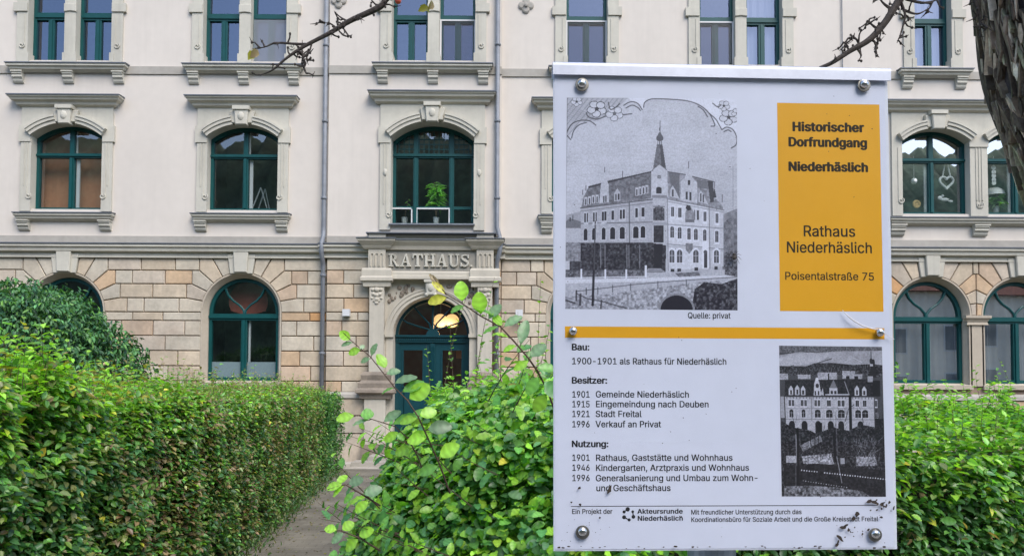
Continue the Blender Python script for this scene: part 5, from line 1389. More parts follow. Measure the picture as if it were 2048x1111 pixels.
# old postcard of the town hall by the bridge
P = Paint(55, 880, 38, 1060, 0.5, 0.72)
P.a += 0.05 * (P.noise(90, 60, 3) - 0.5) + 0.035 * (P.noise(40, 4, 9) - 0.5) + 0.04 * (P.noise(5, 5, 8) - 0.5)
P.a -= 0.06 * np.clip((P.Y - 250) / 400, 0, 1) * np.clip((P.X - 300) / 500, 0, 1)
white = [(350, 38), (330, 72), (370, 55), (400, 68), (419, 95), (427, 82), (440, 52), (480, 43), (600, 45), (700, 72), (742, 108), (765, 150), (802, 190), (830, 177), (868, 200), (880, 280), (882, 36)]
P.poly(white, 0.83)
P.poly([(55, 38), (350, 38), (290, 100), (200, 150), (120, 160), (55, 230)], 0.66)
for k in range(-2, 16):
    P.line([(40 + k * 24, 38), (k * 24 - 110, 230)], 4.5, 0.5, 0.7 * (k < 13))
    P.line([(k * 26 - 140, 38 + 30), (k * 26 + 60, 150)], 4.0, 0.52, 0.5 * (k < 8))
P.poly([(120, 160), (200, 150), (290, 100), (350, 38), (420, 95), (420, 180), (60, 320), (55, 235)], 0.73, 0.9)
def flower(cx_, cy_, r, dk=0.25):
    for k in range(5):
        a = k * 2 * math.pi / 5 + 0.4
        x, y = cx_ + r * 0.62 * math.cos(a), cy_ + r * 0.55 * math.sin(a)
        P.ell(x, y, r * 0.5, r * 0.42, dk); P.ell(x, y, r * 0.42, r * 0.34, 0.76)
    P.ell(cx_, cy_, r * 0.2, r * 0.17, dk)
flower(200, 93, 44); flower(285, 115, 40, 0.38); flower(103, 58, 26); flower(838, 130, 42, 0.28); flower(815, 74, 28); flower(880, 110, 26)
for c_ in ([(150, 112), (160, 132), (200, 143), (245, 128)], [(330, 75), (350, 62), (375, 57), (400, 68), (418, 95)], [(340, 88), (370, 74), (398, 86), (410, 100)], [(425, 84), (430, 62), (448, 48), (480, 42), (560, 44), (640, 52), (700, 74), (742, 110), (765, 150)],
           [(690, 78), (715, 96), (735, 128)], [(765, 150), (770, 172), (752, 174)], [(742, 110), (775, 140), (790, 165), (804, 190)], [(806, 190), (828, 178), (858, 190), (876, 225), (874, 262), (850, 280)], [(815, 200), (835, 192), (850, 200)],
           [(58, 205), (80, 168), (120, 150), (165, 152), (195, 172)], [(80, 235), (90, 200), (115, 172), (150, 160)], [(60, 225), (70, 238), (76, 243)], [(255, 60), (265, 95), (290, 85), (310, 68)], [(325, 122), (350, 118), (368, 116)], [(760, 62), (785, 80), (800, 70)]):
    P.curve(c_, 5, 0.25, 0.9)
P.poly([(810, 600), (845, 585), (882, 570), (882, 900), (805, 900)], 0.5, nz=0.06, ns=20)
P.poly([(814, 640), (850, 610), (882, 625), (882, 900), (808, 900)], 0.42, nz=0.1, ns=14)
P.poly([(55, 610), (130, 590), (130, 660), (55, 665)], 0.6); P.poly([(55, 640), (75, 625), (128, 640), (128, 672), (55, 672)], 0.42); P.rect(55, 672, 128, 740, 0.68); P.rect(55, 740, 128, 830, 0.5, nz=0.1)
P.rect(72, 620, 80, 640, 0.25); P.rect(86, 608, 92, 636, 0.25)
# roofs
P.poly([(128, 575), (140, 520), (165, 468), (225, 452), (262, 440), (360, 418), (470, 392), (470, 530), (360, 540)], 0.42, nz=0.08, ns=10)
P.poly([(160, 470), (225, 452), (262, 440), (360, 418), (470, 392), (470, 398), (360, 426), (165, 478)], 0.25)
P.poly([(540, 395), (620, 408), (700, 428), (762, 442), (768, 520), (808, 560), (810, 580), (545, 528)], 0.52, nz=0.08, ns=10)
P.poly([(545, 395), (600, 406), (600, 520), (590, 525), (560, 470)], 0.40); P.poly([(735, 440), (760, 442), (766, 540), (748, 545)], 0.27); P.poly([(680, 432), (735, 440), (738, 480), (685, 470)], 0.42)
P.line([(540, 396), (620, 408), (700, 428), (765, 443)], 4, 0.28)
# facades
P.poly([(128, 575), (360, 545), (470, 522), (470, 885), (128, 885)], 0.64, nz=0.03)
P.poly([(470, 520), (542, 520), (542, 885), (470, 885)], 0.68, nz=0.03)
P.poly([(540, 525), (812, 578), (812, 850), (545, 872)], 0.76, nz=0.03)
P.poly([(742, 565), (812, 578), (812, 850), (745, 858)], 0.71)
for y0_, y1_, v in ((575, 530, 0.3), (590, 546, 0.5), (650, 640, 0.42), (745, 740, 0.35)): P.line([(125, y0_), (470, y1_)], 5, v)
for y0_, y1_, v in ((528, 580, 0.4), (540, 590, 0.55), (650, 668, 0.5), (745, 768, 0.45), (755, 776, 0.6)): P.line([(540, y0_), (814, y1_)], 4, v)
# gables and dormers
for pts in ([(214, 552), (222, 460), (230, 430), (239, 400), (248, 430), (258, 460), (262, 545)], [(603, 535), (606, 440), (622, 428), (634, 402), (643, 376), (652, 402), (666, 430), (684, 445), (686, 548)]): P.poly(pts, 0.7, nz=0.05)
for x, y, hh in ((239, 400, 22), (643, 378, 30), (150, 490, 24), (135, 510, 22), (325, 425, 30), (505, 210, 60), (768, 470, 26), (806, 540, 34), (700, 490, 22), (565, 470, 24)): P.line([(x, y), (x, y - hh)], 4, 0.38)
for x, y in ((150, 530), (168, 526), (186, 520), (204, 518), (294, 508), (308, 505), (394, 482), (410, 478), (426, 474), (442, 470)): P.rect(x - 7, y - 8, x + 7, y + 32, 0.72); P.rect(x - 4, y, x + 4, y + 30, 0.22)
P.poly([(284, 505), (300, 478), (316, 500), (316, 538), (286, 542)], 0.66); P.rect(290, 506, 298, 536, 0.22); P.rect(303, 503, 311, 534, 0.22)
P.poly([(552, 515), (556, 480), (566, 462), (578, 482), (600, 528)], 0.7); P.rect(562, 482, 572, 516, 0.25)
P.poly([(690, 540), (694, 500), (702, 484), (712, 500), (740, 555)], 0.7); P.rect(698, 500, 706, 540, 0.25); P.rect(710, 505, 718, 545, 0.25); P.poly([(758, 520), (768, 470), (778, 520)], 0.25)
for x, y in ((634, 495), (652, 498), (645, 440)): P.rect(x - 6, y - 4, x + 6, y + 36 if y > 450 else y + 20, 0.24)
P.rect(232, 515, 240, 548, 0.22); P.rect(243, 513, 250, 546, 0.22)
# tower
P.poly([(462, 392), (540, 386), (543, 525), (463, 525)], 0.72, nz=0.04)
P.poly([(463, 396), (472, 380), (478, 340), (490, 265), (517, 265), (528, 340), (533, 380), (542, 392), (500, 380)], 0.40, nz=0.06, ns=8)
P.poly([(505, 268), (517, 265), (528, 340), (534, 380), (512, 376)], 0.30)
P.poly([(474, 385), (502, 362), (532, 385), (536, 420), (468, 420)], 0.7); P.ell(501, 422, 9, 9, 0.3); P.ell(501, 422, 6, 6, 0.5)
for x in (494, 503, 511): P.rect(x - 2, 246, x + 2, 266, 0.3)
P.ell(504, 234, 18, 15, 0.33); P.poly([(490, 228), (500, 206), (508, 206), (520, 228)], 0.35); P.ell(504, 190, 4, 9, 0.3)
P.rect(486, 478, 514, 502, 0.22); P.ell(500, 480, 14, 10, 0.22); P.rect(466, 510, 540, 524, 0.5)
# windows, left side
for x, w_ in ((147, 9), (158, 8), (189, 8), (200, 8), (232, 9), (244, 9), (279, 11), (318, 11), (332, 11), (393, 13), (424, 13)):
    y = 600 - (x - 147) * 0.105; P.rect(x - w_ * 0.75, y - 6, x + w_ * 0.75, y + 56, 0.72); P.rect(x - w_ / 2, y, x + w_ / 2, y + 44, 0.2)
for x, w_ in ((150, 17), (190, 17), (236, 20), (279, 24), (325, 26), (390, 26), (424, 24)):
    y = 676 - (x - 150) * 0.05; P.ell(x, y + 10, w_ * 0.62, 17, 0.74); P.rect(x - w_ * .62, y + 6, x + w_ * .62, y + 60, 0.74); P.ell(x, y + 10, w_ / 2, 13, 0.17); P.rect(x - w_ / 2, y + 8, x + w_ / 2, y + 54, 0.17)
P.poly([(474, 575), (500, 558), (528, 575), (528, 632), (474, 632)], 0.3, nz=0.1, ns=6); P.rect(472, 562, 530, 568, 0.45)
P.rect(474, 655, 524, 738, 0.2, nz=0.06); P.rect(466, 640, 540, 654, 0.6)
# windows, right side
for x in (566, 601, 722, 780):
    y = 566 + (x - 566) * 0.14; P.rect(x - 12, y - 6, x + 12, y + 58, 0.82); P.rect(x - 8, y, x + 8, y + 46, 0.26); P.line([(x, y), (x, y + 46)], 2, 0.6)
P.rect(682, 582, 694, 628, 0.26); P.rect(668, 580, 676, 628, 0.4)
for x in (564, 600, 645, 678, 721, 779):
    y = 662 + (x - 566) * 0.09; P.rect(x - 13, y - 8, x + 13, y + 62, 0.82); P.ell(x, y + 8, 9, 10, 0.26); P.rect(x - 9, y + 6, x + 9, y + 52, 0.26); P.line([(x, y), (x, y + 52)], 2, 0.6); P.line([(x - 9, y + 20), (x + 9, y + 20)], 2, 0.6)
P.poly([(628, 590), (640, 560), (652, 560), (668, 590), (672, 626), (626, 626)], 0.52, nz=0.06); P.poly([(628, 572), (634, 556), (650, 558), (656, 580), (640, 584)], 0.22); P.rect(626, 626, 672, 640, 0.4)
P.poly([(628, 740), (664, 742), (662, 770), (646, 792), (630, 772)], 0.45, nz=0.06)
for x in (563, 600, 678, 777):
    P.rect(x - 18, 772, x + 18, 838, 0.84); P.ell(x, 782, 17, 20, 0.84); P.ell(x, 788, 13, 16, 0.28); P.rect(x - 13, 786, x + 13, 834, 0.3); P.line([(x, 776), (x, 834)], 3, 0.66); P.line([(x - 13, 800), (x + 13, 800)], 3, 0.66)
P.rect(708, 740, 740, 862, 0.84); P.ell(724, 742, 15, 14, 0.84); P.rect(716, 780, 734, 858, 0.24); P.ell(724, 782, 9, 10, 0.3)
for x in (566, 598, 680, 775): P.rect(x - 9, 864 - (x - 566) * 0.07, x + 9, 880 - (x - 566) * 0.07, 0.2)
P.line([(541, 520), (546, 872)], 4, 0.5); P.line([(742, 560), (746, 858)], 4, 0.42); P.line([(358, 540), (360, 745)], 5, 0.35)
# dark ground floor in the shade of trees
P.poly([(128, 742), (470, 740), (536, 752), (532, 880), (128, 882)], 0.2, nz=0.13, ns=9)
P.rect(75, 830, 180, 880, 0.25, nz=0.1)
for x in (222, 243, 347, 357, 408): P.line([(x, 752), (x + 1, 860)], 5, 0.5, 0.8)
for k in range(60):
    x, y = P.rng.uniform(130, 525), P.rng.uniform(745, 800); P.ell(x, y, P.rng.uniform(2, 7), P.rng.uniform(2, 8), P.rng.uniform(0.12, 0.45), 0.7)
P.poly([(478, 745), (520, 745), (515, 870), (478, 870)], 0.13)
P.poly([(450, 862), (510, 862), (540, 885), (430, 887)], 0.55); P.line([(452, 870), (520, 872)], 2, 0.3); P.line([(444, 878), (530, 880)], 2, 0.3)
# street, fence, river wall, bridge
P.poly([(50, 885), (440, 885), (830, 865), (882, 870), (882, 1062), (50, 1062)], 0.66, nz=0.04)
P.rect(50, 872, 440, 915, 0.42, nz=0.16); 
for k in range(64): P.line([(54 + k * 6, 874), (54 + k * 6, 912)], 1.8, 0.2, 0.8)
P.line([(50, 876), (440, 868)], 4, 0.28); P.line([(50, 912), (440, 902)], 6, 0.76)
for x in (131, 245, 345, 438): P.rect(x - 5, 868 if x < 430 else 848, x + 5, 918 if x < 430 else 906, 0.86)
P.poly([(580, 885), (690, 876), (700, 895), (600, 905)], 0.4, nz=0.1); P.poly([(50, 918), (440, 908), (880, 890), (880, 902), (440, 925), (50, 938)], 0.78)
P.poly([(50, 1000), (230, 990), (480, 955), (700, 925), (880, 915), (880, 1062), (50, 1062)], 0.58, nz=0.16, ns=9)
P.line([(110, 975), (400, 938), (660, 915), (880, 900)], 4, 0.35)
for x, y in ((210, 955), (280, 945), (366, 936), (496, 925), (632, 915)): P.line([(x, y), (x, y + 32)], 4, 0.3)
P.poly([(672, 960), (720, 925), (800, 935), (882, 905), (882, 1062), (655, 1062)], 0.2, nz=0.2, ns=10)
P.poly([(812, 790), (840, 770), (882, 800), (882, 900), (818, 890)], 0.34, nz=0.16, ns=8)
P.put((((P.X - 586) / 88) ** 2 + ((P.Y - 1062) / 82) ** 2 < 1) & (P.Y < 1058), 0.5); P.put((((P.X - 586) / 78) ** 2 + ((P.Y - 1062) / 72) ** 2 < 1), 0.10)
P.line([(50, 1015), (102, 1032)], 7, 0.2); P.line([(108, 972), (108, 1018)], 7, 0.22); P.line([(128, 990), (126, 1040)], 10, 0.24); P.line([(108, 985), (160, 1010), (230, 1022), (350, 1055)], 5, 0.25); P.line([(155, 960), (155, 990)], 5, 0.25); P.line([(228, 1018), (224, 1060)], 7, 0.25)
P.line([(190, 870), (186, 1040)], 11, 0.14); P.line([(196, 640), (192, 870)], 6, 0.28); P.line([(180, 655), (245, 648)], 4, 0.8, 0.6)
P.line([(858, 370), (858, 860)], 3, 0.5, 0.7)
P.line([(56.5, 38), (52, 1060)], 5, 0.3, 0.6); P.line([(56, 38), (350, 38)], 4, 0.4, 0.6)
P.a = P.a * (0.93 + 0.14 * P.noise(4, 4, 21)) 
PH_D, PH_L = lin(24, 19, 36), lin(206, 210, 228)
P.build('photograph', [(1134, 195), (1474, 197), (1475.5, 620), (1130.5, 617)], -0.0007, sheet, PH_D, PH_L)

# the second photograph: town hall seen across the winter valley
P = Paint(62, 760, 66, 1053, 0.5, 0.3)
P.a[:] = 0.28
P.rect(60, 60, 770, 112, 0.36, nz=0.1)
P.poly([(60, 130), (200, 108), (330, 112), (450, 100), (770, 92), (770, 205), (60, 205)], 0.60, nz=0.05, ns=40)
P.poly([(60, 150), (150, 120), (260, 112), (420, 118), (330, 175), (60, 212)], 0.66, nz=0.03, ns=30)
P.line([(300, 185), (418, 148)], 5, 0.2); P.line([(560, 140), (620, 170)], 3, 0.8); P.line([(500, 175), (560, 140)], 2, 0.75); P.line([(90, 212), (160, 195)], 4, 0.3)
P.rect(60, 200, 770, 262, 0.26, nz=0.2); P.poly([(60, 200), (100, 210), (160, 200), (230, 205), (300, 180), (420, 176), (560, 188), (700, 180), (770, 190), (770, 245), (60, 250)], 0.22, nz=0.16, ns=7)
for x0_, y0_, x1_, y1_ in ((62, 250, 120, 290), (185, 255, 270, 285), (320, 240, 450, 290), (485, 228, 570, 280), (570, 250, 620, 280)): P.rect(x0_, y0_, x1_, y1_, 0.62, nz=0.1)
P.rect(388, 246, 398, 290, 0.18); P.rect(510, 262, 535, 282, 0.15); P.rect(566, 262, 592, 282, 0.15)
P.poly([(100, 293), (480, 285), (690, 280), (695, 395), (95, 398)], 0.17, nz=0.07, ns=9)
P.poly([(690, 150), (706, 150), (716, 270), (664, 270)], 0.16); P.line([(683, 100), (684, 150)], 6, 0.2); P.ell(683, 162, 11, 20, 0.18); P.rect(674, 182, 694, 196, 0.7)
P.rect(656, 262, 692, 300, 0.6); P.rect(690, 290, 740, 400, 0.14)
P.poly([(90, 400), (695, 396), (700, 640), (100, 640)], 0.66, nz=0.04)
P.rect(66, 400, 92, 540, 0.6); P.line([(92, 396), (98, 600)], 6, 0.16)
P.line([(92, 400), (740, 398)], 6, 0.28); P.line([(100, 478), (700, 470)], 3, 0.5); P.line([(100, 548), (700, 548)], 4, 0.45)
for x in np.arange(105, 700, 22): P.rect(x, 402, x + 8, 414, 0.35)
for x, y in ((138, 350), (180, 345), (219, 350), (582, 345), (631, 350)):
    P.poly([(x - 15, 390), (x - 15, y), (x, y - 22), (x + 15, y), (x + 15, 390)], 0.72); P.rect(x - 7, y + 8, x + 7, 386, 0.2)
P.poly([(290, 392), (294, 320), (302, 290), (314, 280), (328, 300), (334, 340), (340, 392)], 0.74); P.ell(315, 328, 12, 15, 0.22); P.rect(296, 362, 306, 390, 0.2); P.rect(318, 362, 328, 390, 0.2); P.ell(314, 284, 10, 10, 0.8)
P.poly([(334, 385), (352, 340), (358, 392)], 0.66); P.rect(396, 342, 450, 388, 0.72); P.poly([(398, 340), (425, 286), (448, 340)], 0.45); P.rect(404, 360, 420, 384, 0.2); P.rect(428, 360, 444, 384, 0.2); P.line([(370, 386), (528, 384)], 7, 0.75); P.line([(500, 300), (528, 384)], 5, 0.6)
for x, w_ in ((128, 18), (150, 18), (211, 18), (234, 18), (302, 18), (324, 18), (391, 26), (460, 20), (486, 20), (582, 26), (632, 24), (708, 18)):
    P.rect(x - w_ * .6, 414, x + w_ * .6, 470, 0.78); P.rect(x - w_ / 2, 422, x + w_ / 2, 462, 0.2); P.line([(x, 422), (x, 462)], 2.5, 0.5)
for x, w_ in ((138, 30), (219, 28), (314, 40), (392, 44), (473, 46), (586, 40), (634, 40), (708, 20)):
    P.rect(x - w_ * .6, 494, x + w_ * .6, 538, 0.78); P.ell(x, 500, w_ / 2, 16, 0.16); P.rect(x - w_ / 2, 498, x + w_ / 2, 536, 0.16); P.line([(x, 500), (x, 536)], 3, 0.6); P.line([(x - w_ / 2, 506), (x + w_ / 2, 506)], 2.5, 0.6)
for x in (140, 224, 316, 400, 470, 600): P.ell(x, 584, 20, 26, 0.15); P.rect(x - 20, 584, x + 20, 640, 0.13)
P.rect(296, 570, 342, 645, 0.05)
P.rect(270, 400, 278, 560, 0.5); P.rect(524, 390, 544, 640, 0.09); P.rect(694, 400, 702, 640, 0.3)
P.poly([(70, 560), (140, 600), (260, 620), (300, 640), (420, 600), (520, 620), (600, 580), (720, 600), (770, 560), (770, 1060), (60, 1060)], 0.17, nz=0.17, ns=8)
P.rect(698, 540, 770, 800, 0.14, nz=0.1)
P.poly([(190, 720), (330, 650), (340, 690), (210, 760)], 0.45, nz=0.15, ns=8)
P.rect(95, 785, 165, 832, 0.62, nz=0.1); P.poly([(200, 790), (400, 770), (415, 840), (300, 850), (210, 835)], 0.55, nz=0.25, ns=9); P.rect(460, 800, 488, 838, 0.6); P.rect(565, 790, 700, 850, 0.5, nz=0.25)
P.poly([(80, 850), (300, 835), (770, 880), (770, 1060), (80, 1060)], 0.15, nz=0.06, ns=12)
for k in range(150):
    x, y = P.rng.uniform(80, 750), P.rng.uniform(480, 830)
    if x < 400 and y < 560: continue
    P.line([(x, y), (x + P.rng.normal(0, 14), y - P.rng.uniform(15, 60))], P.rng.uniform(1.5, 3.5), P.rng.choice([0.08, 0.12, 0.3]), 0.8)
for k in range(90):
    x, y = P.rng.uniform(560, 720), P.rng.uniform(690, 850)
    P.line([(x, y), (x + P.rng.normal(0, 22), y - P.rng.uniform(20, 60))], 2.2, P.rng.uniform(0.4, 0.75), 0.6)
for x in (262, 290, 314, 345): P.line([(x, 640), (x + 2, 720)], 5, P.rng.choice([0.1, 0.55]))
P.line([(164, 650), (170, 850)], 8, 0.5); P.line([(178, 610), (172, 1050)], 14, 0.07); P.line([(434, 500), (440, 780)], 6, 0.45, 0.6); P.line([(420, 640), (425, 820)], 16, 0.08); P.line([(436, 790), (466, 962)], 4, 0.6); P.line([(500, 560), (520, 480), (560, 450)], 4, 0.12)
for k in range(34):
    P.rect(195 + k * 17, 876 + k * 1.75, 203 + k * 17, 884 + k * 1.75, 0.85, 0.9 if k not in (7, 8) else 0)
    if k < 18: P.rect(205 + k * 17, 946 + k * 2.5, 211 + k * 17, 951 + k * 2.5, 0.75, 0.9)
P.poly([(80, 985), (240, 980), (420, 990), (600, 1015), (660, 1055), (80, 1058)], 0.40, nz=0.22, ns=12); P.line([(160, 850), (158, 1050)], 4, 0.5, 0.6)
P.a = P.a * (0.9 + 0.2 * P.noise(5, 5, 22))
P.build('photograph', [(1558.5, 690.5), (1764.5, 693), (1772.5, 992.5), (1564, 992)], -0.0007, sheet, lin(18, 16, 24), lin(200, 202, 218))

# dirt on the cover: flakes at the lower right corner, specks elsewhere
sb = SB()
rr = random.Random(4)
def fleck(px_, py_, r, el=1.0, ang=0.0):
    u, v = S(px_, py_); r *= 0.00062
    n = rr.randint(5, 8); pts = []
    for k in range(n):
        a = 2 * math.pi * k / n; q_ = r * rr.uniform(0.55, 1.25)
        x, y = q_ * math.cos(a) * el, q_ * math.sin(a)
        pts.append((u + x * math.cos(ang) - y * math.sin(ang), v + x * math.sin(ang) + y * math.cos(ang)))
    sb.poly(pts, 0.0024)
for k in range(30):
    t = rr.random(); fleck(1690 + 85 * t + rr.gauss(0, 16), 1085 - 85 * t + rr.gauss(0, 11), rr.uniform(0.6, 2.3) , rr.uniform(1, 2.2), rr.uniform(0, 3))
for px_, py_, r, e, a in ((1748, 1003, 4, 2.2, -0.3), (1762, 1006, 4, 2.0, 0.5), (1736, 1001, 4, 1.6, 0.1), (1777, 1003, 3, 1.5, 1.0), (1712, 1025, 5, 1.4, 0.9), (1705, 1035, 4, 2.0, 0.6), (1683, 1053, 4, 1.8, 0.2), (1690, 1049, 3, 2.0, 0.5), (1678, 1074, 3.5, 2.6, -0.8), (1672, 1087, 3.5, 1.6, 0.9), (1695, 1058, 3, 1.6, 0.9), (1142, 1003, 2.4, 1, 0), (1160, 1008, 3, 1, 0.3), (1199, 1034, 2, 1.2, 1), (1219, 978, 3.6, 2.6, 1.2), (1158, 975, 2.5, 1.4, 1)): fleck(px_, py_, r, e, a)
for k in range(70): fleck(rr.uniform(1120, 1780), rr.uniform(158, 1085), rr.uniform(0.5, 1.3))
for k in range(26): fleck(rr.gauss(1172, 26), rr.gauss(1062, 16), rr.uniform(0.4, 1.0))
for k in range(30): fleck(rr.uniform(1112, 1790), rr.uniform(1090, 1095), rr.uniform(0.8, 2.0), 2.2)
sb.build('dirt_speck', M_DIRT, board)
# spider sitting on the cover at the edge of the old photograph
u, v = S(1466, 516)
sp = MB()
c = Q(u, v, 0.0045)
sp.ball(c, 0.0028, 8, (1.0, 0.7, 1.1)); sp.ball(Q(u, v + 0.004, 0.0042), 0.0017, 8)
for k in range(8):
    a = (0.35 + 0.28 * (k % 4)) * (1 if k < 4 else -1) + (math.pi if k >= 4 else 0)
    a = [0.9, 0.35, -0.25, -0.8][k % 4]; s_ = 1 if k < 4 else -1
    L = 0.010
    sp.tube([Q(u, v + 0.002, 0.004), Q(u + s_ * L * 0.5 * math.cos(a), v + L * 0.6 * math.sin(a) + 0.002, 0.0062), Q(u + s_ * L * math.cos(a), v + L * math.sin(a), 0.0026)], [0.0004, 0.0003, 0.00015], 5)
spider = sp.build('spider', material('spider_body', (0.03, 0.024, 0.02), 0.7))
tag(spider, 'small dark spider sitting on the information board beside the old postcard photograph', 'spider')
# white thread hanging from the screw at the right end of the yellow bar
th = MB()
th.tube([Q(*S(px_, py_), h) for px_, py_, h in ((1683, 620, 0.0024), (1690, 630, 0.004), (1704, 642, 0.0048), (1722, 652, 0.0046), (1740, 657, 0.0042), (1756, 660, 0.004), (1772, 671, 0.004), (1786, 678, 0.0026))], [0.0003, 0.0007, 0.0009, 0.0009, 0.0007, 0.0006, 0.0005, 0.0004], 6)
thread = th.build('thread', material('pale_thread', lin(200, 198, 200), 0.6))
tag(thread, 'pale curved thread caught on the right screw of the yellow bar', 'thread')

# ------------------------------------------------------------------ ground, path and the far side of the street
def structure(o): o['kind'] = 'structure'; return o
M_SOIL = material('soil', lin(70, 66, 50), 0.95, noise=0.35, nscale=2.5, bump=0.6, bscale=30)
me = np_mesh('ground', [(-160, -160, 0), (160, -160, 0), (160, 160, 0), (-160, 160, 0)], [(0, 1, 2, 3)])
structure(link('ground', me, M_SOIL))
def paving(name, c1, c2, mortar, scale, bw, rh):
    m = bpy.data.materials.new(name); N, L = nodes_of(m)
    b = N['Principled BSDF']; b.inputs['Roughness'].default_value = 0.85
    g = N.new('ShaderNodeNewGeometry'); br = N.new('ShaderNodeTexBrick')
    br.inputs['Color1'].default_value = (*c1, 1); br.inputs['Color2'].default_value = (*c2, 1); br.inputs['Mortar'].default_value = (*mortar, 1)
    br.inputs['Scale'].default_value = scale; br.inputs['Mortar Size'].default_value = 0.012; br.inputs['Brick Width'].default_value = bw; br.inputs['Row Height'].default_value = rh
    L.new(g.outputs['Position'], br.inputs['Vector'])
    n = N.new('ShaderNodeTexNoise'); n.inputs['Scale'].default_value = 1.6; n.inputs['Detail'].default_value = 8; L.new(g.outputs['Position'], n.inputs['Vector'])
    mr = N.new('ShaderNodeMapRange'); mr.inputs['From Min'].default_value = 0.3; mr.inputs['From Max'].default_value = 0.7; mr.inputs['To Min'].default_value = 0.6; mr.inputs['To Max'].default_value = 1.25; L.new(n.outputs['Fac'], mr.inputs['Value'])
    mx = N.new('ShaderNodeMix'); mx.data_type = 'RGBA'; mx.blend_type = 'MULTIPLY'; mx.inputs['Factor'].default_value = 1
    L.new(br.outputs['Color'], mx.inputs['A']); L.new(mr.outputs[0], mx.inputs['B']); L.new(mx.outputs['Result'], b.inputs['Base Color'])
    bp = N.new('ShaderNodeBump'); bp.inputs['Strength'].default_value = 0.5; bp.inputs['Distance'].default_value = 0.01; bp.invert = True
    L.new(br.outputs['Fac'], bp.inputs['Height']); L.new(bp.outputs[0], b.inputs['Normal'])
    return m
def hx(Y): return -2.63 - 0.1124 * (Y - 7.25)            # path side of the left hedge
M_PATH = paving('path_paving', lin(116, 111, 101), lin(106, 101, 90), lin(76, 74, 62), 5.0, 1.0, 0.5)
me = np_mesh('path', [(hx(1.2) + 0.02, 1.2, 0.004), (-0.2, 1.2, 0.004), (-1.2, 15.9, 0.004), (hx(15.9) + 0.02, 15.9, 0.004)], [(0, 1, 2, 3)])
structure(link('path', me, M_PATH))
me = np_mesh('forecourt', [(-8, 15.9, 0.008), (4, 15.9, 0.008), (4, 18.0, 0.008), (-8, 18.0, 0.008)], [(0, 1, 2, 3)])
structure(link('forecourt', me, paving('slab_paving', lin(176, 170, 160), lin(166, 160, 150), lin(120, 114, 104), 2.0, 1.0, 0.5)))
me = np_mesh('pavement', [(-40, -1.2, 0.004), (40, -1.2, 0.004), (40, 1.2, 0.004), (-40, 1.2, 0.004)], [(0, 1, 2, 3)])
structure(link('pavement', me, paving('pavement_slabs', lin(150, 146, 140), lin(140, 136, 130), lin(100, 96, 90), 3.0, 1.0, 0.5)))
me = np_mesh('road', [(-90, -9, 0.004), (90, -9, 0.004), (90, -1.4, 0.004), (-90, -1.4, 0.004)], [(0, 1, 2, 3)])
structure(link('road', me, material('asphalt', (0.05, 0.05, 0.052), 0.9, noise=0.2, nscale=8)))
# wooded slope across the valley, behind the camera: it shows in the window panes
M_WOOD = material('woodland', lin(84, 98, 76), 0.95, noise=0.6, nscale=0.25, bump=1.0, bscale=1.2)
xs = np.linspace(-150, 150, 601)
rw = np.random.default_rng(2)
def jag(x): return 1.3 * np.sin(x * 0.5 + 2 * np.sin(x * .21)) ** 2 + 0.6 * np.sin(x * 1.9 + np.sin(x)) ** 2 + rw.normal(0, 0.2, len(x))
topz = 31.5 - 1.6 / (1 + np.exp(-(xs - 30) / 3.0)) - 4 / (1 + np.exp(-(xs - 90) / 8)) + jag(xs)
rows = [(-34, 0 * xs), (-46, topz * 0.75), (-54, topz), (-80, topz * 0.9), (-110, 0 * xs)]
V = np.concatenate([np.stack([xs, np.full_like(xs, y), z], -1) for y, z in rows]); nx = len(xs)
i = (np.arange(len(rows) - 1)[:, None] * nx + np.arange(nx - 1)[None]).ravel()
structure(link('hillside', np_mesh('hillside', V, np.stack([i, i + 1, i + 1 + nx, i + nx], -1)), M_WOOD))
# house across the street (seen only in the panes)
HB = thing('house', 'pale rendered house across the street, mirrored in the ground floor windows', 'house', (27, -14, 0))
def hb(name, mat, boxes, par=HB):
    mb = MB()
    for b in boxes: mb.box3(*b)
    return mb.build(name, mat, par)
hw_ = hb('wall', material('house_render', lin(214, 206, 194), 0.9), [(19, 37, -24, -14, 0, 8.5)])
mb = MB(); mb.add([(18.6, -24.5, 8.5), (37.4, -24.5, 8.5), (37.4, -13.5, 8.5), (18.6, -13.5, 8.5), (18.6, -19, 13), (37.4, -19, 13)], [(0, 3, 2, 1), (3, 2, 5, 4), (1, 0, 4, 5), (0, 4, 3), (1, 2, 5)]); mb.build('roof', material('red_tiles', lin(130, 70, 52), 0.8, noise=0.2), HB)
for z in (1.4, 4.6):
    for k in range(6):
        x = 20.3 + k * 2.9
        w_ = hb('window', M_WHITE, [(x - 0.1, x + 1.3, -14.02, -13.95, z - 0.1, z + 1.7)]); hb('pane', M_LEAD, [(x, x + 0.58, -13.96, -13.93, z, z + 1.6), (x + 0.62, x + 1.2, -13.96, -13.93, z, z + 1.6)], w_)

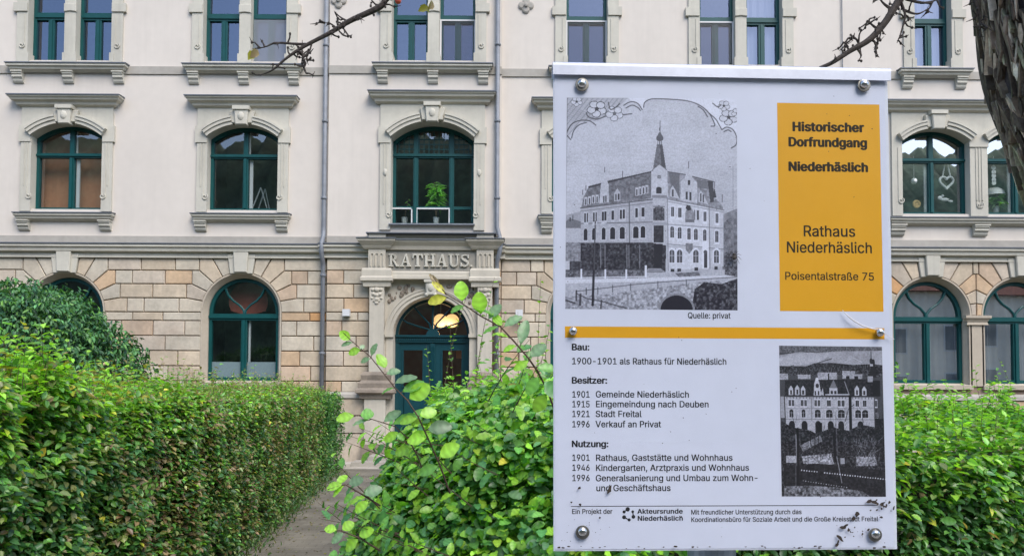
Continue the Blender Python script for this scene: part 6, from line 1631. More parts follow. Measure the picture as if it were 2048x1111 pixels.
# ------------------------------------------------------------------ leaves
T0 = [(0, 0, 0), (-.46, .27, .09), (-.45, .62, .10), (0, 1, 0), (.45, .62, .10), (.46, .27, .09)]
F0 = [(0, 3, 1), (3, 2, 1), (0, 5, 3), (3, 5, 4)]
def fine_template():
    ts = np.array([0, .12, .26, .40, .54, .68, .82, .93, 1.0]); ws = np.array([0, .30, .46, .50, .48, .40, .26, .11, 0])
    V = []; F = []
    for k, (t, w) in enumerate(zip(ts, ws)):
        z = 0.03 if k % 2 else -0.02
        V += [(-w, min(t + 0.09 * (w > 0), 0.99), 0.09 * w * 2 + z), (0, t, 0), (w, min(t + 0.09 * (w > 0), 0.99), 0.09 * w * 2 + z)]
    for k in range(len(ts) - 1):
        a = 3 * k
        F += [(a, a + 1, a + 4), (a, a + 4, a + 3), (a + 1, a + 2, a + 5), (a + 1, a + 5, a + 4)]
    return V, F
T1, F1 = fine_template()

def unit(a): return a / np.maximum(np.linalg.norm(a, axis=1, keepdims=True), 1e-9)
class Leaves:
    def __init__(s): s.P, s.D, s.N, s.L, s.W, s.C, s.B = [], [], [], [], [], [], []
    def add(s, P, D, N, L, W, C, bend=0.25):
        n = len(P)
        s.P.append(np.asarray(P, float).reshape(-1, 3)); s.D.append(unit(np.asarray(D, float).reshape(-1, 3))); s.N.append(np.asarray(N, float).reshape(-1, 3))
        s.L.append(np.broadcast_to(L, (n,)).astype(float)); s.W.append(np.broadcast_to(W, (n,)).astype(float)); s.C.append(np.broadcast_to(C, (n, 3)).astype(float)); s.B.append(np.broadcast_to(bend, (n,)).astype(float))
    def build(s, name, mat, parent, fine=False):
        P, D, N = (np.concatenate(a) for a in (s.P, s.D, s.N)); L, W, B = (np.concatenate(a) for a in (s.L, s.W, s.B)); C = np.concatenate(s.C)
        N = unit(N - D * np.sum(N * D, axis=1, keepdims=True)); X = np.cross(D, N)
        T, F = (np.array(T1), np.array(F1)) if fine else (np.array(T0, float), np.array(F0))
        n, k = len(P), len(T)
        tx, ty, tz = T[:, 0], T[:, 1], T[:, 2]
        V = (P[:, None] + X[:, None] * (W[:, None] * tx)[..., None] + D[:, None] * (L[:, None] * ty)[..., None]
             + N[:, None] * (L[:, None] * (tz[None] - B[:, None] * ty[None] ** 2))[..., None])
        FF = (np.arange(n)[:, None, None] * k + F[None]).reshape(-1, 3)
        cc = np.repeat(C[:, None], k, 1)
        if fine: cc = cc * (np.where(np.abs(tx) < 1e-6, 1.25, 1.0) * np.where((np.arange(k) // 3) % 2 == 0, 0.84, 1.08))[None, :, None]
        return link(name, np_mesh(name, V.reshape(-1, 3), FF, cc.reshape(-1, 3), smooth=fine), mat, parent)

M_LEAF = leaf_material('hornbeam_leaf', 0.36, 0.45, 0.65)
M_LEAF_DK = leaf_material('dense_leaf', 0.45, 0.22, 0.4)
M_TWIG = material('twig_bark', lin(74, 58, 46), 0.85, noise=0.2, nscale=40)
M_HIDDENCORE = material('hidden_core_dark', (0.022, 0.020, 0.012), 1.0, noise=0.5, nscale=14, bump=1.0, bscale=25)  # near-black core, added so no light shows through the hedges
YOUNG, MID, DARK, OLIVE, BROWN, YEL = np.array([.30, .56, .06]), np.array([.16, .38, .075]), np.array([.085, .22, .075]), np.array([.26, .32, .11]), np.array([.34, .25, .14]), np.array([.62, .58, .08])
def mixcol(n, weights, cols, jit=0.22):
    w = np.asarray(weights, float)
    if w.ndim == 1: w = np.repeat(w[None], n, 0)
    w = w / w.sum(1, keepdims=True)
    c = (w.cumsum(1) < NR.random((n, 1))).sum(1)
    base = np.array(cols)[np.minimum(c, len(cols) - 1)]
    return base * np.exp(NR.normal(0, jit, (n, 1))) * np.exp(NR.normal(0, 0.06, (n, 3)))
def lumps(P, s=1.0, seed=0):
    r = np.random.default_rng(seed); o = np.zeros(len(P))
    for k in range(7):
        d = r.normal(size=3); d /= np.linalg.norm(d); f = r.uniform(1.2, 5.0) / s
        o += np.sin(P @ d * f * 2 + r.uniform(0, 6)) / (1 + 0.3 * k)
    return o / 3
def leaf_dirs(n, nrm, droop=0.5):
    N = unit(nrm * 0.42 + np.array([0, 0, 1.0]) + NR.normal(0, .36, (n, 3)))
    D = unit(nrm * 0.55 + NR.normal(0, .8, (n, 3)) * np.array([1, 1, .35]) + np.array([0, 0, -droop * .5]))
    return D, N
def shoot(L, tw, base, h, n, size, cols, lean=None, r0=0.0017, droop=0.2):
    """an upright shoot with alternate leaves"""
    lean = np.array(lean if lean is not None else (R.uniform(-.25, .25), R.uniform(-.25, .25), 1.0)); lean = lean / np.linalg.norm(lean)
    side = np.cross(lean, [R.uniform(-1, 1), R.uniform(-1, 1), 0.1]); side /= np.linalg.norm(side)
    curve = np.array([R.uniform(-.15, .15), R.uniform(-.15, .15), 0]) * h
    pts = [np.array(base) + lean * h * t + curve * t * t for t in np.linspace(0, 1, 6)]
    tw.tube(pts, [r0 * (1 - 0.75 * t) for t in np.linspace(0, 1, 6)], 4, cap=False)
    for k in range(n):
        t = 0.12 + 0.88 * (k + R.random() * .5) / n
        p = np.array(base) + lean * h * t + curve * t * t
        s_ = side * (1 if k % 2 else -1)
        d = s_ + lean * R.uniform(.2, .9) + np.array([R.gauss(0, .25), R.gauss(0, .25), R.gauss(0, .2) - droop])
        nn = lean * .6 + np.array([R.gauss(0, .35), R.gauss(0, .35) - .15, .6])
        sz = size * R.uniform(.7, 1.15) * (1 - .35 * t)
        c = cols[R.randrange(len(cols))] * math.exp(R.gauss(0, .18))
        L.add([p], [d], [nn], sz, sz * R.uniform(.5, .62), c, R.uniform(.05, .4))

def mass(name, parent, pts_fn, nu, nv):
    """irregular dark core added inside a hedge to block light: closed tube of rings"""
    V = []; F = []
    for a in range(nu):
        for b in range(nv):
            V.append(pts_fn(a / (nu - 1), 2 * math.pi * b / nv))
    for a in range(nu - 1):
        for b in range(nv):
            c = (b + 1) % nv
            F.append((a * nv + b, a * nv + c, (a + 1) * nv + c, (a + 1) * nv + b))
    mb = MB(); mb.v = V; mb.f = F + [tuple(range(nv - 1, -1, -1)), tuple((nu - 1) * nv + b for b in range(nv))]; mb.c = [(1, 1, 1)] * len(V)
    return mb.build(name, M_HIDDENCORE, parent)

# ------------------------------------------------------------------ hedge left of the path
hl = thing('hedge', 'long clipped hornbeam hedge with browning lower leaves, left of the paved path', 'hedge', (-3.4, 9, 0))
L = Leaves(); tw = MB()
def top_z(Y): return np.interp(Y, [2, 3.2, 5, 10, 16.5], [1.70, 1.66, 1.54, 1.56, 1.62]) + .035 * np.sin(Y * 2.3) + .03 * np.sin(Y * 5.1 + 1)
WID = 1.35
def left_patch(n, y0, y1, face):
    Y = y0 + (y1 - y0) * NR.random(n)
    if face == 'side':
        Z = NR.random(n) ** 0.85 * top_z(Y)
        X = hx(Y); nr = np.repeat(np.array([[0.97, -0.2, 0.1]]), n, 0)
        X = X - 0.10 * np.clip((Z - 1.3) / .45, 0, 1) ** 2
    elif face == 'top':
        X = hx(Y) - WID * NR.random(n); Z = top_z(Y); nr = np.repeat(np.array([[0.1, -0.15, 1.0]]), n, 0)
    else:
        X = hx(y0) - WID * NR.random(n); Y = np.full(n, y1); Z = NR.random(n) * top_z(Y); nr = np.repeat(np.array([[0.2, 1.0, 0.0]]), n, 0)
    P = np.stack([X, Y, Z + 0 * Y], -1)
    off = 0.15 * lumps(P, 0.8, 3) + 0.06 * lumps(P, 0.2, 4) - np.abs(NR.normal(0, .09, n))
    P = P + nr * off[:, None]
    D, N = leaf_dirs(n, nr)
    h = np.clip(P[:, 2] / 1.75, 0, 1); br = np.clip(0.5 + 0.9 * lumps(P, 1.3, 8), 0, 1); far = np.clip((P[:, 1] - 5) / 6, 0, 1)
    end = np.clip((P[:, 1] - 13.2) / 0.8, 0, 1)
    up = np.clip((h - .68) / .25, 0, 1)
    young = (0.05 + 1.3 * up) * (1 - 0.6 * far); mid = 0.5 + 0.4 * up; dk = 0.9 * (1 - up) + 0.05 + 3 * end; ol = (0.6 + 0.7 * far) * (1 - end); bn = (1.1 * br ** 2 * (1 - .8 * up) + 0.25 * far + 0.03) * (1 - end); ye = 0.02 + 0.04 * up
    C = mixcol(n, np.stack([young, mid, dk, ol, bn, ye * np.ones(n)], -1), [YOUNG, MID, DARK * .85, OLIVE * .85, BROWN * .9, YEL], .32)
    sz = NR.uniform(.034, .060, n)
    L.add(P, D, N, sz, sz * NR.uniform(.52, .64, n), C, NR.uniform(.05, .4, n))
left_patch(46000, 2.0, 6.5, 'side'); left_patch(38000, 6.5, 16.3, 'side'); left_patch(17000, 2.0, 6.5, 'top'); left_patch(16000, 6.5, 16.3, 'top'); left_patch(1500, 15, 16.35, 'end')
for k in range(1150):
    Y = 2.2 + 14 * R.random() ** 1.6; x = hx(Y) - R.uniform(0.02, WID); f = min(1, max(0, (Y - 5) / 4))
    tall = R.random() < 0.16
    shoot(L, tw, (x, Y, top_z(Y) - 0.06), (R.uniform(.06, .22) if not tall else R.uniform(.22, .38)) * (1 - .1 * f), R.randint(6, 10), .055, [YOUNG, YOUNG, MID, YEL * .7] if Y < 6 else [OLIVE * 1.5, MID, BROWN * 1.1, YOUNG * .8])
for k in range(420):
    Y = R.uniform(4.0, 14); x = hx(Y) - R.uniform(0.1, WID)
    shoot(L, tw, (x, Y, top_z(Y) - 0.05), R.uniform(.14, .42), R.randint(7, 12), .058, [OLIVE * 1.2, MID, BROWN * 1.1, YOUNG * .8])
for k in range(160):
    Y = 2.3 + 13 * R.random(); x = hx(Y) - 0.05; z = R.uniform(.3, 1.6)
    shoot(L, tw, (x, Y, z), R.uniform(.08, .2), R.randint(3, 6), .055, [MID, OLIVE, MID], lean=(1, R.uniform(-.5, .3), R.uniform(-.2, .6)))
for k in range(340):
    Y = R.uniform(2.4, 5.4); x = hx(Y) - R.uniform(0.0, WID * .8)
    shoot(L, tw, (x, Y, top_z(Y) - 0.05), R.uniform(.12, .34), R.randint(7, 12), .068, [YOUNG, YOUNG * 1.15, YEL * .6, MID])
L.build('foliage', M_LEAF, hl); tw.build('shoots', M_TWIG, hl)
mass('hidden_core', hl, lambda t, a: (hx(2 + 14.2 * t) - WID / 2 + (WID / 2 - .2) * max(-1, min(1, 1.5 * math.cos(a))), 2.0 + 14.2 * t, 0.78 + 0.74 * max(-1, min(1, 1.5 * math.sin(a)))), 40, 24)

# low weeds along the foot of the left hedge
L = Leaves(); n = 2600
Y = 6.5 + 9.0 * NR.random(n); P = np.stack([hx(Y) + np.abs(NR.normal(0, .13, n)) - .05, Y, NR.random(n) ** 2 * .12], -1)
D = unit(NR.normal(0, .5, (n, 3)) + np.array([.2, 0, .8])); N = unit(NR.normal(0, .6, (n, 3)) + np.array([.3, -.5, .4]))
L.add(P, D, N, NR.uniform(.03, .07, n), NR.uniform(.008, .022, n), mixcol(n, [.3, .4, .3], [MID * .5, OLIVE * .5, DARK * .7]), .3)
o = L.build('weeds', M_LEAF, None); o['kind'] = 'stuff'

# litter on the path
L = Leaves(); n = 900
Y = 4 + 11.5 * NR.random(n); X = hx(Y) + 1.9 * NR.random(n) ** 1.7
P = np.stack([X, Y, np.full(n, .012)], -1)
L.add(P, np.stack([NR.normal(size=n), NR.normal(size=n), NR.normal(0, .1, n)], -1), unit(np.stack([NR.normal(0, .2, n), NR.normal(0, .2, n), np.ones(n)], -1)), NR.uniform(.015, .05, n), NR.uniform(.01, .028, n), mixcol(n, [.6, .2, .2], [BROWN * .6, OLIVE * .7, YEL * .5]), .1)
o = L.build('fallen_leaves', M_LEAF, None); o['kind'] = 'stuff'

# ------------------------------------------------------------------ dark bush behind the left hedge
bs = thing('bush', 'tall dark green bush behind the left hedge, in front of the arched window', 'bush', (-7.0, 11.2, 0))
L = Leaves(); tw = MB()
rb = random.Random(12)
lobes = [((-7.9, 11.3, 2.1), 1.15), ((-6.9, 11.0, 2.35), .95), ((-6.35, 11.2, 1.9), .85), ((-5.95, 11.1, 1.4), .65), ((-7.2, 10.7, 1.4), 1.1), ((-8.8, 11.2, 2.0), 1.1), ((-6.3, 10.8, 1.2), .7), ((-7.5, 11.2, 2.6), .65)]
for (c, r) in lobes:
    n = int(9500 * r * r)
    d = unit(NR.normal(size=(n, 3))); rad = r * (1 - np.abs(NR.normal(0, .13, n)))
    P = np.array(c) + d * rad[:, None] * np.array([1, 1, .9]); P += d * (0.16 * lumps(P, .45, 5) + .08 * lumps(P, .16, 6))[:, None]
    P = P[P[:, 2] > 0.2]; d = unit(P - np.array(c)); n = len(P)
    D = unit(d * .6 + NR.normal(0, .45, (n, 3)) + np.array([0, 0, -.75])); N = unit(d * .8 + np.array([0, 0, .6]) + NR.normal(0, .35, (n, 3)))
    C = mixcol(n, [.14, .46, .40], [MID * .75, DARK * 1.05, np.array([.03, .10, .045])])
    L.add(P, D, N, NR.uniform(.06, .10, n), NR.uniform(.026, .042, n), C, NR.uniform(.1, .5, n))
for k in range(40):
    c, r = lobes[k % len(lobes)]; a = rb.uniform(0, 6.28)
    p = (c[0] + r * math.cos(a) * .9, c[1] - abs(r * math.sin(a)) * .7, c[2] + r * rb.uniform(.1, .7))
    shoot(L, tw, p, rb.uniform(.2, .4), 9, .11, [MID * .9, DARK * 1.2], lean=(math.cos(a), -.4, rb.uniform(-.1, .7)), droop=.5)
L.build('foliage', M_LEAF_DK, bs)
for k in range(9):
    c, r = lobes[k % len(lobes)]; tw.tube([(-7.1 + rb.uniform(-.3, .3), 11.2, 0), (-7.1 + (c[0] + 7.1) * .5, 11.2, .9), c], [.05, .035, .012], 6)
tw.build('stem', M_TWIG, bs)

# ------------------------------------------------------------------ hedge right of the path and in front of the right wing
hr = thing('hedge', 'clipped bright green hornbeam hedge behind and right of the information board', 'hedge', (2.2, 3.6, 0))
A, B = np.array([0.15, 2.75]), np.array([6.5, 4.9])
ex = (B - A) / np.linalg.norm(B - A); en = np.array([ex[1], -ex[0]])      # along, and outwards to the camera
LEN = np.linalg.norm(B - A)
L = Leaves(); tw = MB()
def right_patch(n, face, s0=0.0, s1=1.0):
    s = LEN * (s0 + (s1 - s0) * NR.random(n)); t = NR.random(n)
    if face == 'side':
        Z = t * 1.33; dep = np.zeros(n); nr = np.array([en[0], en[1], .1]); 
    else:
        dep = 1.3 * t; Z = 1.33 + 0.20 * t ** .6; nr = np.array([en[0] * .35, en[1] * .35, 1.0])
    nr = np.repeat(nr[None] / np.linalg.norm(nr), n, 0)
    P = np.stack([A[0] + ex[0] * s - en[0] * dep, A[1] + ex[1] * s - en[1] * dep, Z], -1)
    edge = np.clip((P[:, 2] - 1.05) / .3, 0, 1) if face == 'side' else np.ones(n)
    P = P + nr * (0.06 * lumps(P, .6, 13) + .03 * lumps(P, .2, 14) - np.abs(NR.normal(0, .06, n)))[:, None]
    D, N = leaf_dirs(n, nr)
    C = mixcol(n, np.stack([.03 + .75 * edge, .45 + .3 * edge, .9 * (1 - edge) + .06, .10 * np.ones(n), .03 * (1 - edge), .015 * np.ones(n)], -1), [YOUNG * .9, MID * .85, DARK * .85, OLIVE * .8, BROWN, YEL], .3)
    sz = NR.uniform(.034, .056, n)
    L.add(P, D, N, sz, sz * NR.uniform(.52, .64, n), C, NR.uniform(.05, .4, n))
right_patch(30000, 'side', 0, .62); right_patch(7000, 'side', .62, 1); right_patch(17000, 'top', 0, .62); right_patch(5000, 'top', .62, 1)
for k in range(330):
    s = LEN * R.random() * .8; dep = R.random() ** .7 * 1.3
    p = (A[0] + ex[0] * s - en[0] * dep, A[1] + ex[1] * s - en[1] * dep, 1.36 + .18 * (dep / 1.3) ** .6)
    shoot(L, tw, p, R.uniform(.08, .2) if R.random() > .16 else R.uniform(.22, .36), R.randint(8, 13), .05, [YOUNG, YOUNG, MID])
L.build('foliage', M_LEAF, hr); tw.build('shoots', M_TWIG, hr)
def core_r(t, a):
    s = LEN * t; dep = .68 + .46 * max(-1, min(1, 1.5 * math.cos(a))); z = .62 + .62 * max(-1, min(1, 1.5 * math.sin(a)))
    return (A[0] + ex[0] * s - en[0] * dep, A[1] + ex[1] * s - en[1] * dep, z)
mass('hidden_core', hr, core_r, 20, 24)

# hedge that follows the right side of the path, seen past the bush
hp = thing('hedge', 'hornbeam hedge with tall thin shoots along the right side of the path, before the door', 'hedge', (-0.3, 5.5, 0))
L = Leaves(); tw = MB()
def px_side(Y): return -0.27 - 0.09 * (Y - 2.6)
n = 13000
Y = 2.7 + 7.3 * NR.random(n) ** 1.3; Z = 1.52 * NR.random(n) ** .7
P = np.stack([px_side(Y), Y, Z], -1); nr = np.repeat(np.array([[-1, -.25, .1]]), n, 0)
P = P + nr * (.06 * lumps(P, .6, 23) - np.abs(NR.normal(0, .07, n)))[:, None]; D, N = leaf_dirs(n, nr)
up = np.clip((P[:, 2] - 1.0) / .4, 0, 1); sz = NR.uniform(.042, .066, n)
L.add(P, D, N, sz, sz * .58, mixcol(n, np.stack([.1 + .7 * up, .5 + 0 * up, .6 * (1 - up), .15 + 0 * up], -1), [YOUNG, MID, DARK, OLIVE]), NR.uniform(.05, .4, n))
n = 15000
Y = 2.7 + 7.3 * NR.random(n) ** 1.3; P = np.stack([px_side(Y) + 1.2 * NR.random(n), Y, 1.52 + .05 * NR.random(n)], -1); nr = np.repeat(np.array([[-.1, -.2, 1.0]]), n, 0)
P = P + nr * (.08 * lumps(P, .5, 25) - np.abs(NR.normal(0, .06, n)))[:, None]; D, N = leaf_dirs(n, nr); sz = NR.uniform(.042, .066, n)
L.add(P, D, N, sz, sz * .58, mixcol(n, [.55, .4, .1, .05], [YOUNG, MID, DARK, YEL * .7]), NR.uniform(.05, .4, n))
n = 2500
P = np.stack([px_side(2.7) + 1.0 * NR.random(n), np.full(n, 2.7), 1.5 * NR.random(n)], -1); nr = np.repeat(np.array([[-.1, -1, .1]]), n, 0); D, N = leaf_dirs(n, nr)
L.add(P, D, N, .055, .032, mixcol(n, [.4, .4, .2], [YOUNG, MID, DARK]), .2)
for k in range(200):
    Y = 2.8 + 6.5 * R.random() ** 1.2; x = px_side(Y) + R.uniform(0, 1.1)
    shoot(L, tw, (x, Y, 1.5), R.uniform(.1, .26), R.randint(5, 10), .055, [YOUNG, YOUNG, MID])
for x, Y, z1 in ((-.40, 4.6, 2.20), (-.30, 4.4, 2.02), (-.22, 4.8, 1.95), (-.12, 4.5, 2.1), (-.02, 4.3, 1.98), (.08, 4.9, 2.15), (.18, 4.4, 2.28), (.24, 4.7, 2.05), (-.5, 4.9, 1.92), (-.2, 4.2, 2.25), (.14, 4.2, 1.95)):
    shoot(L, tw, (x, Y, 1.48), z1 - 1.48, R.randint(12, 18), .05, [YOUNG, YOUNG * .8, MID], lean=(R.uniform(-.12, .12), 0, 1), r0=.004)
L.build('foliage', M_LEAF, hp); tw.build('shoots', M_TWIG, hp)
mass('hidden_core', hp, lambda t, a: (px_side(2.85 + 7.2 * t) + .6 + .42 * max(-1, min(1, 1.5 * math.cos(a))), 2.85 + 7.2 * t, .72 + .68 * max(-1, min(1, 1.5 * math.sin(a)))), 24, 24)

# ------------------------------------------------------------------ bush of large leaves beside the board, nearest to the camera
bf = thing('bush', 'loose bright green bush with long leafy twigs, directly left of the information board', 'bush', (0.1, 2.2, 0))
L = Leaves(); tw = MB()
edge = [at(*p, 2.0) for p in ((640, 1180), (672, 1111), (700, 1040), (725, 975), (760, 905), (800, 850), (845, 812), (900, 790), (965, 768), (1040, 752), (1110, 745))]
ez = [p.z for p in edge]; ex_ = [p.x for p in edge]
n = 30000
Z = 0.35 + 1.32 * NR.random(n) ** .75
xl = np.interp(Z, ez, ex_, left=ex_[0] - .02, right=.13)
X = xl + np.abs(NR.normal(0, .36, n)) ** 1.15 * 1.15
k_ = X < 1.15; X, Z, xl = X[k_], Z[k_], xl[k_]; n = len(X)
e_ = np.clip((X - xl) / .5, 0, 1)
Y = 2.25 - .42 * np.sqrt(e_) + np.abs(NR.normal(0, .2, n))
Y = Y + 0.25 * np.clip((Z - 1.2) / .45, 0, 1)
P = np.stack([X, Y, Z], -1); P[:, 1] += .06 * lumps(P, .35, 31)
nr = unit(np.stack([-.9 * (1 - e_), np.full(n, -.9), .1 + 0 * e_], -1)); D, N = leaf_dirs(n, nr, .45); N = unit(N + nr * .35 + NR.normal(0, .3, (n, 3)))
sz = NR.uniform(.019, .043, n) * (1 + .25 * (NR.random(n) > .9)); upz = np.clip((Z - 1.0) / .6, 0, 1)
L.add(P, D, N, sz, sz * NR.uniform(.54, .68, n), mixcol(n, np.stack([.35 + .35 * upz, .5 + 0 * upz, .45 * (1 - upz) + .12, .012 + 0 * upz, .10 + 0 * upz], -1), [YOUNG * .9, MID * .9, DARK, YEL * .7, np.array([.17, .33, .16])], .3), NR.uniform(.0, .4, n))
# tips and sprays that stick out of the outline
for k in range(120):
    z = R.uniform(.5, 1.66); x = float(np.interp(z, ez, ex_)) + R.uniform(-.02, .3 if z < 1.5 else .6); y = R.uniform(1.85, 2.4)
    shoot(L, tw, (x + .05, y, z), R.uniform(.10, .22), R.randint(5, 9), .049, [YOUNG, YOUNG * .85, MID, DARK * 1.2], lean=(-.7 if z < 1.5 else R.uniform(-.4, .4), -.3, R.uniform(.1, .8)), r0=.002)
# the long twigs seen against the portal
def hero(path, Y, r0, leaves):
    pts = [at(px_, py_, Y + dy) for px_, py_, dy in path]
    tw.tube(pts, [r0 * (.35 + .65 * k / (len(pts) - 1)) for k in range(len(pts))], 6)
    for bx, by, tx, ty, w, col, tilt in leaves:
        b, t = at(bx, by, Y), at(tx, ty, Y)
        d = t - b; ln = d.length
        d = d + Vector((0, R.uniform(-.15, .15) * ln, 0))
        nn = Vector((R.gauss(0, .15), -1.0 + tilt, .25 + tilt))
        tw.tube([b, b + (t - b) * .12], .0011, 4)
        L.add([b + (t - b) * .08], [d], [nn], ln, w * Y / FPX, np.array(col) * math.exp(R.gauss(0, .08)), R.uniform(.02, .22))
BY = YOUNG * 1.15
PALE = np.array([.22, .36, .20])
hero([(866, 553, 0), (879, 572, 0), (893, 588, 0), (925, 607, 0), (962, 632, 0), (1000, 652, 0), (1028, 682, 0), (1057, 716, 0), (1075, 742, .02), (1095, 780, .05), (1120, 850, .1)], 1.70, .0027,
     [(884, 582, 860, 548, 12, BROWN, 0), (893, 590, 866, 566, 15, YEL, .2), (897, 595, 858, 602, 22, YEL * .85, 0), (925, 606, 921, 565, 30, BY, 0), (931, 610, 903, 622, 16, MID, .3), (962, 632, 958, 587, 32, BY, 0), (940, 616, 985, 626, 14, MID, .6),
      (975, 640, 1000, 610, 22, PALE * .8, .3), (985, 645, 1000, 634, 30, BY, 0), (1005, 655, 1040, 632, 20, PALE, .2), (1000, 652, 968, 664, 13, MID, .5), (1020, 676, 990, 664, 12, YOUNG, .4), (1035, 690, 1008, 700, 14, YOUNG, .3), (1040, 694, 1052, 640, 24, PALE, .2),
      (1057, 716, 1090, 690, 26, PALE * .9, .1), (1060, 720, 1030, 738, 18, YOUNG, .2), (1070, 735, 1110, 735, 22, MID, .2), (1080, 750, 1056, 785, 26, MID * 1.1, .1), (1085, 760, 1118, 790, 34, DARK * 1.6, 0), (1095, 785, 1070, 820, 28, YOUNG, .1)])
hero([(686, 664, 0), (703, 681, 0), (722, 697, 0), (740, 712, 0), (764, 742, 0), (790, 775, 0), (815, 800, 0), (836, 832, 0), (858, 880, .03), (880, 930, .05), (900, 985, .08)], 1.72, .0024,
     [(703, 681, 681, 664, 20, BY, 0), (708, 684, 684, 690, 12, PALE * .9, .3), (724, 698, 698, 706, 18, YOUNG, .1), (728, 698, 722, 690, 12, PALE, .2), (742, 714, 752, 688, 14, PALE, .3), (742, 716, 722, 722, 13, PALE * .8, .2), (752, 728, 770, 716, 34, BY, 0),
      (770, 748, 798, 740, 18, PALE * .9, .3), (785, 768, 830, 752, 20, PALE * .9, .3), (800, 785, 845, 765, 24, MID, .2), (815, 800, 856, 772, 36, BY, 0), (790, 775, 764, 783, 10, MID, .5), (836, 832, 870, 820, 26, YOUNG, .1), (838, 836, 800, 842, 20, YOUNG, .2), (850, 860, 900, 850, 30, PALE * .7, .1), (856, 876, 815, 880, 24, BY, .1), (875, 915, 915, 890, 30, YOUNG, .1), (880, 930, 840, 945, 24, MID, .1)])
hero([(690, 838, 0), (715, 830, 0), (745, 838, 0), (790, 852, 0), (815, 875, 0), (832, 905, 0), (850, 950, .05)], 1.75, .002,
     [(712, 830, 676, 838, 22, BY, .2), (718, 830, 745, 826, 28, MID * 1.2, .3), (742, 838, 708, 848, 12, PALE, .4), (765, 845, 798, 822, 20, PALE, .2), (780, 850, 830, 830, 20, MID, .2), (800, 862, 770, 880, 20, YOUNG, .1), (815, 875, 855, 868, 22, BY, .1), (826, 895, 790, 905, 22, YOUNG, .1)])
hero([(655, 978, 0), (690, 968, 0), (720, 985, 0), (760, 1010, .05)], 1.8, .0026, [(688, 968, 655, 975, 20, BY, .3), (694, 968, 724, 958, 24, PALE * .7, .2), (690, 968, 668, 990, 13, BY, .4), (712, 980, 690, 1003, 14, MID, .3), (725, 990, 760, 975, 26, PALE, .2), (740, 1000, 712, 1020, 22, BY, .2)])
hero([(640, 1062, 0), (680, 1060, 0), (720, 1075, 0), (760, 1100, .05)], 1.8, .0026, [(676, 1060, 650, 1055, 20, BY, .3), (682, 1060, 705, 1045, 22, YOUNG, .2), (690, 1063, 665, 1082, 18, PALE * .9, .2), (715, 1072, 745, 1058, 24, BY, .2), (720, 1076, 690, 1098, 24, YOUNG, .2)])
L.build('foliage', M_LEAF, bf, fine=True); tw.build('twigs', M_TWIG, bf)

# ------------------------------------------------------------------ old tree at the right
TY = 2.0
def tp(px_, py_, Y=TY): return at(px_, py_, Y)
tree = thing('tree', 'old tree with flaking bark leaning over the information board, bare spurred branches', 'tree', (2.45, TY, 0))
axis = [(2.45, TY, -0.05), (2.33, TY, .45), (2.15, TY, 1.0), (2.03, TY, 1.5), (1.84, TY, 1.85), (1.625, TY, 2.15), (1.53, TY, 2.4), (1.49, TY, 2.62), (1.445, TY, 2.9), (1.36, TY, 3.3), (1.24, TY, 3.8)]
rads = [.24, .205, .185, .175, .17, .166, .165, .168, .172, .14, .10]
def spline(P, m=6):
    P = [Vector(p) for p in P]; P = [2 * P[0] - P[1]] + P + [2 * P[-1] - P[-2]]; out = []
    for i in range(1, len(P) - 2):
        for t in np.linspace(0, 1, m, endpoint=False):
            out.append(.5 * (2 * P[i] + (P[i + 1] - P[i - 1]) * t + (2 * P[i - 1] - 5 * P[i] + 4 * P[i + 1] - P[i + 2]) * t ** 2 + (3 * P[i] - P[i - 1] - 3 * P[i + 1] + P[i + 2]) * t ** 3))
    return out + [P[-2]]
ax = spline(axis, 10); rd = np.interp(np.linspace(0, len(axis) - 1, len(ax)), range(len(axis)), rads)
M_BARK = material('bark', (1, 1, 1), .95, noise=.35, nscale=18, bump=.8, bscale=60, attr=True)
nr_ = 64; V = []; C = []; rt = np.random.default_rng(8)
for i, (p, r) in enumerate(zip(ax, rd)):
    t = (ax[min(i + 1, len(ax) - 1)] - ax[max(i - 1, 0)]).normalized(); u = t.cross(Vector((0, 1, 0))).normalized(); v = t.cross(u)
    for k in range(nr_):
        a = 2 * math.pi * k / nr_
        b = math.sin(3 * a + p.z * 1.7) * .05 + math.sin(7 * a - p.z * 5) * .04 + math.sin(13 * a + p.z * 9) * .03 + .04 * math.sin(p.z * 11 + 2 * a)
        V.append(p + (u * math.cos(a) + v * math.sin(a)) * r * (1 + b)); C.append((.075 + .025 * math.sin(9 * a + 7 * p.z), .056 + .018 * math.sin(9 * a + 7 * p.z), .042))
F = [(i * nr_ + k, i * nr_ + (k + 1) % nr_, (i + 1) * nr_ + (k + 1) % nr_, (i + 1) * nr_ + k) for i in range(len(ax) - 1) for k in range(nr_)]
trunk = link('trunk', np_mesh('trunk', V, F, np.array(C), smooth=True), M_BARK, tree)
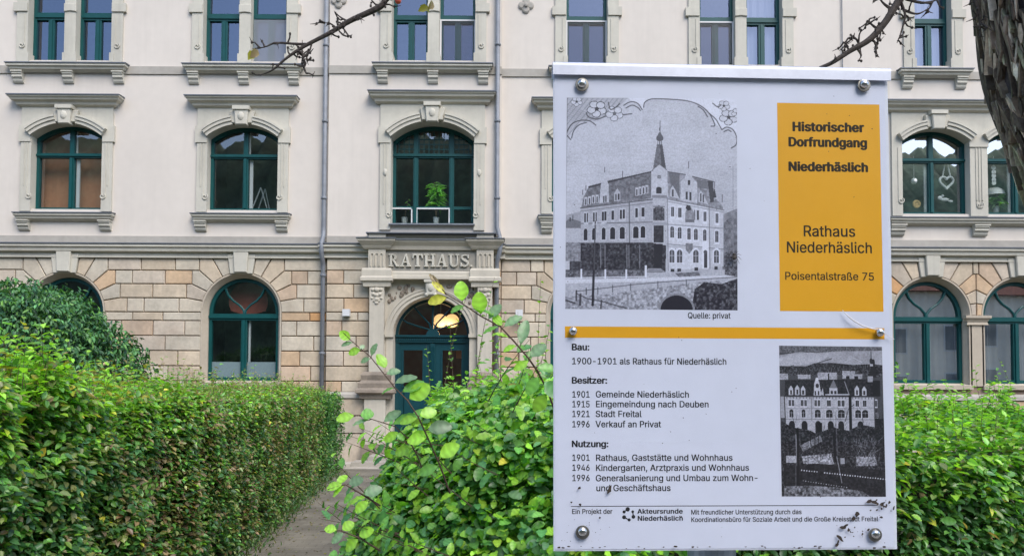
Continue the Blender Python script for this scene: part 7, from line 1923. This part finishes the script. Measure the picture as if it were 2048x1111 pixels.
# bark plates
bm = MB(); rk = random.Random(21)
for k in range(4200):
    i = rk.randrange(1, len(ax) - 1); f = rk.random(); p = ax[i].lerp(ax[i + 1], f); r = rd[i]
    t = (ax[i + 1] - ax[i - 1]).normalized(); u = t.cross(Vector((0, 1, 0))).normalized(); v = t.cross(u); a = rk.uniform(0, 2 * math.pi)
    if p.z < 1.7 and rk.random() < .5: continue
    o = u * math.cos(a) + v * math.sin(a); s_ = t.cross(o)
    t2 = (t + s_ * rk.gauss(0, .16)).normalized(); s2 = t2.cross(o)
    c = p + o * r * rk.uniform(.99, 1.05)
    l, w, th = rk.uniform(.04, .17), rk.uniform(.003, .008), rk.uniform(.002, .008)
    lift = rk.uniform(-.05, .13)
    g = rk.choice([(.10, .085, .068), (.16, .14, .118), (.065, .052, .041), (.24, .225, .20), (.085, .07, .06), (.19, .155, .13), (.12, .125, .09)]); kk = rk.uniform(.5, 2.0)
    bm.cur = (g[0] * kk * 1.45, g[1] * kk * 1.3, g[2] * kk * 1.15)
    m_ = rk.randint(6, 9); ring = []
    for q_ in range(m_):
        b = 2 * math.pi * q_ / m_; rr_ = rk.uniform(.6, 1.25); ring.append((math.cos(b) * w * rr_ * (.45 + .55 * abs(math.cos(b))), math.sin(b) * l * .5 * rr_))
    o = (o + s_ * rk.gauss(0, .25)).normalized(); bot = [c + s2 * x + t2 * y - o * .008 for x, y in ring]; top_ = [c + s2 * x * .85 + t2 * y * .9 + o * (th + lift * max(0, -y) + .002 * rk.random()) for x, y in ring]
    bm.add(bot + top_, [tuple(range(m_, 2 * m_))] + [(q_, (q_ + 1) % m_, (q_ + 1) % m_ + m_, q_ + m_) for q_ in range(m_)])
bm.build('bark_plates', M_BARK, trunk, colors=True)
M_BRANCH = material('branch_bark', lin(58, 52, 48), .9, noise=.3, nscale=50, bump=.6, bscale=120)
def branch(path, r0, r1, spurs, seed, extra=()):
    rg = random.Random(seed); mb = MB()
    pts = spline(path, 6); n_ = len(pts)
    rr_ = [r0 + (r1 - r0) * (k / (n_ - 1)) ** .8 for k in range(n_)]
    mb.tube(pts, rr_, 8)
    for side in extra:
        q_ = spline(side[0], 5); mb.tube(q_, [side[1] * (1 - .75 * k / (len(q_) - 1)) for k in range(len(q_))], 6)
        pts = pts + q_[2:]; rr_ = rr_ + [side[1] * .6] * len(q_[2:])
    for k in range(spurs):
        i = rg.randrange(2, len(pts)); p = pts[i]
        d = Vector((rg.gauss(0, 1), rg.gauss(0, .6), rg.gauss(0, 1))).normalized(); l = rg.uniform(.008, .034)
        m_ = p + d * l * .5 + Vector((rg.gauss(0, .003), 0, rg.gauss(0, .003))); e = p + d * l
        mb.tube([p, m_, e], [.0028, .0022, .0018], 5)
        mb.ball(e, .0032, 5, (1, 1, 1.3))
        for _ in range(rg.choice([0, 1, 1, 2])):
            d2 = (d + Vector((rg.gauss(0, .7), rg.gauss(0, .5), rg.gauss(0, .7)))).normalized(); mb.tube([e, e + d2 * rg.uniform(.006, .02)], [.0016, .0007], 4)
    return mb.build('branch', M_BRANCH, tree)
tq = lambda *a: [tp(*p) for p in a]
branch([(1.36, TY, 2.95), (1.0, TY, 2.96), (.45, TY, 2.90), (0.0, TY, 2.79)] + tq((800, -18), (760, 14), (700, 42), (660, 66), (610, 92), (575, 115), (545, 140), (522, 150)), .016, .0014, 64, 2,
       [(tq((612, 89), (590, 88), (552, 86), (530, 94), (505, 98)), .0042), (tq((603, 95), (606, 112), (608, 130), (613, 147)), .003), (tq((624, 84), (620, 100), (613, 118), (617, 130)), .003), (tq((695, 43), (680, 34), (668, 22)), .003), (tq((672, 56), (660, 47), (650, 46)), .003), (tq((686, 52), (689, 64), (686, 70)), .0025), (tq((756, 14), (746, 4), (738, -6)), .003)])
branch([(1.36, TY, 2.90), (1.22, TY, 2.84)] + tq((1830, -40), (1800, -2), (1770, 45), (1738, 80), (1700, 102), (1665, 125), (1640, 136)), .016, .0045, 64, 5,
       [(tq((1785, 20), (1768, 8), (1755, -8)), .005), (tq((1757, 60), (1742, 48), (1738, 40)), .004), (tq((1720, 92), (1712, 78), (1700, 70)), .004), (tq((1742, 78), (1752, 88), (1748, 100)), .004), (tq((1800, 0), (1810, 30), (1803, 62), (1794, 86)), .004), (tq((1806, 20), (1835, 28), (1862, 14)), .004), (tq((1812, -2), (1850, 6), (1890, -6)), .005), (tq((1700, 102), (1692, 92), (1688, 84)), .003), (tq((1715, 98), (1722, 112), (1716, 122)), .003)])
branch([(1.33, TY - .05, 2.9)] + tq((1955, -40), (1950, 0), (1956, 20), (1960, 42), (1958, 60)), .009, .0025, 14, 9, [(tq((1956, 28), (1946, 38), (1932, 44)), .003), (tq((1952, 2), (1940, 6)), .003)])
branch([(1.26, TY, 3.5), (1.6, TY + .3, 3.9), (2.1, TY + .4, 4.3)], .06, .01, 20, 12)
branch([(1.24, TY, 3.7), (.9, TY + .2, 4.2), (.5, TY + .4, 4.6)], .05, .01, 20, 13)
# last leaves on the branch, yellowed
L = Leaves()
for px_, py_, c_ in ((508, 103, YEL * .55), (516, 100, BROWN), (862, 8, YEL * .6), (857, 14, YEL * .4), (866, 4, BROWN)):
    p = tp(px_, py_); L.add([p], [(R.gauss(0, 1), -.3, -.6)], [(R.gauss(0, 1), -1, .4)], .03, .022, c_, .3)
L.build('withered_leaves', M_LEAF, tree)
mb = MB(); c = tp(796, 2); mb.ball(c, .009, 8, (1, 1, .9)); mb.tube([c, c + Vector((0, 0, .02))], .0012, 5)
tag(mb.build('fruit', material('red_fruit', lin(190, 80, 60), .4)), 'small red fruit hanging on the bare branch above the portal', 'fruit')

# ------------------------------------------------------------------ small things on and in the building
def wall_lamp(px_, py_, label):
    c = at(px_, py_, YF); y = YF - DB - .035
    o = thing('wall_lamp', label, 'wall lamp', (c.x, y, c.z), 'white box lamps on the portal wall')
    mb = MB(); mb.box3(c.x - .085, c.x + .085, y - .13, y - .02, c.z - .08, c.z + .08); mb.build('housing', M_WHITE, o)
    mb = MB(); mb.box3(c.x - .05, c.x + .05, y - .021, y + .02, c.z - .05, c.z + .05); mb.build('wall_bracket', M_ZINC, o)
    mb = MB(); mb.box3(c.x - .07, c.x + .07, y - .12, y - .03, c.z - .086, c.z - .079); mb.build('diffuser', M_FROST, o)
wall_lamp(697, 627, 'white box lamp on the stone wall between left downpipe and portal')
wall_lamp(1038, 628, 'white box lamp on the stone wall between portal and information board')
M_GLOW = bpy.data.materials.new('lamp_glow'); N_, L_ = nodes_of(M_GLOW)
N_['Principled BSDF'].inputs['Emission Color'].default_value = (1.0, .58, .24, 1); N_['Principled BSDF'].inputs['Emission Strength'].default_value = 0.6; N_['Principled BSDF'].inputs['Base Color'].default_value = (.9, .7, .5, 1)
pl = thing('pendant_lamp', 'lit pendant lamp with two warm globes in the hall behind the fanlight', 'pendant lamp', tuple(at(893, 575, YF + 1.6)))
for px_ in (881, 904):
    c = at(px_, 641, YF + 1.6); mb = MB(); mb.ball(c, .185, 12, (1, 1, .95)); g = mb.build('globe', M_GLOW, pl, smooth=True)
    mb = MB(); mb.tube([c + Vector((0, 0, .17)), Vector((c.x, c.y, at(893, 575, YF + 1.6).z))], .015, 6); mb.build('rod', M_LEAD, g)
pd = bpy.data.lights.new('pendant_light', 'POINT'); pd.energy = 14; pd.color = (1, .6, .3); pd.shadow_soft_size = .25
po = bpy.data.objects.new('pendant_light', pd); COL.objects.link(po); po.location = at(893, 655, YF + 1.6) + Vector((0, -.3, -.15))
notice = at(922, 708, YF + .5); mb = MB(); mb.box3(notice.x - .12, notice.x + .12, notice.y, notice.y + .02, notice.z - .1, notice.z + .1)
tag(mb.build('notice', material('orange_paper', lin(230, 130, 80), .8)), 'orange paper notice behind the glass of the right door leaf', 'notice')

M_POT = material('white_pot', lin(228, 228, 224), .35)
def pot_plant(px_, py_, label, tall, nl, pot=True, size=.26, col=None):
    y = YF + .42 if py_ > 0 else YF
    c = at(px_, py_, y)
    o = thing('potted_plant', label, 'potted plant', tuple(c))
    mb = MB(); mb.lathe(c, [(.06, 0), (.08, .14), (.085, .15), (.07, .15), (.065, .12)], 16); mb.build('pot', M_POT, o, smooth=False)
    tw_ = MB(); L_ = Leaves(); rg = random.Random(int(px_))
    for k in range(3 if nl > 20 else 1):
        top = c + Vector((rg.uniform(-.2, .2) if nl > 20 else .1, 0, tall * rg.uniform(.75, 1))); base = c + Vector((0, 0, .12)); tw_.tube([base, base.lerp(top, .5) + Vector((rg.uniform(-.04, .04), 0, 0)), top], [.012, .01, .006], 6)
        for q_ in range(nl):
            t = rg.uniform(.35, 1.0) if nl > 20 else rg.uniform(.5, 1); p = base.lerp(top, t); a = rg.uniform(0, 6.28)
            L_.add([p], [(math.cos(a), .5 * math.sin(a), rg.uniform(-.3, .5))], [(rg.gauss(0, .3), -.5, .8)], size * rg.uniform(.6, 1.1), size * .22, (col if col is not None else MID * 1.3) * rg.uniform(.7, 1.4), .5)
    tw_.build('stem', M_TWIG, o); L_.build('foliage', M_LEAF, o)
pot_plant(872, 447, 'bushy green potted plant in the middle of the window over the portal', 1.1, 40)
pot_plant(809, 447, 'thin sparse potted plant in the left light of the window over the portal', .85, 7, size=.14)
pot_plant(1992, 425, 'large leaved dark potted plant behind the twin window beside the tree', .42, 26, size=.28, col=DARK)
# ornaments hanging in the twin windows
YO = YF + .29
def ornament(name, label, mat, build, px_, py_, hang=True):
    c = at(px_, py_, YO); mb = MB(); build(mb, c)
    o = mb.build(name, mat); tag(o, label, 'ornament')
    o.data.transform(Matrix.Translation(-c)); o.location = c
    return o
M_ORN = material('white_ornament', lin(232, 232, 230), .5); M_STRAW = material('straw', lin(206, 170, 110), .8)
ornament('bauble', 'white ball hanging behind the left pane of the twin windows', M_ORN, lambda m, c: (m.ball(c, .075, 10), m.tube([c, c + Vector((0, 0, .62))], .004, 4)), 1828, 362)
def ring(m, c, r, t, n=24): m.tube([c + Vector((math.cos(a) * r, 0, math.sin(a) * r)) for a in np.linspace(0, 2 * math.pi, n)], t, 6)
ornament('straw_star', 'round straw star hanging low behind the left pane of the twin windows', M_STRAW, lambda m, c: (ring(m, c, .075, .028), [m.tube([c, c + Vector((math.cos(a) * .1, 0, math.sin(a) * .1))], .012, 5) for a in np.linspace(0, 6.28, 11)]), 1833, 408)
def heart(m, c):
    P_ = [c + Vector((.0105 * 16 * math.sin(t) ** 3, 0, .0105 * (13 * math.cos(t) - 5 * math.cos(2 * t) - 2 * math.cos(3 * t) - math.cos(4 * t)))) for t in np.linspace(0, 2 * math.pi, 40)]
    m.tube(P_, .03, 6)
    for s_ in (-1, 1): m.tube([c + Vector((s_ * .10, 0, .12)), c + Vector((s_ * .02, 0, .5))], .018, 5)
ornament('heart_wreath', 'pale heart wreath on ribbons behind the right pane of the left twin window', M_ORN, heart, 1893, 364)
ornament('angel_figure', 'small white angel figure floating under the heart wreath in the window', M_ORN, lambda m, c: (m.ball(c, .07, 8, (1.5, .4, .6)), m.ball(c + Vector((-.12, 0, .04)), .05, 8, (1.2, .4, 1)), m.ball(c + Vector((.14, 0, -.04)), .05, 8, (1.2, .4, .6)), m.ball(c + Vector((-.06, 0, .09)), .035, 8)), 1890, 399)
def discs(m, c):
    for k, z in enumerate((0, -.11, -.2, -.3, -.38)): m.lathe(c + Vector((0, 0, z)), [(.055, -.01), (.055, .01)], 16, frame=(Vector((1, 0, 0)), Vector((0, 0, 1)), Vector((0, 1, 0))))
    m.tube([c + Vector((0, 0, .3)), c + Vector((0, 0, -.4))], .003, 4)
ornament('disc_garland', 'string of white discs hanging behind the twin window beside the tree', M_ORN, discs, 1987, 335)
c = at(1987, 384, YF + .6); mb = MB(); mb.lathe(c, [(.26, -.1), (.22, .02), (.12, .09), (.03, .11)], 24)
tag(mb.build('lamp_shade', M_ORN, None), 'white domed lamp shade inside the twin window beside the tree', 'lamp')
# step ladder in the second window
c = at(505, 416, YF + .75); mb = MB()
for s_ in (0, .22):
    mb.tube([c + Vector((s_ * .3, s_, 0)), c + Vector((.2 + s_ * .3, s_ * .6, .52))], .018, 6); mb.tube([c + Vector((.36, s_, 0)), c + Vector((.2 + s_ * .3, s_ * .6, .52))], .014, 6)
tag(mb.build('step_ladder', M_GREYBLIND), 'pale folding step ladder standing behind the window left of the portal', 'ladder')

for o in bpy.data.objects:
    if '_w' in o: del o['_w']
